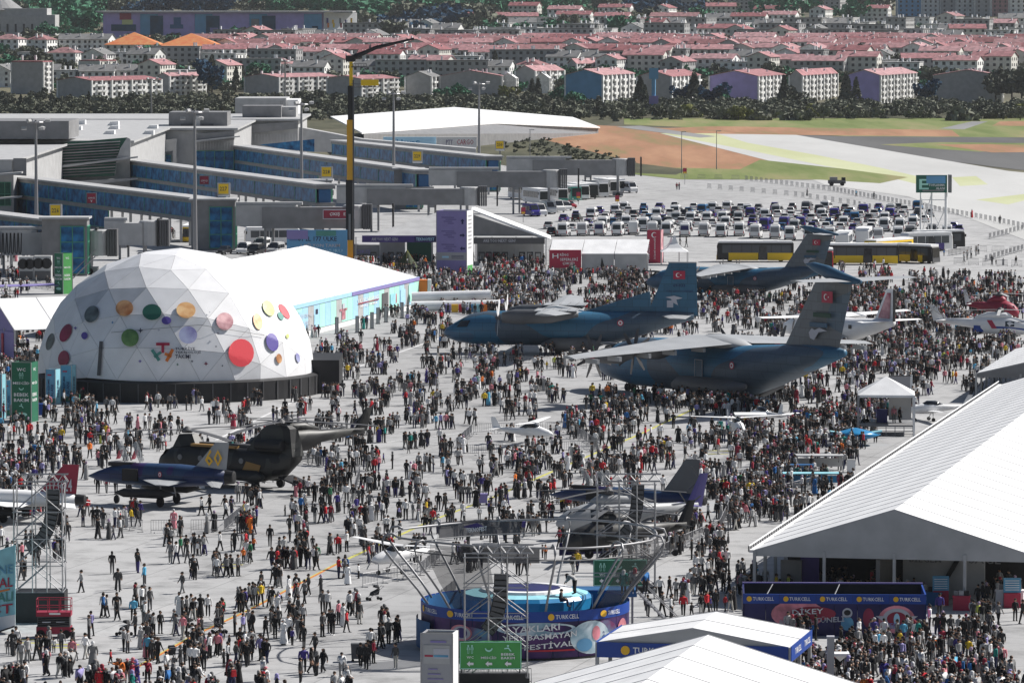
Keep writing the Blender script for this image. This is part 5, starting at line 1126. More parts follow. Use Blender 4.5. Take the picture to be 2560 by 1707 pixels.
# --- helicopters
def rotor(t, x, y, z, r, nb, ph, w=.45, m='dark_grey', droop=.05):
    q = MB().lathe([(.5, 0), (.55, .2), (.3, .45), (.12, .6)], 12); q.build('rotor_hub', 'dark_grey', t).location = (x, y, z)
    b = MB(); n = 5; rings = []
    for k in range(n+1):
        f = k/n; xx = .4+f*(r-.4); zz = .25-droop*r*f*f; rings.append([(xx, -w/2, zz), (xx, w/2, zz+.02), (xx, w/2, zz+.07), (xx, -w/2, zz+.06)])
    me = b.loft(rings).build('rotor_blade', m); md = me.data; bpy.data.objects.remove(me)
    for k in range(nb): inst(md, 'rotor_blade', t, (x, y, z), (0, 0, ph+2*PI*k/nb))
rz = hd(-.82, .57); t = thing('tandem_helicopter', head_at(572, 1215, 0, rz), 'dark camouflaged tandem rotor helicopter with an orange stripe behind the blue jet', 'helicopter', rz=rz); ch = t
fuselage([(8.0, 1.7, .3, .35), (7.6, 1.8, .9, .9), (6.4, 2.1, 1.3, 1.35), (4, 2.2, 1.45, 1.55, .7), (-4, 2.2, 1.45, 1.55, .7), (-6.4, 2.5, 1.3, 1.3, .8), (-8, 3.2, .8, .7)], 'chinook_camo', t, n=22)
MB().add([(7.6, y, 2.2) for y in (-.75, 0, .75)]+[(6.7, y*1.3, 3.2) for y in (-.75, 0, .75)], [(0, 1, 4, 3), (1, 2, 5, 4)]).build('windscreen', 'dark_glass', t)
MB().loft([[(6.2, -.7, 3.2), (3.2, -.7, 3.4), (3.2, .7, 3.4), (6.2, .7, 3.2)], [(5.6, -.35, 4.6), (4.0, -.4, 4.7), (4.0, .4, 4.7), (5.6, .35, 4.6)]]).build('front_pylon', 'chinook_camo', t)
MB().loft([[(-2.6, -1.0, 3.3), (-8.1, -.9, 3.2), (-8.1, .9, 3.2), (-2.6, 1.0, 3.3)], [(-4.4, -.6, 5.6), (-7.6, -.6, 5.7), (-7.6, .6, 5.7), (-4.4, .6, 5.6)], [(-4.9, -.5, 6.0), (-7.2, -.5, 6.0), (-7.2, .5, 6.0), (-4.9, .5, 6.0)]]).build('rear_pylon', 'chinook_camo', t)
for s in (-1, 1):
    fuselage([(4.2, 1.2, .1, .15), (3.6, 1.2, .45, .6), (-4.5, 1.2, .45, .6), (-5.4, 1.3, .1, .15)], 'chinook_camo', t, 'fuel_pod').location = (0, s*1.6, 0)
    q = MB().tube((-4.2, s*1.15, 4.2), (-7.2, s*1.15, 4.2), .5, 14); q.build('engine', 'black', t)
    for k in range(4): MB().tube((4.6-k*2.4, s*1.42, 2.6), (4.6-k*2.4, s*1.52, 2.6), .26, 12).build('porthole', 'mid_grey', t)
    wheels(t, [(3.4, s*1.7), (-4.6, s*1.9)], .42, .3)
    MB().box((1.0, s*.78, 3.76), (5.2, .7, .22)).build('orange_stripe', 'camo_brown', t)
    MB().add([(-2.6, s*1.5, 1.5), (-4.6, s*1.5, 1.5), (-4.9, s*1.5, 2.3), (-3.2, s*1.5, 2.6)], [(0, 1, 2, 3)]).build('paint_patch', 'camo_brown', t)
MB().box((0, 0, 3.86), (6.5, .55, .28)).build('drive_shaft_cover', 'dark_grey', t)
MB().slab([(-6.6, -1.1, 1.2), (-6.6, 1.1, 1.2), (-9.6, 1.1, .3), (-9.6, -1.1, .3)], (0, 0, .15)).build('loading_ramp', 'black', t)
rotor(t, 4.9, 0, 4.75, 9.0, 3, R(35), .7); rotor(t, -6.1, 0, 6.0, 9.0, 3, R(98), .7)
def heli(name, loc, rz, lab, body, tail, L=1.0, nb=4, ph=.4, door='dark_glass', cat='helicopter', fin_up=1.0, stab=True, rot='dark_grey'):
    t = thing(name, loc, lab, cat, rz=rz)
    fuselage([(4.9*L, 1.4, .15, .15), (4.5*L, 1.45, .7, .6), (3.4*L, 1.7, 1.0, .95), (1.5*L, 1.9, 1.15, 1.2, .8), (-2*L, 1.95, 1.1, 1.1, .8), (-3.6*L, 2.2, .6, .65), (-8.6*L, 2.5, .22, .26)], body, t, n=20)
    fuselage([(1.6*L, 3.1, .3, .2), (.8*L, 3.25, .7, .5), (-1.6*L, 3.25, .65, .5), (-3.4*L, 2.9, .2, .2)], body, t, 'engine_cowling')
    for s in (-1, 1):
        MB().add([(4.2*L, s*.72, 1.65), (2.7*L, s*1.06, 1.75), (2.5*L, s*.86, 2.55), (3.5*L, s*.6, 2.45)], [(0, 1, 2, 3)]).build('cockpit_window', 'dark_glass', t); MB().add([(2.1*L, s*1.13, 1.9), (.9*L, s*1.17, 1.9), (.9*L, s*1.08, 2.55), (2.1*L, s*.98, 2.55)], [(0, 1, 2, 3)]).build('side_window', 'dark_glass', t)
        if stab: wing('tailplane', tail, t, [(-7.2*L, s*.1, 2.6), (-7.4*L, s*1.9, 2.6), (-8.3*L, s*1.9, 2.55), (-8.3*L, s*.1, 2.55)], .14)
        wheels(t, [(1.3*L, s*1.3)], .36, .25); MB().tube((1.3*L, s*1.25, .36), (1.1*L, s*.9, 1.2), .08, 6).build('leg', 'galvanised', t)
    MB().add([(4.55*L, y, 1.75) for y in (-.5, 0, .5)]+[(3.7*L, y*1.3, 2.45) for y in (-.5, 0, .5)], [(0, 1, 4, 3), (1, 2, 5, 4)]).build('windscreen', 'dark_glass', t)
    wing('fin', tail, t, [(-7.4*L, 0, 2.4), (-8.8*L, 0, 4.5*fin_up), (-9.6*L, 0, 4.5*fin_up), (-9.0*L, 0, 2.4)], .3)
    wheels(t, [(-7.4*L, 0)], .26, .2); MB().tube((-7.4*L, 0, .3), (-7.4*L, 0, 2.4), .07, 6).build('leg', 'galvanised', t)
    MB().tube((0, 0, 3.4), (0, 0, 4.0), .14, 8).build('mast', 'dark_grey', t); rotor(t, 0, 0, 3.75, 7.2*L, nb, ph, .42, rot)
    md = MB().box((0, 0, .75), (.05, .22, 1.3)).build('tail_rotor_blade', 'dark_grey'); me = md.data; bpy.data.objects.remove(md)
    for k in range(4): inst(me, 'tail_rotor_blade', t, (-9.0*L, -.3, 4.0*fin_up), (0.6+k*PI/2, 0, 0)) if False else inst(me, 'tail_rotor_blade', t, (-9.0*L, -.3, 4.0*fin_up), (0, .6+k*PI/2, 0))
    return t
rz = hd(-.8, -.6); heli('utility_helicopter', head_at(735, 1163, -1, rz)+Vector((0, 6, 0)), rz, 'black helicopter whose tail sticks out right of the tandem rotor one', 'chinook_camo', 'chinook_camo', 1.05, 4, .25, fin_up=1.05)
rz = hd(-.93, -.36); heli('utility_helicopter', head_at(1520, 1345, 0, rz), rz, 'grey and violet helicopter behind the rear speaker tower', 'air_light', 'jet_violet', .95, 5, .5, fin_up=1.15)
rz = hd(-.9, -.42); t = heli('attack_helicopter', head_at(1520, 1398, 0, rz), rz, 'black attack helicopter with a violet banner right behind the round arena', 'chinook_camo', 'black', .82, 4, .9)
MB().box((1, -2.2, .75), (4.6, .1, 1.0)).build('banner', 'navy', t); uv, fs = text_geo('TEKNOFEST'); MB().add([(2.4-u*0-2.9+u*2.9, -2.27, .55+v*.4) for u, v in uv], fs).build('lettering', 'letter_grey', t)
for s in (-1, 1): MB().box((.2, s*1.9, 1.6), (1.0, 1.6, .12)).build('stub_wing', 'camo', t); MB().tube((-.7, s*2.4, 1.35), (1.1, s*2.4, 1.35), .2, 10).build('rocket_pod', 'camo', t)
rz = hd(.96, -.28); heli('rescue_helicopter', head_at(2500, 850, 0, rz), rz, 'white blue and red rescue helicopter cut by the right edge', 'tent_white', 'tent_white', 1.0, 4, .15, rot='light_grey')
t = bpy.data.objects['rescue_helicopter']
for s in (-1, 1):
    MB().add([(4.7, s*.66, 1.0), (-3.4, s*.8, 1.1), (-3.4, s*.86, 1.95), (1, s*1.24, 1.85), (4.2, s*1.04, 1.55)], [(0, 1, 2, 3, 4)]).build('blue_stripe', 'royal_blue', t); MB().add([(-.2, s*1.2, 1.6), (-.9, s*1.2, 1.6), (-1.6, s*1.1, 2.7), (-.9, s*1.1, 2.7)], [(0, 1, 2, 3)]).build('red_stripe', 'sign_red', t)
rz = hd(.94, -.3); heli('rescue_helicopter', head_at(2500, 806, 0, rz), rz, 'small red and white helicopter behind the blue striped one at the right edge', 'maroon', 'tent_white', .55, 4, .5, rot='light_grey')
# --- jets
def jet(loc, rz, lab, body, wingm, finm, L=1.0, fin_h=1.0, canopy_open=False, num=None, flags=False, name='fighter_jet'):
    t = thing(name, loc, lab, 'jet', rz=rz)
    fuselage([(7.6, 1.75, .04, .04), (6.6, 1.8, .28, .3), (5.2, 1.9, .5, .55), (3.6, 2.0, .62, .72), (1.5, 2.0, .95, .75, .8), (-2, 2.0, 1.0, .75, .8), (-5, 2.0, .75, .62), (-7.0, 2.0, .5, .45)], body, t, n=20)
    MB().lathe([(.48, 0), (.42, .9), (.3, .95)], 14).build('jet_pipe', 'black', t).rotation_euler = (0, -PI/2, 0); kidz = t.children[-1] if t.children else None
    o = [c for c in COL.objects if c.parent is t][-1]; o.location = (-6.9, 0, 2.0)
    for s in (-1, 1):
        wing('wing', wingm, t, [(1.6, s*.8, 1.75), (-2.2, s*4.6, 1.72), (-3.6, s*4.6, 1.7), (-3.4, s*.8, 1.7)], .18)
        wing('tailplane', wingm, t, [(-4.9, s*.5, 1.8), (-6.9, s*2.6, 1.55), (-7.8, s*2.6, 1.5), (-7.0, s*.5, 1.75)], .12)
        MB().box((2.6, s*.86, 2.0), (1.6, .4, .8)).build('air_intake', 'black', t)
        fuselage([(3.4, .95, .04, .04), (2.4, .95, .3, .3), (-1.5, .95, .32, .32), (-3, .95, .04, .04)], 'black', t, 'drop_tank', 10).location = (0, s*2.4, 0)
        wheels(t, [(-.9, s*1.5)], .36, .25); MB().tube((-.9, s*1.45, .4), (-.7, s*1.1, 1.6), .07, 6).build('leg', 'galvanised', t)
    wheels(t, [(4.6, 0)], .28, .2); MB().tube((4.6, 0, .3), (4.5, 0, 1.5), .06, 6).build('leg', 'galvanised', t)
    wing('fin', finm, t, [(-3.6, 0, 2.5), (-5.9, 0, 2.4+2.5*fin_h), (-7.3, 0, 2.4+2.5*fin_h), (-7.0, 0, 2.4)], .22)
    if canopy_open:
        MB().box((4.0, 0, 2.62), (2.6, .7, .25)).build('cockpit', 'black', t)
        for k, x in enumerate((4.2, 2.6)):
            c = MB(); rings = []
            for f in range(5): rings.append([(f*.36, .38*math.cos(a)*(1-.12*abs(f-2)), .35*math.sin(a)+.02) for a in (0, .5, 1.05, PI/2, 2.1, 2.64, PI)])
            o = c.loft(rings, cap=False).build('canopy', 'canopy', t); o.location = (x-.6, 0, 2.75); o.rotation_euler = (0, -R(58), 0)
            if flags:
                flag(t, lambda u, v, kk=0, x=x: (x-.25-.02+v*.35, -.55+u*.9+.1, 2.85+v*.95) if False else (x+.25-v*.5, -.42+u*.85, 2.95+v*.85), .95, .72)
    else: fuselage([(5.4, 2.35, .1, .1), (4.4, 2.55, .4, .42), (3.0, 2.65, .42, .42), (1.6, 2.6, .1, .1)], 'dark_glass', t, 'canopy', 14)
    if num:
        for s in (-1, 1): uv, fs = text_geo(num); MB().add([((-4.9-u*1.8) if s > 0 else (-6.7+u*1.8), s*.24, 2.7+v*1.1) for u, v in uv], fs).build('lettering', 'amber' if num == '60' else 'letter_grey', t)
    return t
rz = hd(-.93, .36); t = jet(head_at(400, 1262, 0, rz), rz, 'dark blue jet with two raised canopies lined with red flags', 'jet_camo', 'air_light', 'air_light', canopy_open=True, flags=True, num='60', fin_h=.75); t.scale = (.93, 1.15, 1.36)
for s in (-1, 1): roundel(t, lambda u, v, k=0, s=s: (-.6+u, s*(1.03+.02*k), 2.1+v), .2)
rz = hd(-.9, .2); t = jet(head_at(25, 1302, -1, rz), rz, 'white and red display jet behind the left speaker tower with a tall red fin', 'tent_white', 'tent_white', 'maroon', fin_h=1.05, num='23624')
rz = hd(-.86, .5); jet(head_at(1615, 1300, -2, rz), rz, 'grey fighter jet with a clipped grey fin left of the blue tables', 'jet_camo', 'air_light', 'air_grey', fin_h=1.25, canopy_open=True)
# --- light aircraft and drones
def light(loc, rz, lab, low=False, L=1.0, name='light_aircraft', tail_T=False, txt=None):
    t = thing(name, loc, lab, 'light aircraft', rz=rz)
    fuselage([(2.6*L, 1.15, .1, .1), (2.2*L, 1.2, .35, .35), (1.2*L, 1.35, .52, .55), (0, 1.4, .55, .62), (-1.4*L, 1.4, .28, .35), (-4.2*L, 1.55, .08, .12)], 'tent_white', t, n=16)
    fuselage([(1.3*L, 1.7, .1, .1), (.6*L, 1.85, .42, .35), (-.4*L, 1.85, .42, .33), (-1.2*L, 1.7, .1, .1)], 'dark_glass', t, 'canopy', 12)
    z = 1.1 if low else 2.25
    for s in (-1, 1):
        wing('wing', 'tent_white', t, [(.7*L, s*.25, z), (.45*L, s*5.2*L, z+.25), (-.25*L, s*5.2*L, z+.22), (-.55*L, s*.25, z)], .18)
        wing('tailplane', 'tent_white', t, [(-3.4*L, s*.05, 1.6), (-3.7*L, s*1.4*L, 1.6), (-4.25*L, s*1.4*L, 1.6), (-4.25*L, s*.05, 1.6)], .08)
        wheels(t, [(.1, s*.9)], .2, .14); MB().tube((.1, s*.85, .2), (0, s*.35, 1.0), .05, 5).build('leg', 'light_grey', t)
        if txt: uv, fs = text_geo(txt); MB().add([((-1.2-u*1.2) if s > 0 else (-2.4+u*1.2), s*.34, 1.3+v*.25) for u, v in uv], fs).build('lettering', 'letter_dark', t)
    wing('fin', 'tent_white', t, [(-3.3*L, 0, 1.6), (-4.0*L, 0, 2.75), (-4.5*L, 0, 2.75), (-4.3*L, 0, 1.5)], .1)
    wheels(t, [(1.9*L, 0)], .18, .12); MB().tube((1.9*L, 0, .2), (1.9*L, 0, 1.0), .04, 5).build('leg', 'light_grey', t)
    md = MB().box((0, 0, .45), (.03, .1, .85)).build('propeller_blade', 'light_grey'); me = md.data; bpy.data.objects.remove(md)
    for k in range(3): inst(me, 'propeller_blade', t, (2.68*L, 0, 1.15), (k*2*PI/3+.4, 0, 0))
    return t
rz = hd(.93, -.36); light(head_at(1325, 1112, 0, rz), rz, 'white light aircraft inside barriers with a tilted wing, beyond the arena', L=.95)
rz = hd(-.75, -.66); light(head_at(990, 1432, 0, rz), rz, 'white high wing light aircraft left of the round arena', L=.95, txt='TC-UVH')
rz = hd(.2, -.98); light(head_at(1842, 1098, 0, rz), rz, 'white high wing aircraft whose cabin faces us, before the white canopy', L=.95, txt='OTEK')
rz = hd(-.5, .86); light(head_at(1905, 1068, 0, rz), rz, 'white low light aircraft just right of the white canopy', low=True, L=.9)
rz = hd(-.98, -.2); light(head_at(2330, 1052, 0, rz), rz, 'slim white drone aircraft between the gazebo and the long tent', low=True, L=1.0)
t = thing('flying_car_model', G(2138, 1112), 'bright blue flying saucer like concept vehicle in the crowd', 'concept vehicle', rz=.1)
MB().lathe([(.2, .5), (1.6, .7), (2.6, 1.1), (1.5, 1.4), (.8, 1.6), (.1, 1.75)], 20).build('body', 'pool_blue', t, smooth=True)
for s in (-1, 1): MB().slab([(s*1.2, -.6, 1.1), (s*2.6, -.9, 1.35), (s*2.7, -.2, 1.4), (s*1.4, .6, 1.15)], (0, 0, .14)).build('wing', 'sign_cyan', t); MB().tube((s*1, 0, 0), (s*1, 0, .7), .1, 6).build('leg', 'dark_grey', t)
# ---------------- parked vehicles ----------------
PAINT = {}
for nm, c in (('white', (.74, .74, .74)), ('silver', (.42, .43, .44)), ('grey', (.17, .17, .18)), ('black', (.02, .02, .022)), ('violet blue', (.035, .025, .22)), ('blue', (.02, .13, .30)), ('red', (.40, .02, .03)), ('teal', (.02, .22, .17)), ('lilac', (.26, .24, .50))):
    mat('paint_'+nm.replace(' ', '_'), c, .3, .1); PAINT[nm] = 'paint_'+nm.replace(' ', '_')
mat('lamp_red', (.5, .02, .02), .3); mat('lamp_clear', (.7, .7, .66), .2)
def veh_profile(prof, hw, name, m, t, tum=.12):
    """side profile (y, z) lofted across x with rounded tumblehome"""
    zs = [p[1] for p in prof]; zm, zx = min(zs), max(zs); rings = []
    for f in (-1, -.9, .9, 1):
        r = []
        for (y, z) in prof:
            k = (z-zm)/(zx-zm); w = hw*(1-tum*max(0, k-.45)/.55); s = .97 if abs(f) == 1 else 1
            r.append((f*w, y*s if abs(f) == 1 else y, zm+(z-zm)*(s if abs(f) == 1 else 1)))
        rings.append(r)
    return MB().loft(rings).build(name, m, t)
def wheel4(t, ys, hw, r):
    me = None
    for y in ys:
        for s in (-1, 1):
            if me is None: o = MB().tube((-.11, 0, 0), (.11, 0, 0), r, 14).build('wheel', 'rubber', t); me = o.data; o.location = (s*hw, y, r); rim = MB().tube((-.115, 0, 0), (.115, 0, 0), r*.55, 10).build('rim', 'letter_grey', o); rm = rim.data
            else: o = inst(me, 'wheel', t, (s*hw, y, r)); r2 = inst(rm, 'rim', o, (0, 0, 0))
def qpart(t, name, m, pts): return MB().add(pts, [tuple(range(len(pts)))]).build(name, m, t)
def van(name, L, H, paint, rearwin='dark_glass', loc=(0, 0, 0)):   # forward = +y, rear towards -y
    t = thing(name, loc, 'white van', 'van'); l = L/2
    veh_profile([(-l, .35), (-l, H*.45), (-l+.12, H-.12), (-l+.4, H), (l-2.0, H), (l-1.55, H-.12), (l-.75, H*.55), (l-.05, H*.42), (l, .35)], .98, 'body', paint, t)
    qpart(t, 'rear_window', rearwin, [(-.78, -l-.03+.0, H*.5), (.78, -l-.03, H*.5), (.72, -l+.05, H*.83), (-.72, -l+.05, H*.83)])
    qpart(t, 'windscreen', 'dark_glass', [(-.82, l-.68, H*.57), (.82, l-.68, H*.57), (.74, l-1.5, H-.16), (-.74, l-1.5, H-.16)])
    for s in (-1, 1):
        for k in range(3): qpart(t, 'side_window', 'dark_glass', [(s*1.0, -l+.5+k*1.35, H*.52), (s*1.0, -l+1.65+k*1.35, H*.52), (s*.95, -l+1.65+k*1.35, H*.82), (s*.95, -l+.5+k*1.35, H*.82)])
        MB().box((s*.88, -l-.03, H*.32), (.14, .06, .5)).build('tail_light', 'lamp_red', t); MB().box((s*.75, l-.02, H*.36), (.3, .1, .18)).build('headlight', 'lamp_clear', t)
        MB().box((s*1.1, l-1.0, H*.56), (.2, .1, .3)).build('mirror', 'black', t)
    MB().box((0, -l-.02, .42), (1.8, .14, .2)).build('bumper', 'dark_grey', t); MB().box((0, -.3, H+.04), (1.2, L*.5, .1)).build('roof_rack', 'light_grey', t)
    MB().box((0, -l-.04, H*.32), (.55, .04, .14)).build('number_plate', 'letter_white', t)
    wheel4(t, (-l+1.1, l-1.0), .92, .34); return t
def car(name, L, H, paint):
    t = thing(name, (0, 0, 0), 'car', 'car'); l = L/2
    veh_profile([(-l, .3), (-l, H*.6), (-l+.5, H*.66), (l-1.2, H*.64), (l-.1, H*.5), (l, .3)], .88, 'body', paint, t, .05)
    veh_profile([(-l+.25, H*.64), (-l+.75, H), (l-2.1, H), (l-1.2, H*.62)], .78, 'cabin', 'dark_glass', t, .2)
    veh_profile([(-l+.68, H-.03), (-l+.9, H+.03), (l-2.3, H+.03), (l-2.05, H-.03)], .66, 'roof', paint, t, .05)
    for s in (-1, 1):
        MB().box((s*.66, -l, H*.5), (.3, .06, .16)).build('tail_light', 'lamp_red', t); MB().box((s*.62, l, H*.42), (.32, .06, .14)).build('headlight', 'lamp_clear', t)
    MB().box((0, -l-.02, H*.4), (.5, .04, .12)).build('number_plate', 'letter_white', t)
    wheel4(t, (-l+.8, l-.8), .8, .3); return t
def recolour(r, tree, src, paint, win=None):
    for c in [k for k in r.children]:
        pass
protos = {}
for p in PAINT: protos['car', p] = None
def place_vehicle(kind, paint, loc, rz, label, group, win='dark_glass', hgt=None):
    key = (kind, paint, win)
    if key not in protos or protos[key] is None:
        if kind == 'minibus': t = van('minibus', 5.9, 2.62, PAINT[paint], win)
        elif kind == 'van': t = van('van', 5.0, 2.0, PAINT[paint], win)
        elif kind == 'suv': t = car('car', 4.6, 1.72, PAINT[paint])
        else: t = car('car', 4.4, 1.48, PAINT[paint])
        kids_ = [c for c in t.children_recursive]
        protos[key] = (t, snapshot(t)); t.location = loc; t.rotation_euler = (0, 0, rz)
    else: t = dup(protos[key][0], protos[key][1], loc, rz)
    t['label'] = label; t['category'] = {'minibus': 'minibus', 'van': 'van'}.get(kind, 'car'); t['group'] = group; return t
ORD = ['first', 'second', 'third', 'fourth', 'fifth', 'sixth', 'seventh', 'eighth', 'ninth', 'tenth', 'eleventh', 'twelfth', 'thirteenth', 'fourteenth', 'fifteenth', 'sixteenth', 'seventeenth', 'eighteenth', 'nineteenth', 'twentieth']
HD = -R(6)     # the parked vans look away from us, slightly to the right
mat('wired_glass', (.25, .25, .26), .4)
k = 0
wins = ['dark_glass', 'wired_glass', 'navy', 'dark_glass', 'paint_white', 'light_grey', 'dark_glass', 'navy', 'wired_glass', 'dark_glass', 'dark_glass', 'wired_glass', 'wired_glass', 'dark_glass', 'dark_glass', 'dark_glass', 'wired_glass', 'wired_glass', 'dark_glass']
WD = {'dark_glass': 'dark rear window', 'wired_glass': 'printed rear window', 'navy': 'blue rear window', 'paint_white': 'plain panelled back', 'light_grey': 'plain grey back'}
for i, (x, y) in enumerate(((1410, 590), (1458, 589), (1500, 588), (1546, 589), (1584, 586), (1632, 588), (1668, 588), (1712, 591), (1760, 590), (1804, 592), (1848, 590), (1890, 595), (1938, 596), (1975, 600), (2022, 600), (2075, 602), (2150, 602), (2195, 604), (2245, 600), (2278, 598))):
    w = wins[i % len(wins)]; paint = 'grey' if i == 19 else 'white'; g = G(x, y)
    place_vehicle('minibus', paint, g, HD+R(random.uniform(-3, 3)), '%s minibus with %s, %s from the left in the front row' % (paint, WD[w], ORD[i]), 'minibuses in the front row of the car park', w)
rng2 = random.Random(5)
rows = [(576, 1430, 2260, 38, 'second'), (565, 1470, 2300, 35, 'third'), (554, 1410, 2320, 34, 'fourth'), (544, 1440, 2330, 34, 'fifth'), (535, 1500, 2330, 36, 'sixth'), (526, 1560, 2310, 42, 'seventh')]
for (y, xa, xb, st, nm) in rows:
    x = xa; cnt = {}
    while x < xb:
        kd = rng2.choice(('minibus', 'van', 'car', 'suv', 'car')) if y > 570 else rng2.choice(('car', 'car', 'suv', 'van')); 
        p = rng2.choice(('white', 'white', 'white', 'silver', 'white', 'violet blue', 'blue', 'grey', 'black')); g = G(x, y+rng2.uniform(-2, 2))
        key = (p, kd); cnt[key] = cnt.get(key, 0)+1; n = {'suv': 'tall car'}.get(kd, kd)
        place_vehicle(kd, p, g, HD+R(rng2.uniform(-5, 5)), '%s %s, %s such from the left in the %s parked row' % (p, n, ORD[min(19, cnt[key]-1)], nm), 'cars in the %s row of the car park' % nm)
        x += st*rng2.uniform(.8, 1.2)
for (x, y, kd, p, lab) in ((1372, 572, 'car', 'silver', 'lone silver car at the left end of the car park'), (2368, 596, 'minibus', 'white', 'white minibus behind the white billboard leg'), (2398, 584, 'suv', 'violet blue', 'violet blue car at the far right end of the car park'), (2385, 574, 'car', 'violet blue', 'violet blue car just behind the last car on the right'), (1380, 590, 'suv', 'black', 'black car beside the first white minibus'), (2330, 586, 'van', 'grey', 'grey van half hidden at the right of the front row'), (2320, 600, 'suv', 'black', 'black car right of the grey minibus')):
    place_vehicle(kd, p, G(x, y), HD, lab, 'single cars around the car park')
mat('bus_glass', (.07, .08, .09), .12, spec=.6)
# coaches and vans facing us beside the piers
def coach(name, L, H, body, lab, cat, loc, rz, low=None, low2=None, group=None, dark=True, roofm='tent_white'):
    t = thing(name, loc, lab, cat, group, rz); l = L/2; w = 1.25
    veh_profile([(-l, .35), (-l, H-.25), (-l+.25, H), (l-.4, H), (l-.1, H-.3), (l, H*.4), (l, .35)], w, 'body', body, t, .05)
    MB().box((0, 0, H+.06), (2.45, L-.6, .34)).build('roof', roofm, t); MB().box((0, -L*.2, H+.16), (1.6, 2.4, .25)).build('roof_unit', roofm, t)
    qpart(t, 'windscreen', 'dark_glass', [(-w+.15, l+.03, H*.34), (w-.15, l+.03, H*.34), (w-.2, l-.05, H-.35), (-w+.2, l-.05, H-.35)])
    n = max(3, int(L/1.7))
    for s in (-1, 1):
        for i in range(n):
            a = -l+.5+i*(L-1.3)/n; b = a+(L-1.3)/n-.12; qpart(t, 'side_window', 'bus_glass', [(s*(w+.015), a, H*.45), (s*(w+.015), b, H*.45), (s*(w-.0), b, H*.86), (s*(w-.0), a, H*.86)])
        if low:
            for (a, b) in ((-l+.2, -l+4.5), (-l+6.1, l-2.0)) if L > 8 else ((-l+.8, l-1.6),): MB().box((s*(w+.02), (a+b)/2, H*.27), (.08, b-a, H*.38)).build('side_panel', low, t)
            MB().box((s*(w+.03), -l+5.3, H*.45), (.06, 1.3, H*.72)).build('door', 'dark_glass', t) if L > 8 else None
        MB().box((s*.9, l+.03, H*.2), (.35, .08, .2)).build('headlight', 'lamp_clear', t); MB().box((s*(w+.18), l-.1, H*.75), (.15, .2, .5)).build('mirror', 'black', t)
    if low2: MB().box((0, l+.04, H*.2), (2.3, .08, H*.25)).build('front_panel', low2, t)
    wheel4(t, (-l+2.2 if L > 8 else -l+1.2, l-2.2 if L > 8 else l-1), w-.12, .48); return t
for i, (x, y, L, H, m, lab) in enumerate(((1312, 500, 11, 3.4, 'paint_white', 'white coach with violet windows at the left end of the coach row'), (1352, 512, 12, 3.3, 'paint_white', 'white coach just before the teal nosed one'), (1398, 508, 12, 3.4, 'paint_white', 'white coach with a teal nose in the coach row'), (1432, 504, 12, 3.4, 'paint_teal', 'dark green fronted coach in the coach row'), (1452, 500, 12, 3.4, 'paint_white', 'white coach right of the green fronted one'),
        (1474, 498, 12, 3.4, 'paint_black', 'black fronted coach in the middle of the row'), (1500, 494, 12, 3.5, 'paint_white', 'white coach with a red window card, left of the tall one'), (1528, 490, 12, 3.6, 'paint_white', 'tall white coach with a red card near the right end'), (1546, 482, 10, 3.0, 'paint_white', 'last white coach at the right end of the row'))):
    coach('coach', L, H, m, lab, 'coach', G(x, y)+Vector((-1, 5, 0)), R(-162), low2='paint_teal' if i == 2 else None, group='coaches parked beside the boarding piers')
for i, (x, y, p, kd, lab) in enumerate(((1345, 540, 'white', 'minibus', 'white minibus with a red card behind the blue van'), (1368, 534, 'white', 'minibus', 'second white minibus from the blue van'), (1390, 530, 'white', 'minibus', 'third white minibus from the blue van'), (1410, 526, 'white', 'van', 'low white van at the right of the minibus line'), (1424, 520, 'red', 'car', 'red nosed car at the end of the minibus line'), (1328, 541, 'violet blue', 'minibus', 'violet blue van parked before the white minibuses'), (1574, 482, 'white', 'minibus', 'white lorry like van at the end of the coach row'))):
    place_vehicle(kd, p, G(x, y), R(-158), lab, 'vans parked below the boarding bridges')
# yellow and black city buses
rzb = R(-90)
coach('city_bus', 13.2, 3.4, 'paint_black', 'yellow and black bus seen side on left of the aircraft fin', 'bus', G(1888, 654), R(88), low='yellow', low2='yellow', group='yellow city buses')
coach('city_bus', 13.2, 3.4, 'paint_black', 'yellow and black bus seen side on right of the aircraft fin', 'bus', G(2150, 661), R(87), low='yellow', low2='yellow', group='yellow city buses')
coach('city_bus', 13.2, 3.4, 'yellow', 'yellow bus seen obliquely between the side on one and the front facing one', 'bus', G(2222, 648), R(-35), low='yellow', low2='yellow', group='yellow city buses')
coach('city_bus', 9, 3.05, 'paint_black', 'yellow bus with its big windscreen facing us at the right end', 'bus', G(2290, 660)+Vector((0, 4, 0)), R(-128), low='yellow', low2='dark_grey', group='yellow city buses')
coach('city_bus', 12, 2.9, 'yellow', 'lime yellow bus coming towards us under the boarding bridge', 'bus', G(474, 606)+Vector((0, 6, 0)), R(178), low='yellow', low2='yellow')
coach('coach', 10, 3.2, 'paint_white', 'white and violet coach behind the city buses', 'coach', G(2316, 628), R(-60), low='violet', group='coaches behind the city buses')
coach('coach', 10, 3.2, 'paint_black', 'black coach right of the white and violet one behind the city buses', 'coach', G(2345, 622), R(-66), group='coaches behind the city buses')
coach('coach', 9, 3.0, 'paint_white', 'white coach with a blue rear window behind the tail fin', 'coach', G(2110, 622), R(-8), group='coaches behind the city buses')
coach('coach', 9, 3.0, 'paint_white', 'white coach with a broad blue rear window right of the tail fin', 'coach', G(2160, 612), R(-8), group='coaches behind the city buses')
coach('double_decker_bus', 5.5, 4.2, 'red', 'small red double decked vehicle hidden behind the tail of the far aircraft', 'bus', G(2066, 690)+Vector((0, 3, 0)), R(178))
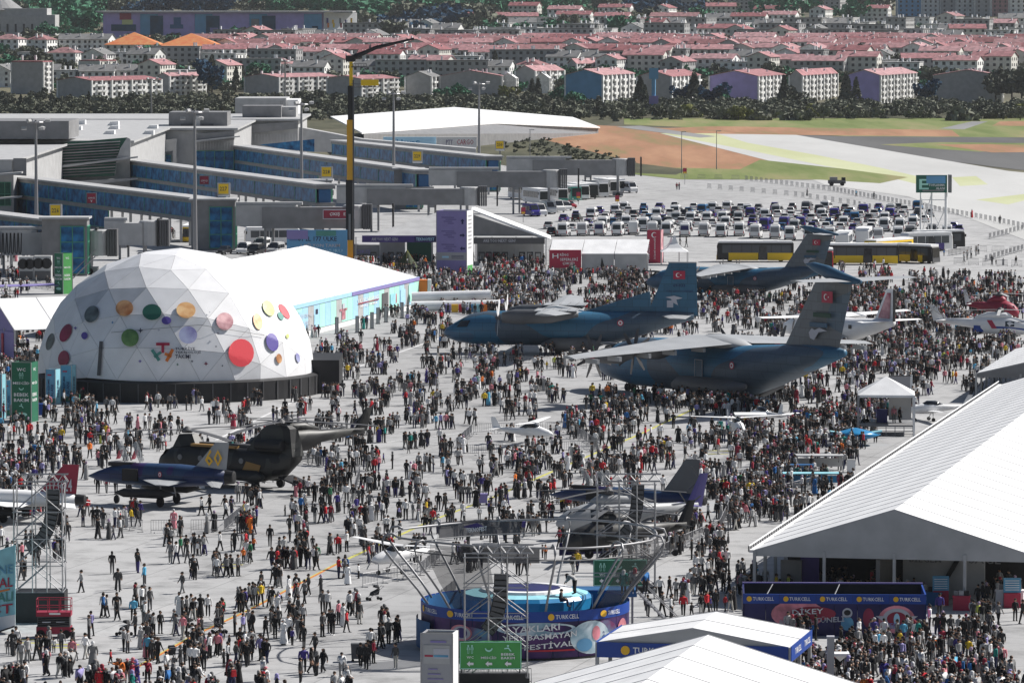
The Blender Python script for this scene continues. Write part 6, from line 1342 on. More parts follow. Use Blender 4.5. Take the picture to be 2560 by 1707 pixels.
# service vehicles near the piers
place_vehicle('van', 'white', G(610, 634), R(172), 'white pickup like van below the first dark boarding bridge', 'service vehicles under the bridges')
for i, (x, y, p, lab) in enumerate(((655, 622, 'white', 'white van behind the white pickup under the bridge'), (690, 634, 'silver', 'silver van left of the blue banner'), (640, 638, 'black', 'black van beside the white pickup under the bridge'), (560, 636, 'black', 'black car left of the white pickup'))):
    place_vehicle('van' if i < 3 else 'car', p, G(x, y), R(165), lab, 'service vehicles under the bridges')
coach('coach', 10, 3.1, 'paint_white', 'white coach hidden under the second boarding bridge', 'coach', G(680, 612), R(100))
t = thing('vehicle_on_taxiway', G(2092, 465), 'small dark utility buggy on the taxiway edge', 'buggy'); t.name = 'utility_buggy'; ROOTM[t.name] = Matrix.Translation(t.location)
MB().box((0, 0, 1.0), (4.2, 2, .8)).build('body', 'dark_grey', t); MB().box((-.8, 0, 1.7), (1.8, 1.8, .9)).build('cab', 'mid_grey', t); MB().box((1.6, 0, 1.7), (.9, 1.6, .7)).build('load', 'black', t)
for x in (-1.3, 1.3): MB().tube((x, -1.05, .5), (x, 1.05, .5), .5, 12).build('wheel', 'rubber', t)
# white air handling units and stairs, left edge
def ac(x0, x1, yt, yb, lab):
    P = G((x0+x1)/2, yb); s = P.y/F; w = (x1-x0)*s; h = (yb-yt)*s; t = thing('air_conditioning_unit', P, lab, 'cooling unit', 'cooling units near the left edge')
    MB().box((0, 1.2, h/2), (w, 2.4, h)).build('casing', 'light_grey', t)
    for sx_ in (-.24, .24): MB().tube((sx_*w, -.06, h*.7), (sx_*w, .02, h*.7), h*.22, 16).build('fan', 'black', t)
    MB().box((0, -.03, h*.22), (w*.9, .08, h*.36)).build('grille', 'dark_grey', t); return t
ac(48, 84, 642, 702, 'grey cooling unit with two black fans left of the tall green sign'); ac(85, 128, 640, 702, 'white cooling unit with pale panels directly left of the tall green sign')
P = G(205, 712); t = thing('boarding_stairs', P, 'steel passenger stairs leaning up to the white boarding bridge', 'stairs'); s = P.y/F
for k in (0, 1.4): MB().tube((-2.4, k, .1), (2.2, k, 4.6), .09, 6).build('rail', 'galvanised', t); MB().tube((-2.4, k, 1.1), (2.2, k, 5.6), .05, 5).build('rail', 'galvanised', t)
st_ = MB().box((0, .7, 0), (.3, 1.4, .05)).build('step', 'galvanised', t); st_.location = (-2.2, 0, .35)
for i in range(1, 14): inst(st_, 'step', t, (-2.2+i*.33, 0, .35+i*.32))
# billboard on legs near the taxiway
Dq = G(2360, 610).y; P = Vector((XA(2360, Dq), Dq, 0)); t = thing('billboard', P, 'green and blue led billboard high on a white steel frame by the fence', 'billboard')
facesign(t, 2290, 2368, 438, 482, Dq, 'planet_green', [('AÇIK', 2345, 2362, 452, 458), ('TOPLANMA', 2322, 2362, 460, 466), ('ALANI', 2340, 2362, 468, 474), ('E', 2298, 2322, 448, 474, 'mint')], nm='screen')
facesign(t, 2316, 2364, 440, 459, Dq-.05, 'wall_blue', [], nm='screen_panel', th=.1); facesign(t, 2306, 2360, 475, 479, Dq-.08, 'mid_grey', [], nm='caption_bar', th=.1)
MB().box((XA(2374, Dq), Dq+1.4, ZA(460, Dq)), (.5, 2.4, 3.3)).build('side_frame', 'mid_grey', t, world=True)
for x in (2301, 2328, 2364): q = MB(); q.tube((XA(x, Dq), Dq+1, ZA(482, Dq)), (XA(x, Dq), Dq+1, 0), .16 if x < 2360 else .26, 6); q.build('leg', 'tent_white', t, world=True)
for (xa, ya, xb, yb) in ((2301, 486, 2328, 600), (2328, 486, 2301, 600), (2328, 520, 2364, 600), (2364, 520, 2328, 600), (2301, 500, 2364, 500)): MB().tube(tuple(AY(xa, ya, Dq+1)), tuple(AY(xb, yb, Dq+1)), .08, 5).build('brace', 'tent_white', t, world=True)
# small red parking signs
for (x, yt, yb, lab) in ((1543, 488, 530, 'small red and yellow post sign between the coaches and the car park'), (1308, 518, 556, 'small red post sign before the violet blue van'), (1712, 420, 462, 'red post sign at the edge of the brown field'), (1446, 480, 512, 'red card sign on a post among the coaches')):
    P = G(x, yb); s = P.y/F; t = thing('post_sign', P, lab, 'sign', 'small red post signs'); h = (yb-yt)*s
    MB().tube((0, 0, 0), (0, 0, h), .06, 6).build('post', 'galvanised', t); MB().box((0, -.08, h-.7), (.9, .06, 1.3)).build('board', 'sign_red', t); MB().box((0, -.13, h-1.15), (.7, .04, .35)).build('panel', 'amber', t)
# crowd control barriers
def barrier_proto():
    t = thing('crowd_barrier', (0, 0, 0), 'x', 'barrier'); q = MB()
    q.path([(-1.1, 0, 0), (-1.1, 0, 1.1), (1.1, 0, 1.1), (1.1, 0, 0)], .03, 5); q.tube((-1.1, 0, .25), (1.1, 0, .25), .025, 5); q.build('frame', 'galvanised', t)
    q = MB()
    for i in range(9): q.box((-.9+i*.225, 0, .67), (.025, .025, .84))
    tag(q.build('bars', 'galvanised', t), kind='stuff')
    for s in (-.8, .8): MB().box((s, 0, .03), (.05, .6, .05)).build('foot', 'galvanised', t)
    return t
bp = barrier_proto(); btree = snapshot(bp); bfirst = [True]; bcount = {}
def fence_run(pts, where, step=2.35, gap=0, grp=None):
    P = [G(*p) for p in pts]; n = 0
    for a, b in zip(P, P[1:]):
        L = (b-a).length; k = max(1, int(L/step)); rz = math.atan2(b.y-a.y, b.x-a.x)
        for i in range(k):
            if gap and rng2.random() < gap: continue
            c = a+(b-a)*((i+.5)/k); n += 1; lab = 'steel crowd barrier '+where
            if bfirst[0]: bp.location = c; bp.rotation_euler = (0, 0, rz); bp['label'] = lab; bp['group'] = grp or 'crowd barriers '+where; bfirst[0] = False
            else: dup(bp, btree, c, rz, lab, grp or 'crowd barriers '+where)
for pts, wh, stp in (([(1690, 446), (1860, 450), (2080, 478), (2300, 520), (2470, 552), (2600, 580)], 'in the long line beside the runway', 4.2), ([(1760, 470), (1980, 490), (2130, 512), (2290, 548)], 'in the inner line beyond the car park', 6),
        ([(2370, 640), (2430, 630), (2560, 632)], 'in the row right of the city buses', 2.5), ([(2470, 598), (2560, 575)], 'in the slanting row at the far right edge', 4), ([(2460, 655), (2560, 625)], 'along the walkway at the right edge', 4), ([(2380, 660), (2560, 668)], 'closing the bus bay at the right', 2.6),
        ([(1140, 1122), (1180, 1085), (1420, 1080), (1500, 1128), (1140, 1140)], 'around the white aircraft with the tilted wing', 2.5), ([(240, 1310), (360, 1332), (560, 1330), (610, 1290)], 'in front of the dark blue jet', 2.4), ([(1090, 1520), (1140, 1480)], 'left of the arena', 2.4),
        ([(1640, 1400), (1800, 1330), (1860, 1200)], 'beside the black attack helicopter', 2.4), ([(1180, 1700), (1330, 1712)], 'below the green arrow sign', 2.3), ([(720, 1150), (900, 1190), (880, 1260)], 'right of the tandem rotor helicopter', 2.4), ([(60, 715), (150, 728)], 'left of the tall green sign', 2.4),
        ([(1960, 1240), (2100, 1205), (1960, 1190)], 'around the blue display tables', 2.4), ([(1160, 905), (1560, 925), (2000, 960)], 'in front of the big transport aircraft', 2.5), ([(900, 1470), (1050, 1440), (1100, 1400)], 'around the white high wing aircraft', 2.5), ([(440, 596), (330, 606)], 'beside the lime yellow bus', 2.4),
        ([(1380, 640), (1660, 652)], 'hidden in the crowd beside the white side tent', 4)):
    fence_run(pts, wh, stp)
# ---------------- round arena with printed drum ----------------
AC = Vector((XA(1313, 346), 346.5, 0)); AR = 7.25; AH = 3.35
t = thing('round_arena', AC, 'round printed arena drum with blue branded band, arched steel funnel and festival lettering', 'arena'); arena = t
mat('space_print', (.03, .02, .13), .5, var=.5, scale=.5, col2=(.10, .03, .16)); mat('moon_print', (.42, .66, .80), .5, var=.4, scale=.9, col2=(.70, .80, .85)); mat('nebula_print', (.30, .06, .22), .5, var=.5, scale=.7, col2=(.10, .30, .45)); mat('rose_print', (.72, .25, .30), .5, var=.4, scale=.8)
def cyl(a, z, off=0): return Vector(((AR+off)*math.sin(a), -(AR+off)*math.cos(a), z))
def cpatch(name, m, a0, a1, z0, z1, off, n=None, mask=None):
    n = n or max(2, int(abs(a1-a0)/.08)); q = MB(); vs = []
    for i in range(n+1):
        a = a0+(a1-a0)*i/n; vs += [cyl(a, z0, off), cyl(a, z1, off)]
    q.add([tuple(v) for v in vs], [(2*i, 2*i+2, 2*i+3, 2*i+1) for i in range(n)]); return q.build(name, m, t, smooth=True)
# wall as curved panels
np_ = 24
for i in range(np_): a = -PI+2*PI*i/np_; cpatch('wall_panel', 'space_print', a+.004, a+2*PI/np_-.004, .15, 2.62, 0, 4)
for i in range(12): a = -PI+2*PI*i/12; cpatch('band_panel', 'royal_blue', a+.003, a+2*PI/12-.003, 2.62, AH, .03, 6)
cpatch('plinth', 'black', -PI, PI, 0, .15, .05, 60)
MB().lathe([(AR-.1, 0), (AR-.1, AH-.05)], 60, cap=False).build('inner_wall', 'cloth_blue', t, smooth=True)
def PXa(px): return math.asin(max(-1, min(1, ((px-1313)*339.5/F)/AR)))
def decal(name, m, px0, px1, z0, z1, off=.06, shape=None):
    a0, a1 = PXa(px0), PXa(px1)
    if shape == 'disc':
        ac_, zc = (a0+a1)/2, (z0+z1)/2; ra, rz_ = (a1-a0)/2, (z1-z0)/2; n = 28; vs = [cyl(ac_, zc, off)]+[cyl(ac_+ra*math.cos(2*PI*k/n), max(.2, zc+rz_*math.sin(2*PI*k/n)), off) for k in range(n)]
        return MB().add([tuple(v) for v in vs], [(0, 1+k, 1+(k+1) % n) for k in range(n)]).build(name, m, t, smooth=True)
    return cpatch(name, m, a0, a1, z0, z1, off)
def ctext(s, px0, px1, z0, z1, m, off=.12, slope=0):
    uv, fs = text_geo(s); a0, a1 = PXa(px0), PXa(px1); q = MB(); q.add([tuple(cyl(a0+(a1-a0)*u, z0+(z1-z0)*v+slope*u, off)) for u, v in uv], fs); return q.build('lettering', m, t)
decal('nebula_patch', 'nebula_print', 1120, 1230, .8, 2.2, .05, 'disc'); decal('rose_patch', 'rose_print', 1125, 1180, 1.2, 2.3, .07, 'disc'); decal('badge', 'letter_grey', 1132, 1176, 1.3, 2.2, .09, 'disc'); decal('badge_inner', 'violet', 1140, 1168, 1.4, 2.1, .11, 'disc')
decal('nebula_patch', 'moon_print', 1240, 1440, 1.7, 2.6, .05, 'disc'); decal('nebula_patch', 'nebula_print', 1470, 1545, .5, 2.5, .05, 'disc'); decal('moon', 'moon_print', 1425, 1522, .3, 2.58, .08, 'disc'); decal('moon_shadow', 'wall_blue', 1440, 1480, .5, 1.4, .1, 'disc')
decal('rose_patch', 'rose_print', 1545, 1569, .6, 2.4, .07, 'disc'); decal('rose_patch', 'rose_print', 1480, 1500, 1.2, 2.2, .1, 'disc')
for s, x0, x1, z0, z1, m, sl in (('AYAKLARI', 1260, 1398, 1.85, 2.3, 'letter_white', .25), ('YERE BASMAYAN', 1256, 1440, 1.3, 1.7, 'letter_white', .3), ('FESTİVAL', 1310, 1432, .72, 1.2, 'letter_white', .25)): ctext(s, x0, x1, z0, z1, m, .13, sl)
decal('lettering_shadow', 'red', 1318, 1436, .62, .74, .11); ctext('GENÇLİK', 1505, 1522, 1.5, 1.7, 'letter_white'); ctext('SPOR', 1505, 1520, 1.2, 1.4, 'letter_white'); decal('emblem', 'letter_grey', 1536, 1546, 1.3, 1.8, .1, 'disc')
for x0, x1 in ((1062, 1092), (1136, 1184), (1252, 1308), (1388, 1446), (1520, 1550)):
    ctext('TURKCELL', x0, x1, 2.82, 3.12, 'letter_white', .1); decal('logo_disc', 'amber', x0-19 if x0 > 1100 else x0-8, x0-3, 2.74, 3.2, .09, 'disc')
cpatch('blue_panel', 'cloth_blue', R(-100), R(-60), .2, 2.2, .35)
# upper ring and flaring arms
RZr, RR = 7.95, 9.4; arms = 12
ringp = []
for k in range(49):
    a = 2*PI*k/48; b = (a+PI/8) % (PI/4)-PI/8; r = RR*math.cos(PI/8)/math.cos(b)*.35+RR*.65; ringp.append((r*math.cos(a), r*math.sin(a), RZr+.12*math.sin(2*a)))
q = MB(); q.path(ringp, .08, 8); q.build('ring_pipe', 'galvanised', t, smooth=True)
q = MB(); q.path([(p[0]*.93, p[1]*.93, p[2]-.9) for p in ringp], .05, 6); q.build('ring_rope', 'mid_grey', t, smooth=True)
for k in range(arms):
    a = 2*PI*k/arms+.2; c, s = math.cos(a), math.sin(a)
    P_ = [(6.9, 3.2), (7.6, 4.2), (8.6, 5.4), (9.4, 6.3), (9.95, 7.0), (10.1, 7.6), (9.9, 8.05), (9.4, 8.15), (9.05, 7.95)]
    MB().path([(r*c, r*s, z) for r, z in P_], .085, 8).build('funnel_arm', 'galvanised', t, smooth=True)
mat('netting', (.05, .05, .055), .9, alpha=.55); mat('netting_dense', (.07, .07, .08), .8, alpha=.9)
for k, (a0, a1) in enumerate(((R(195), R(225)), (R(225), R(255)), (R(315), R(345)), (R(345), R(370)))):
    q = MB(); vs = []; n = 6
    for i in range(n+1):
        a = a0+(a1-a0)*i/n
        for r, z in ((6.9, 3.3), (8.4, 5.3), (9.4, 6.9), (9.2, 7.9)): vs.append((r*math.cos(a), r*math.sin(a), z))
    q.add(vs, [(4*i+j, 4*i+j+1, 4*i+j+5, 4*i+j+4) for i in range(n) for j in range(3)]); 
    if k in (1, 2, 3): q.build('net_panel', 'netting', t)
def rpatch(nm, m, a0, a1, z0, z1, r=RR*.97, n=10):
    q = MB(); vs = []
    for i in range(n+1): a = a0+(a1-a0)*i/n; vs += [(r*math.cos(a), r*math.sin(a), z0), (r*math.cos(a)*1.01, r*math.sin(a)*1.01, z1)]
    q.add(vs, [(2*i, 2*i+2, 2*i+3, 2*i+1) for i in range(n)]); return q.build(nm, m, t)
rpatch('banner', 'netting_dense', R(92), R(132), 6.9, 8.0); rpatch('banner', 'netting_dense', R(240), R(276), 6.9, 7.95)
yb = RR*.97*math.sin(R(112))-.4; uv, fs = text_geo('TEKNOFEST'); MB().add([(-4.2+u*1.5, yb, 7.15+v*.32+u*.15) for u, v in uv], fs).build('lettering', 'letter_white', t)
MB().add([(-4.6, yb+.02, 7.55), (-3.4, yb+.02, 7.85), (-2.9, yb+.02, 7.6), (-3.6, yb+.02, 7.45)], [(0, 1, 2, 3)]).build('logo', 'violet', t)
# inflatable disc
t = thing('inflatable_ring', AC+Vector((.1, 3.2, 0)), 'blue inflatable ring with a white rim and dark centre inside the arena', 'inflatable')
oc = lambda r, z: [(r*math.cos(2*PI*k/16+.2), r*math.sin(2*PI*k/16+.2), z) for k in range(16)]
MB().loft([oc(4.1, .2), oc(4.15, 2.2)]).build('base', 'cloth_blue', t)
MB().loft([oc(4.35, 2.25), oc(4.6, 2.45), oc(4.65, 3.2), oc(4.4, 3.45)]).build('cushion', 'pool_blue', t, smooth=False)
MB().loft([oc(4.4, 3.46), oc(3.4, 3.62), oc(3.2, 3.62)], cap=False).build('top_cover', 'sign_cyan', t)
MB().lathe([(3.3, 3.63), (3.2, 3.8), (2.4, 3.8), (2.3, 3.64)], 32).build('rim', 'tent_white', t, smooth=False)
MB().lathe([(2.38, 3.81), (.1, 3.815)], 32).build('centre', 'navy', t)
for k in range(8): a = 2*PI*k/8; MB().tube((4.62*math.cos(a), 4.62*math.sin(a), 2.4), (4.62*math.cos(a), 4.62*math.sin(a), 3.3), .05, 5).build('seam', 'cloth_blue', t)
# access platform and stairs on the right
t = thing('access_stairs', G(1640, 1600), 'steel stairs and blue platform leading up to the arena on its right', 'stairs')
MB().box((-3.6, 3, 3.1), (4.6, 2.4, .5)).build('platform', 'cloth_blue', t)
for x in (-5.6, -3.6, -1.6):
    for y in (2, 4): MB().tube((x, y, 0), (x, y, 2.9), .06, 6).build('leg', 'galvanised', t)
for y in (1.85, 4.15): MB().tube((-5.8, y, 4.3), (-1.3, y, 4.3), .035, 5).build('handrail', 'galvanised', t)
for y in (2.2, 3.8): MB().tube((-1.3, y, 3.2), (1.8, y, .1), .07, 6).build('stringer', 'galvanised', t); MB().tube((-1.3, y, 4.2), (1.8, y, 1.1), .035, 5).build('handrail', 'galvanised', t)
so_ = MB().box((0, 3, 0), (.28, 1.6, .05)).build('step', 'galvanised', t); so_.location = (-1.2, 0, 3.05)
for i in range(1, 13): inst(so_, 'step', t, (-1.2+i*.25, 0, 3.05-i*.245))
# ---------------- scaffold speaker towers ----------------
def scaffold(name, base, w, d, z0, z1, lab, spk, spk_x, bays=4, truss=True, skirt=True):
    t = thing(name, base, lab, 'scaffold tower')
    xs_ = (-w/2, 0, w/2); 
    for x in (-w/2, -w*.12, w*.18, w/2):
        for y in (-d/2, d/2): MB().tube((x, y, z0), (x, y, z1), .045, 6).build('upright', 'steel', t)
    hb = (z1-z0)/bays
    for i in range(bays+1):
        z = z0+hb*i
        for y in (-d/2, d/2): MB().tube((-w/2-.1, y, z), (w/2+.1, y, z), .035, 5).build('ledger', 'steel', t)
        for x in (-w/2, w/2): MB().tube((x, -d/2, z), (x, d/2, z), .035, 5).build('transom', 'steel', t)
        if i < bays:
            for y, fl_ in ((-d/2, 1), (d/2, -1)):
                f_ = fl_ if i % 2 == 0 else -fl_
                MB().tube((-w/2*f_, y, z), (w/2*f_*.3, y, z+hb), .035, 5).build('brace', 'steel', t); MB().tube((w/2*f_, y, z), (-w/2*f_*.3, y, z+hb), .035, 5).build('brace', 'steel', t)
            for x in (-w/2, w/2): MB().tube((x, -d/2, z), (x, d/2, z+hb), .03, 5).build('brace', 'steel', t)
    if truss:
        q = MB(); zt = z1+.15
        for y in (-.3, .3):
            for zz in (zt, zt+.55): q.tube((-w*.38, y, zz), (w*.6, y, zz), .035, 5)
        n = 9
        for i in range(n):
            x = -w*.38+i*w*.98/n; x2 = x+w*.98/n
            for y in (-.3, .3): q.tube((x, y, zt if i % 2 else zt+.55), (x2, y, zt+.55 if i % 2 else zt), .025, 4)
        q.build('roof_truss', 'steel', t)
    # hung line array: separate cabinets along a curve
    ps, zt_ = spk; x, y = spk_x, 0; ang = 0; z = zt_
    for k in range(ps):
        ang = R(2+k*k*.42); hgt_ = .36
        o = MB().box((0, 0, 0), (.95, .7, hgt_-.03)).build('speaker_cabinet', 'black', t)
        o.location = (x-math.sin(ang)*.0, y, z); o.rotation_euler = (0, ang*.9, 0)
        gr = MB().box((0, -.36, 0), (.85, .03, hgt_-.1)).build('grille', 'dark_grey', o)
        x -= math.sin(ang)*hgt_; z -= math.cos(ang)*hgt_
    MB().tube((spk_x, 0, zt_), (spk_x, 0, z1+.3), .05, 5).build('hoist_chain', 'mid_grey', t)
    if skirt: MB().box((0, 0, z0/2), (w+.3, d+.2, z0-.05)).build('ballast_skirt', 'black', t)
    return t
B0 = G(1240, 1722); t1 = scaffold('speaker_tower', B0, 4.1, 2.4, .9, 8.8, 'central silver scaffold tower with a hanging black speaker column, before the arena', (11, 7.4), .35)
B1 = G(96, 1557); scaffold('speaker_tower', B1+Vector((0, 1.4, 0)), 3.5, 2.6, 2.2, 10.0, 'left scaffold tower on a tall black base beside the red lift', (14, 9.4), 1.0)
B2 = G(1565, 1478); scaffold('speaker_tower', B2, 4.4, 2.2, .5, 8.3, 'rear scaffold tower with a black speaker column before the grey jets', (13, 8.0), .9)
# ---------------- signs, pillars ----------------
def lmf(W_, s_, x, z, w, h, m, parent, y=-.06):
    uv, fs = text_geo(s_); return MB().add([(x-w/2+u*w, y, z-h/2+v*h) for u, v in uv], fs).build('lettering', m, parent)
def side_txt(s_, xf, yc, z, w, h, m, parent, vert=False):
    uv, fs = text_geo(s_)
    return MB().add([(xf, yc-w/2+u*w, z-h/2+v*h) for u, v in uv] if not vert else [(xf, yc+w/2-v*w, z-h/2+u*h) for u, v in uv], fs).build('lettering', m, parent)
def people_icon(x, z, h, m, t, y=-.07):
    q = MB()
    for dx in (-h*.22, h*.22):
        n = 12; q.add([(x+dx+h*.11*math.cos(2*PI*k/n), y, z+h*.4+h*.11*math.sin(2*PI*k/n)) for k in range(n)], [tuple(range(n))])
        for (a, b, c, d) in ((-.16, .26, .16, .20), (-.16, .26, -.10, -.08), (.10, .26, .16, -.08), (-.10, .2, -.06, -.5), (.06, .2, .10, -.5), (-.1, -.46, .1, -.5)): q.add([(x+dx+a*h, y, z+b*h), (x+dx+c*h, y, z+b*h), (x+dx+c*h, y, z+d*h), (x+dx+a*h, y, z+d*h)], [(0, 1, 2, 3)])
    q.build('pictogram', m, t)
def crescent(x, z, r, m, t, y=-.07):
    n = 16; P, Q = [], []
    for i in range(n+1): a = R(-170)+R(160)*i/n*1.0; P.append((x+r*math.cos(a), y, z+r*math.sin(a))); Q.append((x+r*.75*math.cos(a), y, z+r*.12+r*.72*math.sin(a)))
    MB().add(P+Q, [(i, i+1, n+2+i, n+1+i) for i in range(n)]).build('pictogram', m, t)
def arrow(x, z, w, m, t, y=-.07, rot=0):
    P = [(-.5, 0), (-.05, .42), (-.05, .17), (.5, .17), (.5, -.17), (-.05, -.17), (-.05, -.42)]; c, s = math.cos(rot), math.sin(rot)
    MB().add([(x+(p[0]*c-p[1]*s)*w, y, z+(p[0]*s+p[1]*c)*w) for p in P], [tuple(range(7))]).build('arrow', m, t)
def baby(x, z, h, m, t, y=-.07):
    n = 12; q = MB(); q.add([(x+h*.15*math.cos(2*PI*k/n), y, z+h*.35+h*.15*math.sin(2*PI*k/n)) for k in range(n)], [tuple(range(n))])
    q.add([(x-h*.5, y, z+.05*h), (x+h*.1, y, z+.15*h), (x+h*.5, y, z-.4*h), (x+h*.3, y, z-.4*h), (x+.05*h, y, z-.05*h), (x-h*.5, y, z-.1*h)], [tuple(range(6))]); q.build('pictogram', m, t)
# green arrow sign in front
def wc_sign(px0, px1, yt, yb, D, lab, m, lit=True):
    a, b = AY(px0, yb, D), AY(px1, yt, D); w, h = b.x-a.x, b.z-a.z; P = Vector(((a.x+b.x)/2, D, 0)); t = thing('direction_sign', P, lab, 'sign'); zc = (a.z+b.z)/2
    MB().box((0, .1, zc), (w, .2, h)).build('board', m, t)
    q = MB()
    for s in (-1, 1): q.box((s*(w/2-.05), -.02, zc), (.04, .04, h-.1)); q.box((0, -.02, zc+s*(h/2-.05)), (w-.1, .04, .04))
    q.build('border', 'mint', t); q = MB(); 
    for s in (-1, 1): q.box((s*w*.47, .35, zc/2+h*.2), (.1, .1, zc+h*.3)); 
    q.build('support', 'dark_grey', t)
    xs_ = (-w*.33, -w*.03, w*.28)
    people_icon(xs_[0], zc+h*.22, h*.3, 'mint', t); crescent(xs_[1], zc+h*.27, h*.14, 'mint', t); baby(xs_[2], zc+h*.25, h*.26, 'mint', t)
    lmf(0, 'WC', xs_[0], zc-h*.07, w*.11, h*.09, 'letter_white', t); lmf(0, 'MESCİD', xs_[1], zc-h*.07, w*.25, h*.11, 'letter_white', t)
    lmf(0, 'BEBEK', xs_[2], zc+h*.04, w*.22, h*.09, 'letter_white', t); lmf(0, 'BAKIM', xs_[2], zc-h*.09, w*.22, h*.09, 'letter_white', t)
    for x in xs_: arrow(x, zc-h*.3, w*.11, 'letter_white', t)
    return t
D = G(1230, 1722).y-1.6
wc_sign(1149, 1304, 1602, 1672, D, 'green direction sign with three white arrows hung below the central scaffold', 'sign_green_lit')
t = thing('equipment_base', Vector((XA(1226, D), D+.6, 0)), 'black draped base below the bright green direction sign', 'platform'); MB().box((0, 0, .6), (4.6, .7, 1.2)).build('drape', 'black', t); MB().box((0, 0, 1.23), (4.7, .8, .06)).build('deck', 'dark_grey', t)
wc_sign(1483, 1618, 1398, 1464, G(1550, 1530).y, 'dark green direction sign partly behind the arena arms, by the stairs', 'sign_green')
# pillars
def pillar(x0, x1, xs_, yt, yb, lab, m, m2, D=None, group=None):
    P = G(x0, yb); s = P.y/F; w = (x1-x0)*s; w2 = max(w*.9, .5); h = P.y*(yb-yt)/F
    t = thing('sign_pillar', Vector((P.x+w/2, P.y, 0)), lab, 'sign pillar', group, rz=-R(math.degrees(math.atan2((xs_-x1)*s, w2))))
    MB().box((0, .05, h/2), (w, .1, h)).build('front_panel', m, t); MB().box((w/2-.05, w2/2+.1, h/2), (.1, w2, h)).build('side_panel', m2, t); MB().box((-w/2+.05, w2/2+.1, h/2), (.1, w2, h)).build('side_panel', m, t); MB().box((0, w2+.15, h/2), (w, .1, h)).build('back_panel', m2, t)
    q = MB()
    for a in (-1, 1):
        q.box((a*w/2, 0, h/2), (.07, .07, h+.06)); q.box((a*w/2, w2+.2, h/2), (.07, .07, h+.06))
    q.box((0, 0, h+.02), (w, .06, .06)); q.build('frame', 'steel', t); return t, w, w2, h
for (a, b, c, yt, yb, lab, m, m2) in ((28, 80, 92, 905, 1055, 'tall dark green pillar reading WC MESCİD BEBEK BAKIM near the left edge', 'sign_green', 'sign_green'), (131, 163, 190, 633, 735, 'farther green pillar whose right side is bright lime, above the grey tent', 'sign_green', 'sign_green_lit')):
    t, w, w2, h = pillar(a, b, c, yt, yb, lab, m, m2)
    for s_, z, k in (('WC', .88, .45), ('MESCİD', .66, .85), ('BEBEK', .46, .75), ('BAKIM', .37, .75)): lmf(0, s_, 0, h*z, w*k, h*.055, 'letter_white', t, -.03); side_txt(s_, w/2+.04, w2/2, h*z, w2*k*.9, h*.055, 'letter_white', t)
    people_icon(0, h*.78, h*.1, 'mint', t, -.03); crescent(0, h*.58, h*.045, 'mint', t, -.03); baby(0, h*.27, h*.08, 'mint', t, -.03); n = 14
    MB().add([(w*.3*math.cos(2*PI*k/n), -.03, h*.13+h*.035*math.sin(2*PI*k/n)) for k in range(n)], [tuple(range(n))]).build('pictogram', 'mint', t)
    for z in (.55, .72, .8): MB().box((0, -.02, h*z-.0), (w*.98, .02, .03)).build('divider', 'planet_green', t)
for i, (a, b, c, yt, yb, lab) in enumerate(((-12, 6, 14, 935, 1046, 'pale blue pillar at the very left edge'), (11, 28, 31, 950, 1040, 'blue pillar half hidden behind the dark green one'), (113, 140, 150, 923, 1010, 'blue rest area pillar, left one of the pair beside the dome'), (151, 180, 188, 913, 1006, 'blue rest area pillar, right one of the pair beside the dome'))):
    t, w, w2, h = pillar(a, b, c, yt, yb, lab, 'sign_blue', 'sign_cyan', group='blue rest area pillars')
    for k, (s_, dx) in enumerate((('DİNLENME', -.22), ('ALANI', .18))):
        uv, fs = text_geo(s_); MB().add([(w*dx-v*w*.26+w*.13, -.03, h*.22+u*h*(.5 if k == 0 else .34)) for u, v in uv], fs).build('lettering', 'navy', t)
    side_txt('DİNLENME', w/2+.04, w2/2, h*.45, w2*.5, h*.5, 'navy', t, True); MB().box((0, -.03, h*.1), (w*.9, .03, h*.14)).build('green_foot', 'planet_green', t); MB().box((-w*.1, -.03, h*.84), (w*.4, .03, h*.04)).build('logo', 'sign_red', t)
t, w, w2, h = pillar(1090, 1168, 1183, 527, 692, 'huge lilac information pillar with three dark arrows above the crowd', 'sign_purple', 'tent_white')
for k, (z, r) in enumerate(((.84, -PI/2), (.63, PI), (.43, 0))):
    arrow(w*.36, h*z, w*.17, 'navy', t, -.04, r)
    for j in range(4): MB().box((-w*.12+(.1*w if j % 2 else 0), -.03, h*(z+.06-j*.03)), (w*(.42-.07*j), .02, h*.008)).build('text_line', 'violet', t)
MB().box((0, -.02, h*.31), (w*.98, .03, h*.12)).build('info_band', 'sign_grey', t); MB().box((-w*.2, -.04, h*.3), (w*.22, .03, h*.03)).build('logo', 'pale_blue', t)
for j in range(3): MB().box((w*.2, -.04, h*(.32-.02*j)), (w*.4, .02, h*.007)).build('text_line', 'navy', t)
q = MB(); 
for j in range(9): q.box((w/2+.06, w2/2, h*(.92-.06*j)), (.02, w2*.5, h*.02))
q.build('text_line', 'sign_grey', t)
MB().box((w/2+.06, w2/2, h*.1), (.02, w2*.8, h*.14)).build('green_foot', 'sign_green_lit', t)
t, w, w2, h = pillar(1052, 1133, 1145, 1580, 1828, 'tall white information pillar at the bottom edge left of the bright green sign', 'sign_grey', 'tent_white')
MB().box((0, -.03, h*.79), (w*.84, .03, h*.19)).build('info_panel', 'light_grey', t); MB().box((w*.15, -.05, h*.80), (w*.5, .03, h*.10)).build('info_panel', 'letter_grey', t); MB().box((-w*.25, -.06, h*.775), (w*.26, .03, h*.018)).build('text_line', 'sign_red', t); MB().box((w*.14, -.07, h*.775), (w*.45, .03, h*.022)).build('text_line', 'sign_blue', t)
MB().box((w*.05, -.04, h*.92), (w*.5, .03, h*.02)).build('text_line', 'sign_purple', t)
for j in range(9): MB().box((-w*.12+.08*(j % 3), -.04, h*(.64-.05*j)), (w*(.3+.1*(j % 3)), .02, h*.01)).build('text_line', 'sign_purple', t)
